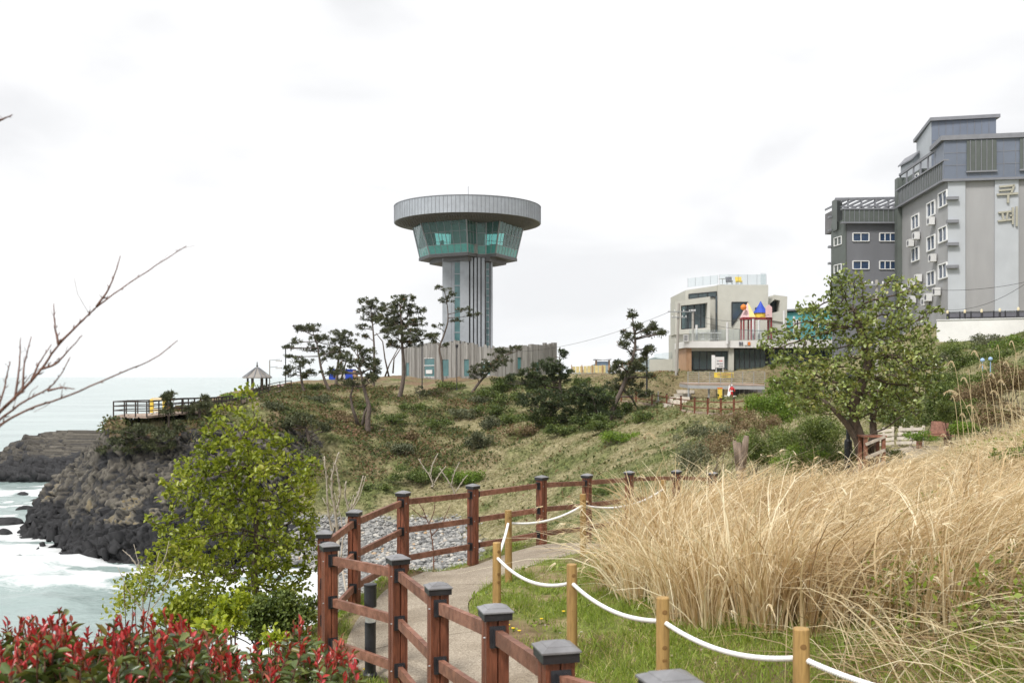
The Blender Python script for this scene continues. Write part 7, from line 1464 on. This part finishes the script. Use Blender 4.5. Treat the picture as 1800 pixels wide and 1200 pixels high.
# ---- near undergrowth by the left tree: sparse twiggy bush, lime shoots
shrub(235,1040,52,46,'sparse twiggy bush with few leaves left of the bright green tree','leaf_spring',Y=11.5,dens=.20,ln=.055,stemn=4,trunk_m='twig')
hb = P(250,1110,11.4); hb[2] = gz(hb[0],hb[1]); bare('bare_shrub', 'fine leafless grey twigs standing in front of the calm water', 'shrub', [[(255,1120),(246,1060),(238,1010),(226,960)],[(246,1060),(262,1015),(270,975)],[(246,1075),(215,1040),(196,1000)],[(252,1090),(285,1040),(300,990)],[(238,1010),(222,985),(206,970)],[(262,1015),(282,985),(288,955)]], 11.4, .011, .003, 'pale_twig', hb, sub=9)
shrub(330,1060,60,56,'loose green bush under the left side of the bright green tree','leaf_spring',Y=11.0,dens=.8,ln=.06,stemn=5,tone=-.12)
shrub(505,1075,52,70,'dark leafy bush between the bright green tree and the fence','leaf_bush',Y=11.6,dens=1.5,tone=.1,ln=.055,stemn=5,trunk_m='twig')
shrub(408,1075,26,46,'lime green young shoots in front of the bright green tree','leaf_lime',Y=8.2,dens=1.1,ln=.055,stemn=6)
shrub(372,1105,26,30,'lime green young shoots rising among the red photinia','leaf_lime',Y=6.6,dens=.9,ln=.05,stemn=6)
shrub(480,1118,20,16,'small lime green shoots left of the fence','leaf_lime',Y=7.6,dens=.9,ln=.05,stemn=5)
# ---- photinia: shoots with red tips over green leaves
def photinia(px0, px1, top, Y0, Y1, nshoot, label, seed):
    c = P((px0+px1)/2, 1200, (Y0+Y1)/2); zg = gz(c[0], c[1]); t_ = thing('photinia_shrub', (c[0], c[1], zg), label, 'shrub', 'red tipped photinia shrubs'); wm = MB(); Cs, Ds, Ls, Ws, Rs = [], [], [], [], []
    for k in range(nshoot):
        px = RNG.uniform(px0, px1); Y = RNG.uniform(Y0, Y1); tp = top(px) + 70*(RNG.uniform()**1.6) + (Y1-Y)/(Y1-Y0)*55 - 6; tip = P(px, tp, Y); L_ = RNG.uniform(.22,.38); ln_ = np.array([RNG.normal()*.22, RNG.normal()*.22, 1.0]); ln_ = ln_/np.linalg.norm(ln_); b0 = tip - ln_*L_
        gcol = np.array([c[0] + (tip[0]-c[0])*.75, c[1] + (tip[1]-c[1])*.6, max(zg, b0[2]-.7)]); wm.tube([gcol, b0*.6+gcol*.4+[0,0,.05], b0, tip], [.009,.007,.005,.0022], 5)
        nl = 15; red0 = RNG.uniform(.50,.80) if RNG.uniform() < .88 else 1.1
        for j in range(nl):
            u = (j+.5)/nl; p_ = b0 + ln_*L_*u; an = j*2.4 + k; out_ = np.array([math.cos(an), math.sin(an), 0]); red = u > red0
            Cs.append(p_); Ds.append(out_*(.9 if not red else .75*(1.25-u)) + RNG.normal(size=3)*.22 + ln_*(.45 if not red else .9)); Ls.append((.080 if not red else .062*(1.25-.6*u))*RNG.uniform(.6,1.2)); Ws.append((.032 if not red else .017)*RNG.uniform(.8,1.2)); Rs.append(RNG.uniform(.56,1.0) if red else (RNG.uniform(0,.5) if RNG.uniform() < .93 else .54))
    C = np.array(Cs); n = len(C); leaves('leaves', C, np.array(Ds), rand_dir(n, 1.6), np.array(Ls), np.array(Ws), M['photinia'], np.array(Rs), t_, fold=.3, curl=.2); wm.build('stem', M['twig'], t_); return t_
top1 = lambda px: np.interp(px, [-60,0,60,90,130,190,230], [1095,1092,1082,1060,1085,1098,1095])
top2 = lambda px: np.interp(px, [180,215,260,320,370,410], [1090,1080,1078,1072,1095,1110])
top3 = lambda px: np.interp(px, [380,430,480,520,560,600,640], [1125,1130,1120,1085,1105,1100,1150])
photinia(-60, 220, top1, 3.6, 5.0, 125, 'red tipped photinia shrub at the left edge in front of the sea', 1)
photinia(185, 405, top2, 3.7, 5.0, 110, 'densest red photinia shrub at the middle of the hedge, under the lime shoots', 2)
photinia(385, 630, top3, 4.3, 6.2, 105, 'red tipped photinia shrub beside the fence', 3)
# ---- bare shrubs and twigs
bx = P(-260, 1200, 3.1); bx[2] = gz(bx[0], bx[1])
bare('bare_shrub', 'bare reddish-brown twigs reaching in from the left edge over the sea', 'shrub', [[(-60,790),(0,722),(40,690),(80,650),(110,605),(180,540),(250,490),(330,433)],[(-40,790),(0,748),(60,718),(130,695),(210,655),(265,630),(304,597)],[(-30,770),(0,738),(50,705),(95,685),(115,665),(135,628)],[(110,605),(160,560),(180,541)],[(180,541),(205,505),(220,452)],[(110,605),(95,570),(86,532)],[(45,684),(38,640),(46,590)],[(30,698),(28,640),(24,592)],[(82,648),(110,640),(130,618),(156,590)],[(-10,740),(0,690),(3,650),(7,635)],[(-30,212),(0,207),(20,201)],[(62,668),(72,640),(95,605)],[(96,686),(120,680),(140,683)]], 3.1, .0066, .0014, 'twig', bx, sub=3, jit=.02)
g = hit(595, 905); bare('bare_shrub', 'pale bare branching shrub right of the bright green tree', 'shrub', [[(590,950),(588,900),(583,860),(588,822),(600,793)],[(588,900),(600,870),(596,835),(592,812)],[(583,960),(575,900),(576,840),(574,800)],[(606,940),(612,900),(630,870),(640,835)],[(612,900),(606,870),(610,845)]], 30, .055, .02, 'pale_twig', [*P(590,955,30)[:2], gz(*P(590,955,30)[:2])], sub=4)
for (px, py, lb, s_) in [(766,842,'pale bare branches on the left of the vivid green bush',1.0),(803,858,'pale bare branches in front of the vivid green bush',1.0)]:
    h_ = hit(px-8, py+12); bare('bare_shrub', lb, 'shrub', [[(px-2,py+10),(px-8,py-8),(px-18,py-22),(px-28,py-38)],[(px-8,py-8),(px-4,py-28),(px+6,py-48)],[(px-2,py+6),(px+10,py-14),(px+20,py-26)]] if s_ else [], h_[1], .07, .03, 'pale_twig', h_, sub=3)
h_ = P(752, 985, 21); h_[2] = gz(h_[0], h_[1]); bare('bare_shrub', 'thin brown bare sapling against the cobbles behind the fence', 'shrub', [[(762,1010),(760,960),(752,925),(740,895),(728,880)],[(752,925),(762,900),(764,870)],[(748,915),(736,910),(720,895)],[(757,945),(775,925),(790,890)]], 21, .018, .006, 'twig', h_, sub=6)
h_ = P(640, 930, 17); h_[2] = gz(h_[0], h_[1]); bare('bare_shrub', 'greyish bare twigs beside the corner post of the fence', 'shrub', [[(596,985),(600,940),(610,905),(628,880),(640,838)],[(600,940),(592,900),(584,868)],[(610,905),(618,872)]], 17, .016, .005, 'pale_twig', h_, sub=5)
# ---- tall silver grass plumes at the right and one by the fence
def plume(px, py, px1, py1, Y, label, r_=.012):
    """stalk from the ground under (px,py) to a drooping plume ending at (px1,py1)"""
    b0 = P(px, py, Y); b0[2] = min(b0[2], gz(b0[0], b0[1])); e_ = P(px1, py1, Y); t_ = thing('grass_plume', b0, label, 'grass plume', 'tall grass plumes'); ctl = np.array([b0[0]*.45+e_[0]*.55, b0[1], e_[2] + (e_[2]-b0[2])*.22]); u = np.linspace(0,1,16)[:,None]; Q = b0*(1-u)**2 + 2*ctl*u*(1-u) + e_*u*u
    m = MB(); m.tube(Q[:13], list(np.linspace(r_*.5, r_*.22, 13)), 5); m.build('stalk', M['straw_stalk'], t_)
    n = 240; k = RNG.uniform(.66, 1.0, n); C = np.stack([np.interp(k, u[:,0], Q[:,i]) for i in range(3)], 1); d_ = unit(Q[-1]-Q[-4]); s_ = np.linalg.norm(Q[-1]-Q[-6])
    D = unit(np.repeat(d_[None], n, 0)*1.2 + RNG.normal(size=(n,3))*.28 + np.array([0,0,-.1])); V, Fc, kk = blades(C, D, np.repeat(np.array([[0,0,-.25]]), n, 0), s_*.30*RNG.uniform(.5,1,n), r_*.5, 2); np_mesh('seed_head', V, Fc, M['straw_pale'], t_, {'rnd': np.repeat(RNG.uniform(.3,1,n), kk)}); return t_
M['straw_stalk'] = mat('straw_stalk', (.50,.41,.24), .7, .1, 5)
for (a, lb) in [((1198,868,1132,766,22), 'single arching grass plume above the far fence posts'),((1712,760,1700,655,18),'grass plume curving left, tallest beside the olive bush'),((1760,770,1722,645,17),'grass plume highest on the right bank'),((1735,790,1662,690,16),'long grass plume leaning far left towards the bench'),((1790,740,1755,672,16),'grass plume near the right edge below the red bramble'),((1680,800,1655,765,15),'short grass plume low beside the reddish bench'),((1330,850,1318,812,20),'short grass plume right of the tree stump'),((1275,848,1262,808,20),'short grass plume left of the tree stump'),((1385,840,1372,806,20),'short grass plume in front of the low leafy bush'),((1775,700,1790,625,20),'upright grass plume at the right edge')]: plume(*a, lb)
for (px, py, px1, py1, Y) in [(1700,720,1668,640,17),(1722,745,1690,668,16),(1745,735,1708,622,18),(1770,735,1738,660,17),(1780,760,1742,690,15),(1795,745,1764,640,17),(1800,720,1775,605,18),(1690,760,1672,700,16),(1740,780,1700,715,14.5),(1765,720,1752,612,19),(1715,790,1688,730,14),(1796,790,1768,715,13.5)]: plume(px, py, px1, py1, Y, 'arching straw plume in the tangle on the right bank')
# ---- dandelions
def dandelion(px, py, label, group='yellow dandelions in the lawn'):
    c = hit(px, py); t_ = thing('dandelion', c, label, 'flower', group); m = MB(); m.tube([c, c+[.005,0,.07]], .003, 4); m.build('stalk', M['leaf_stalk'], t_)
    m = MB(); m.lathe([(.004,0),(.018,.008),(.020,.013),(.004,.016)], c+[.005,0,.068], 12); m.build('head', M['yellow_flower'], t_)
M['leaf_stalk'] = mat('leaf_stalk', (.12,.18,.04), .6); M['yellow_flower'] = mat('yellow_flower', (.85,.60,.02), .7, .05)
for px, py in [(990,1086),(951,1100),(901,1118),(912,1122),(893,1112),(1046,985),(1080,970),(700,1015),(763,985),(760,990),(770,982),(1031,982),(668,1176),(640,1190),(1058,936),(1075,940),(1002,944)]: dandelion(px, py, 'small yellow dandelion in the short grass beside the path')
# ---------------------------------------------------------------- sea air
hz_m = bpy.data.materials.new('sea_air'); hz_m.use_nodes = True; t = hz_m.node_tree; t.nodes.clear(); ou = t.nodes.new('ShaderNodeOutputMaterial'); pv = t.nodes.new('ShaderNodeVolumePrincipled')
pv.inputs['Color'].default_value = (.95,.97,1,1); pv.inputs['Density'].default_value = 4e-5; pv.inputs['Anisotropy'].default_value = .2; t.links.new(pv.outputs[0], ou.inputs['Volume'])
mb = MB(); mb.box(-30500, 30500, -600, 30500, -25, 190); hz = mb.build('haze', hz_m); hz['kind'] = 'stuff'
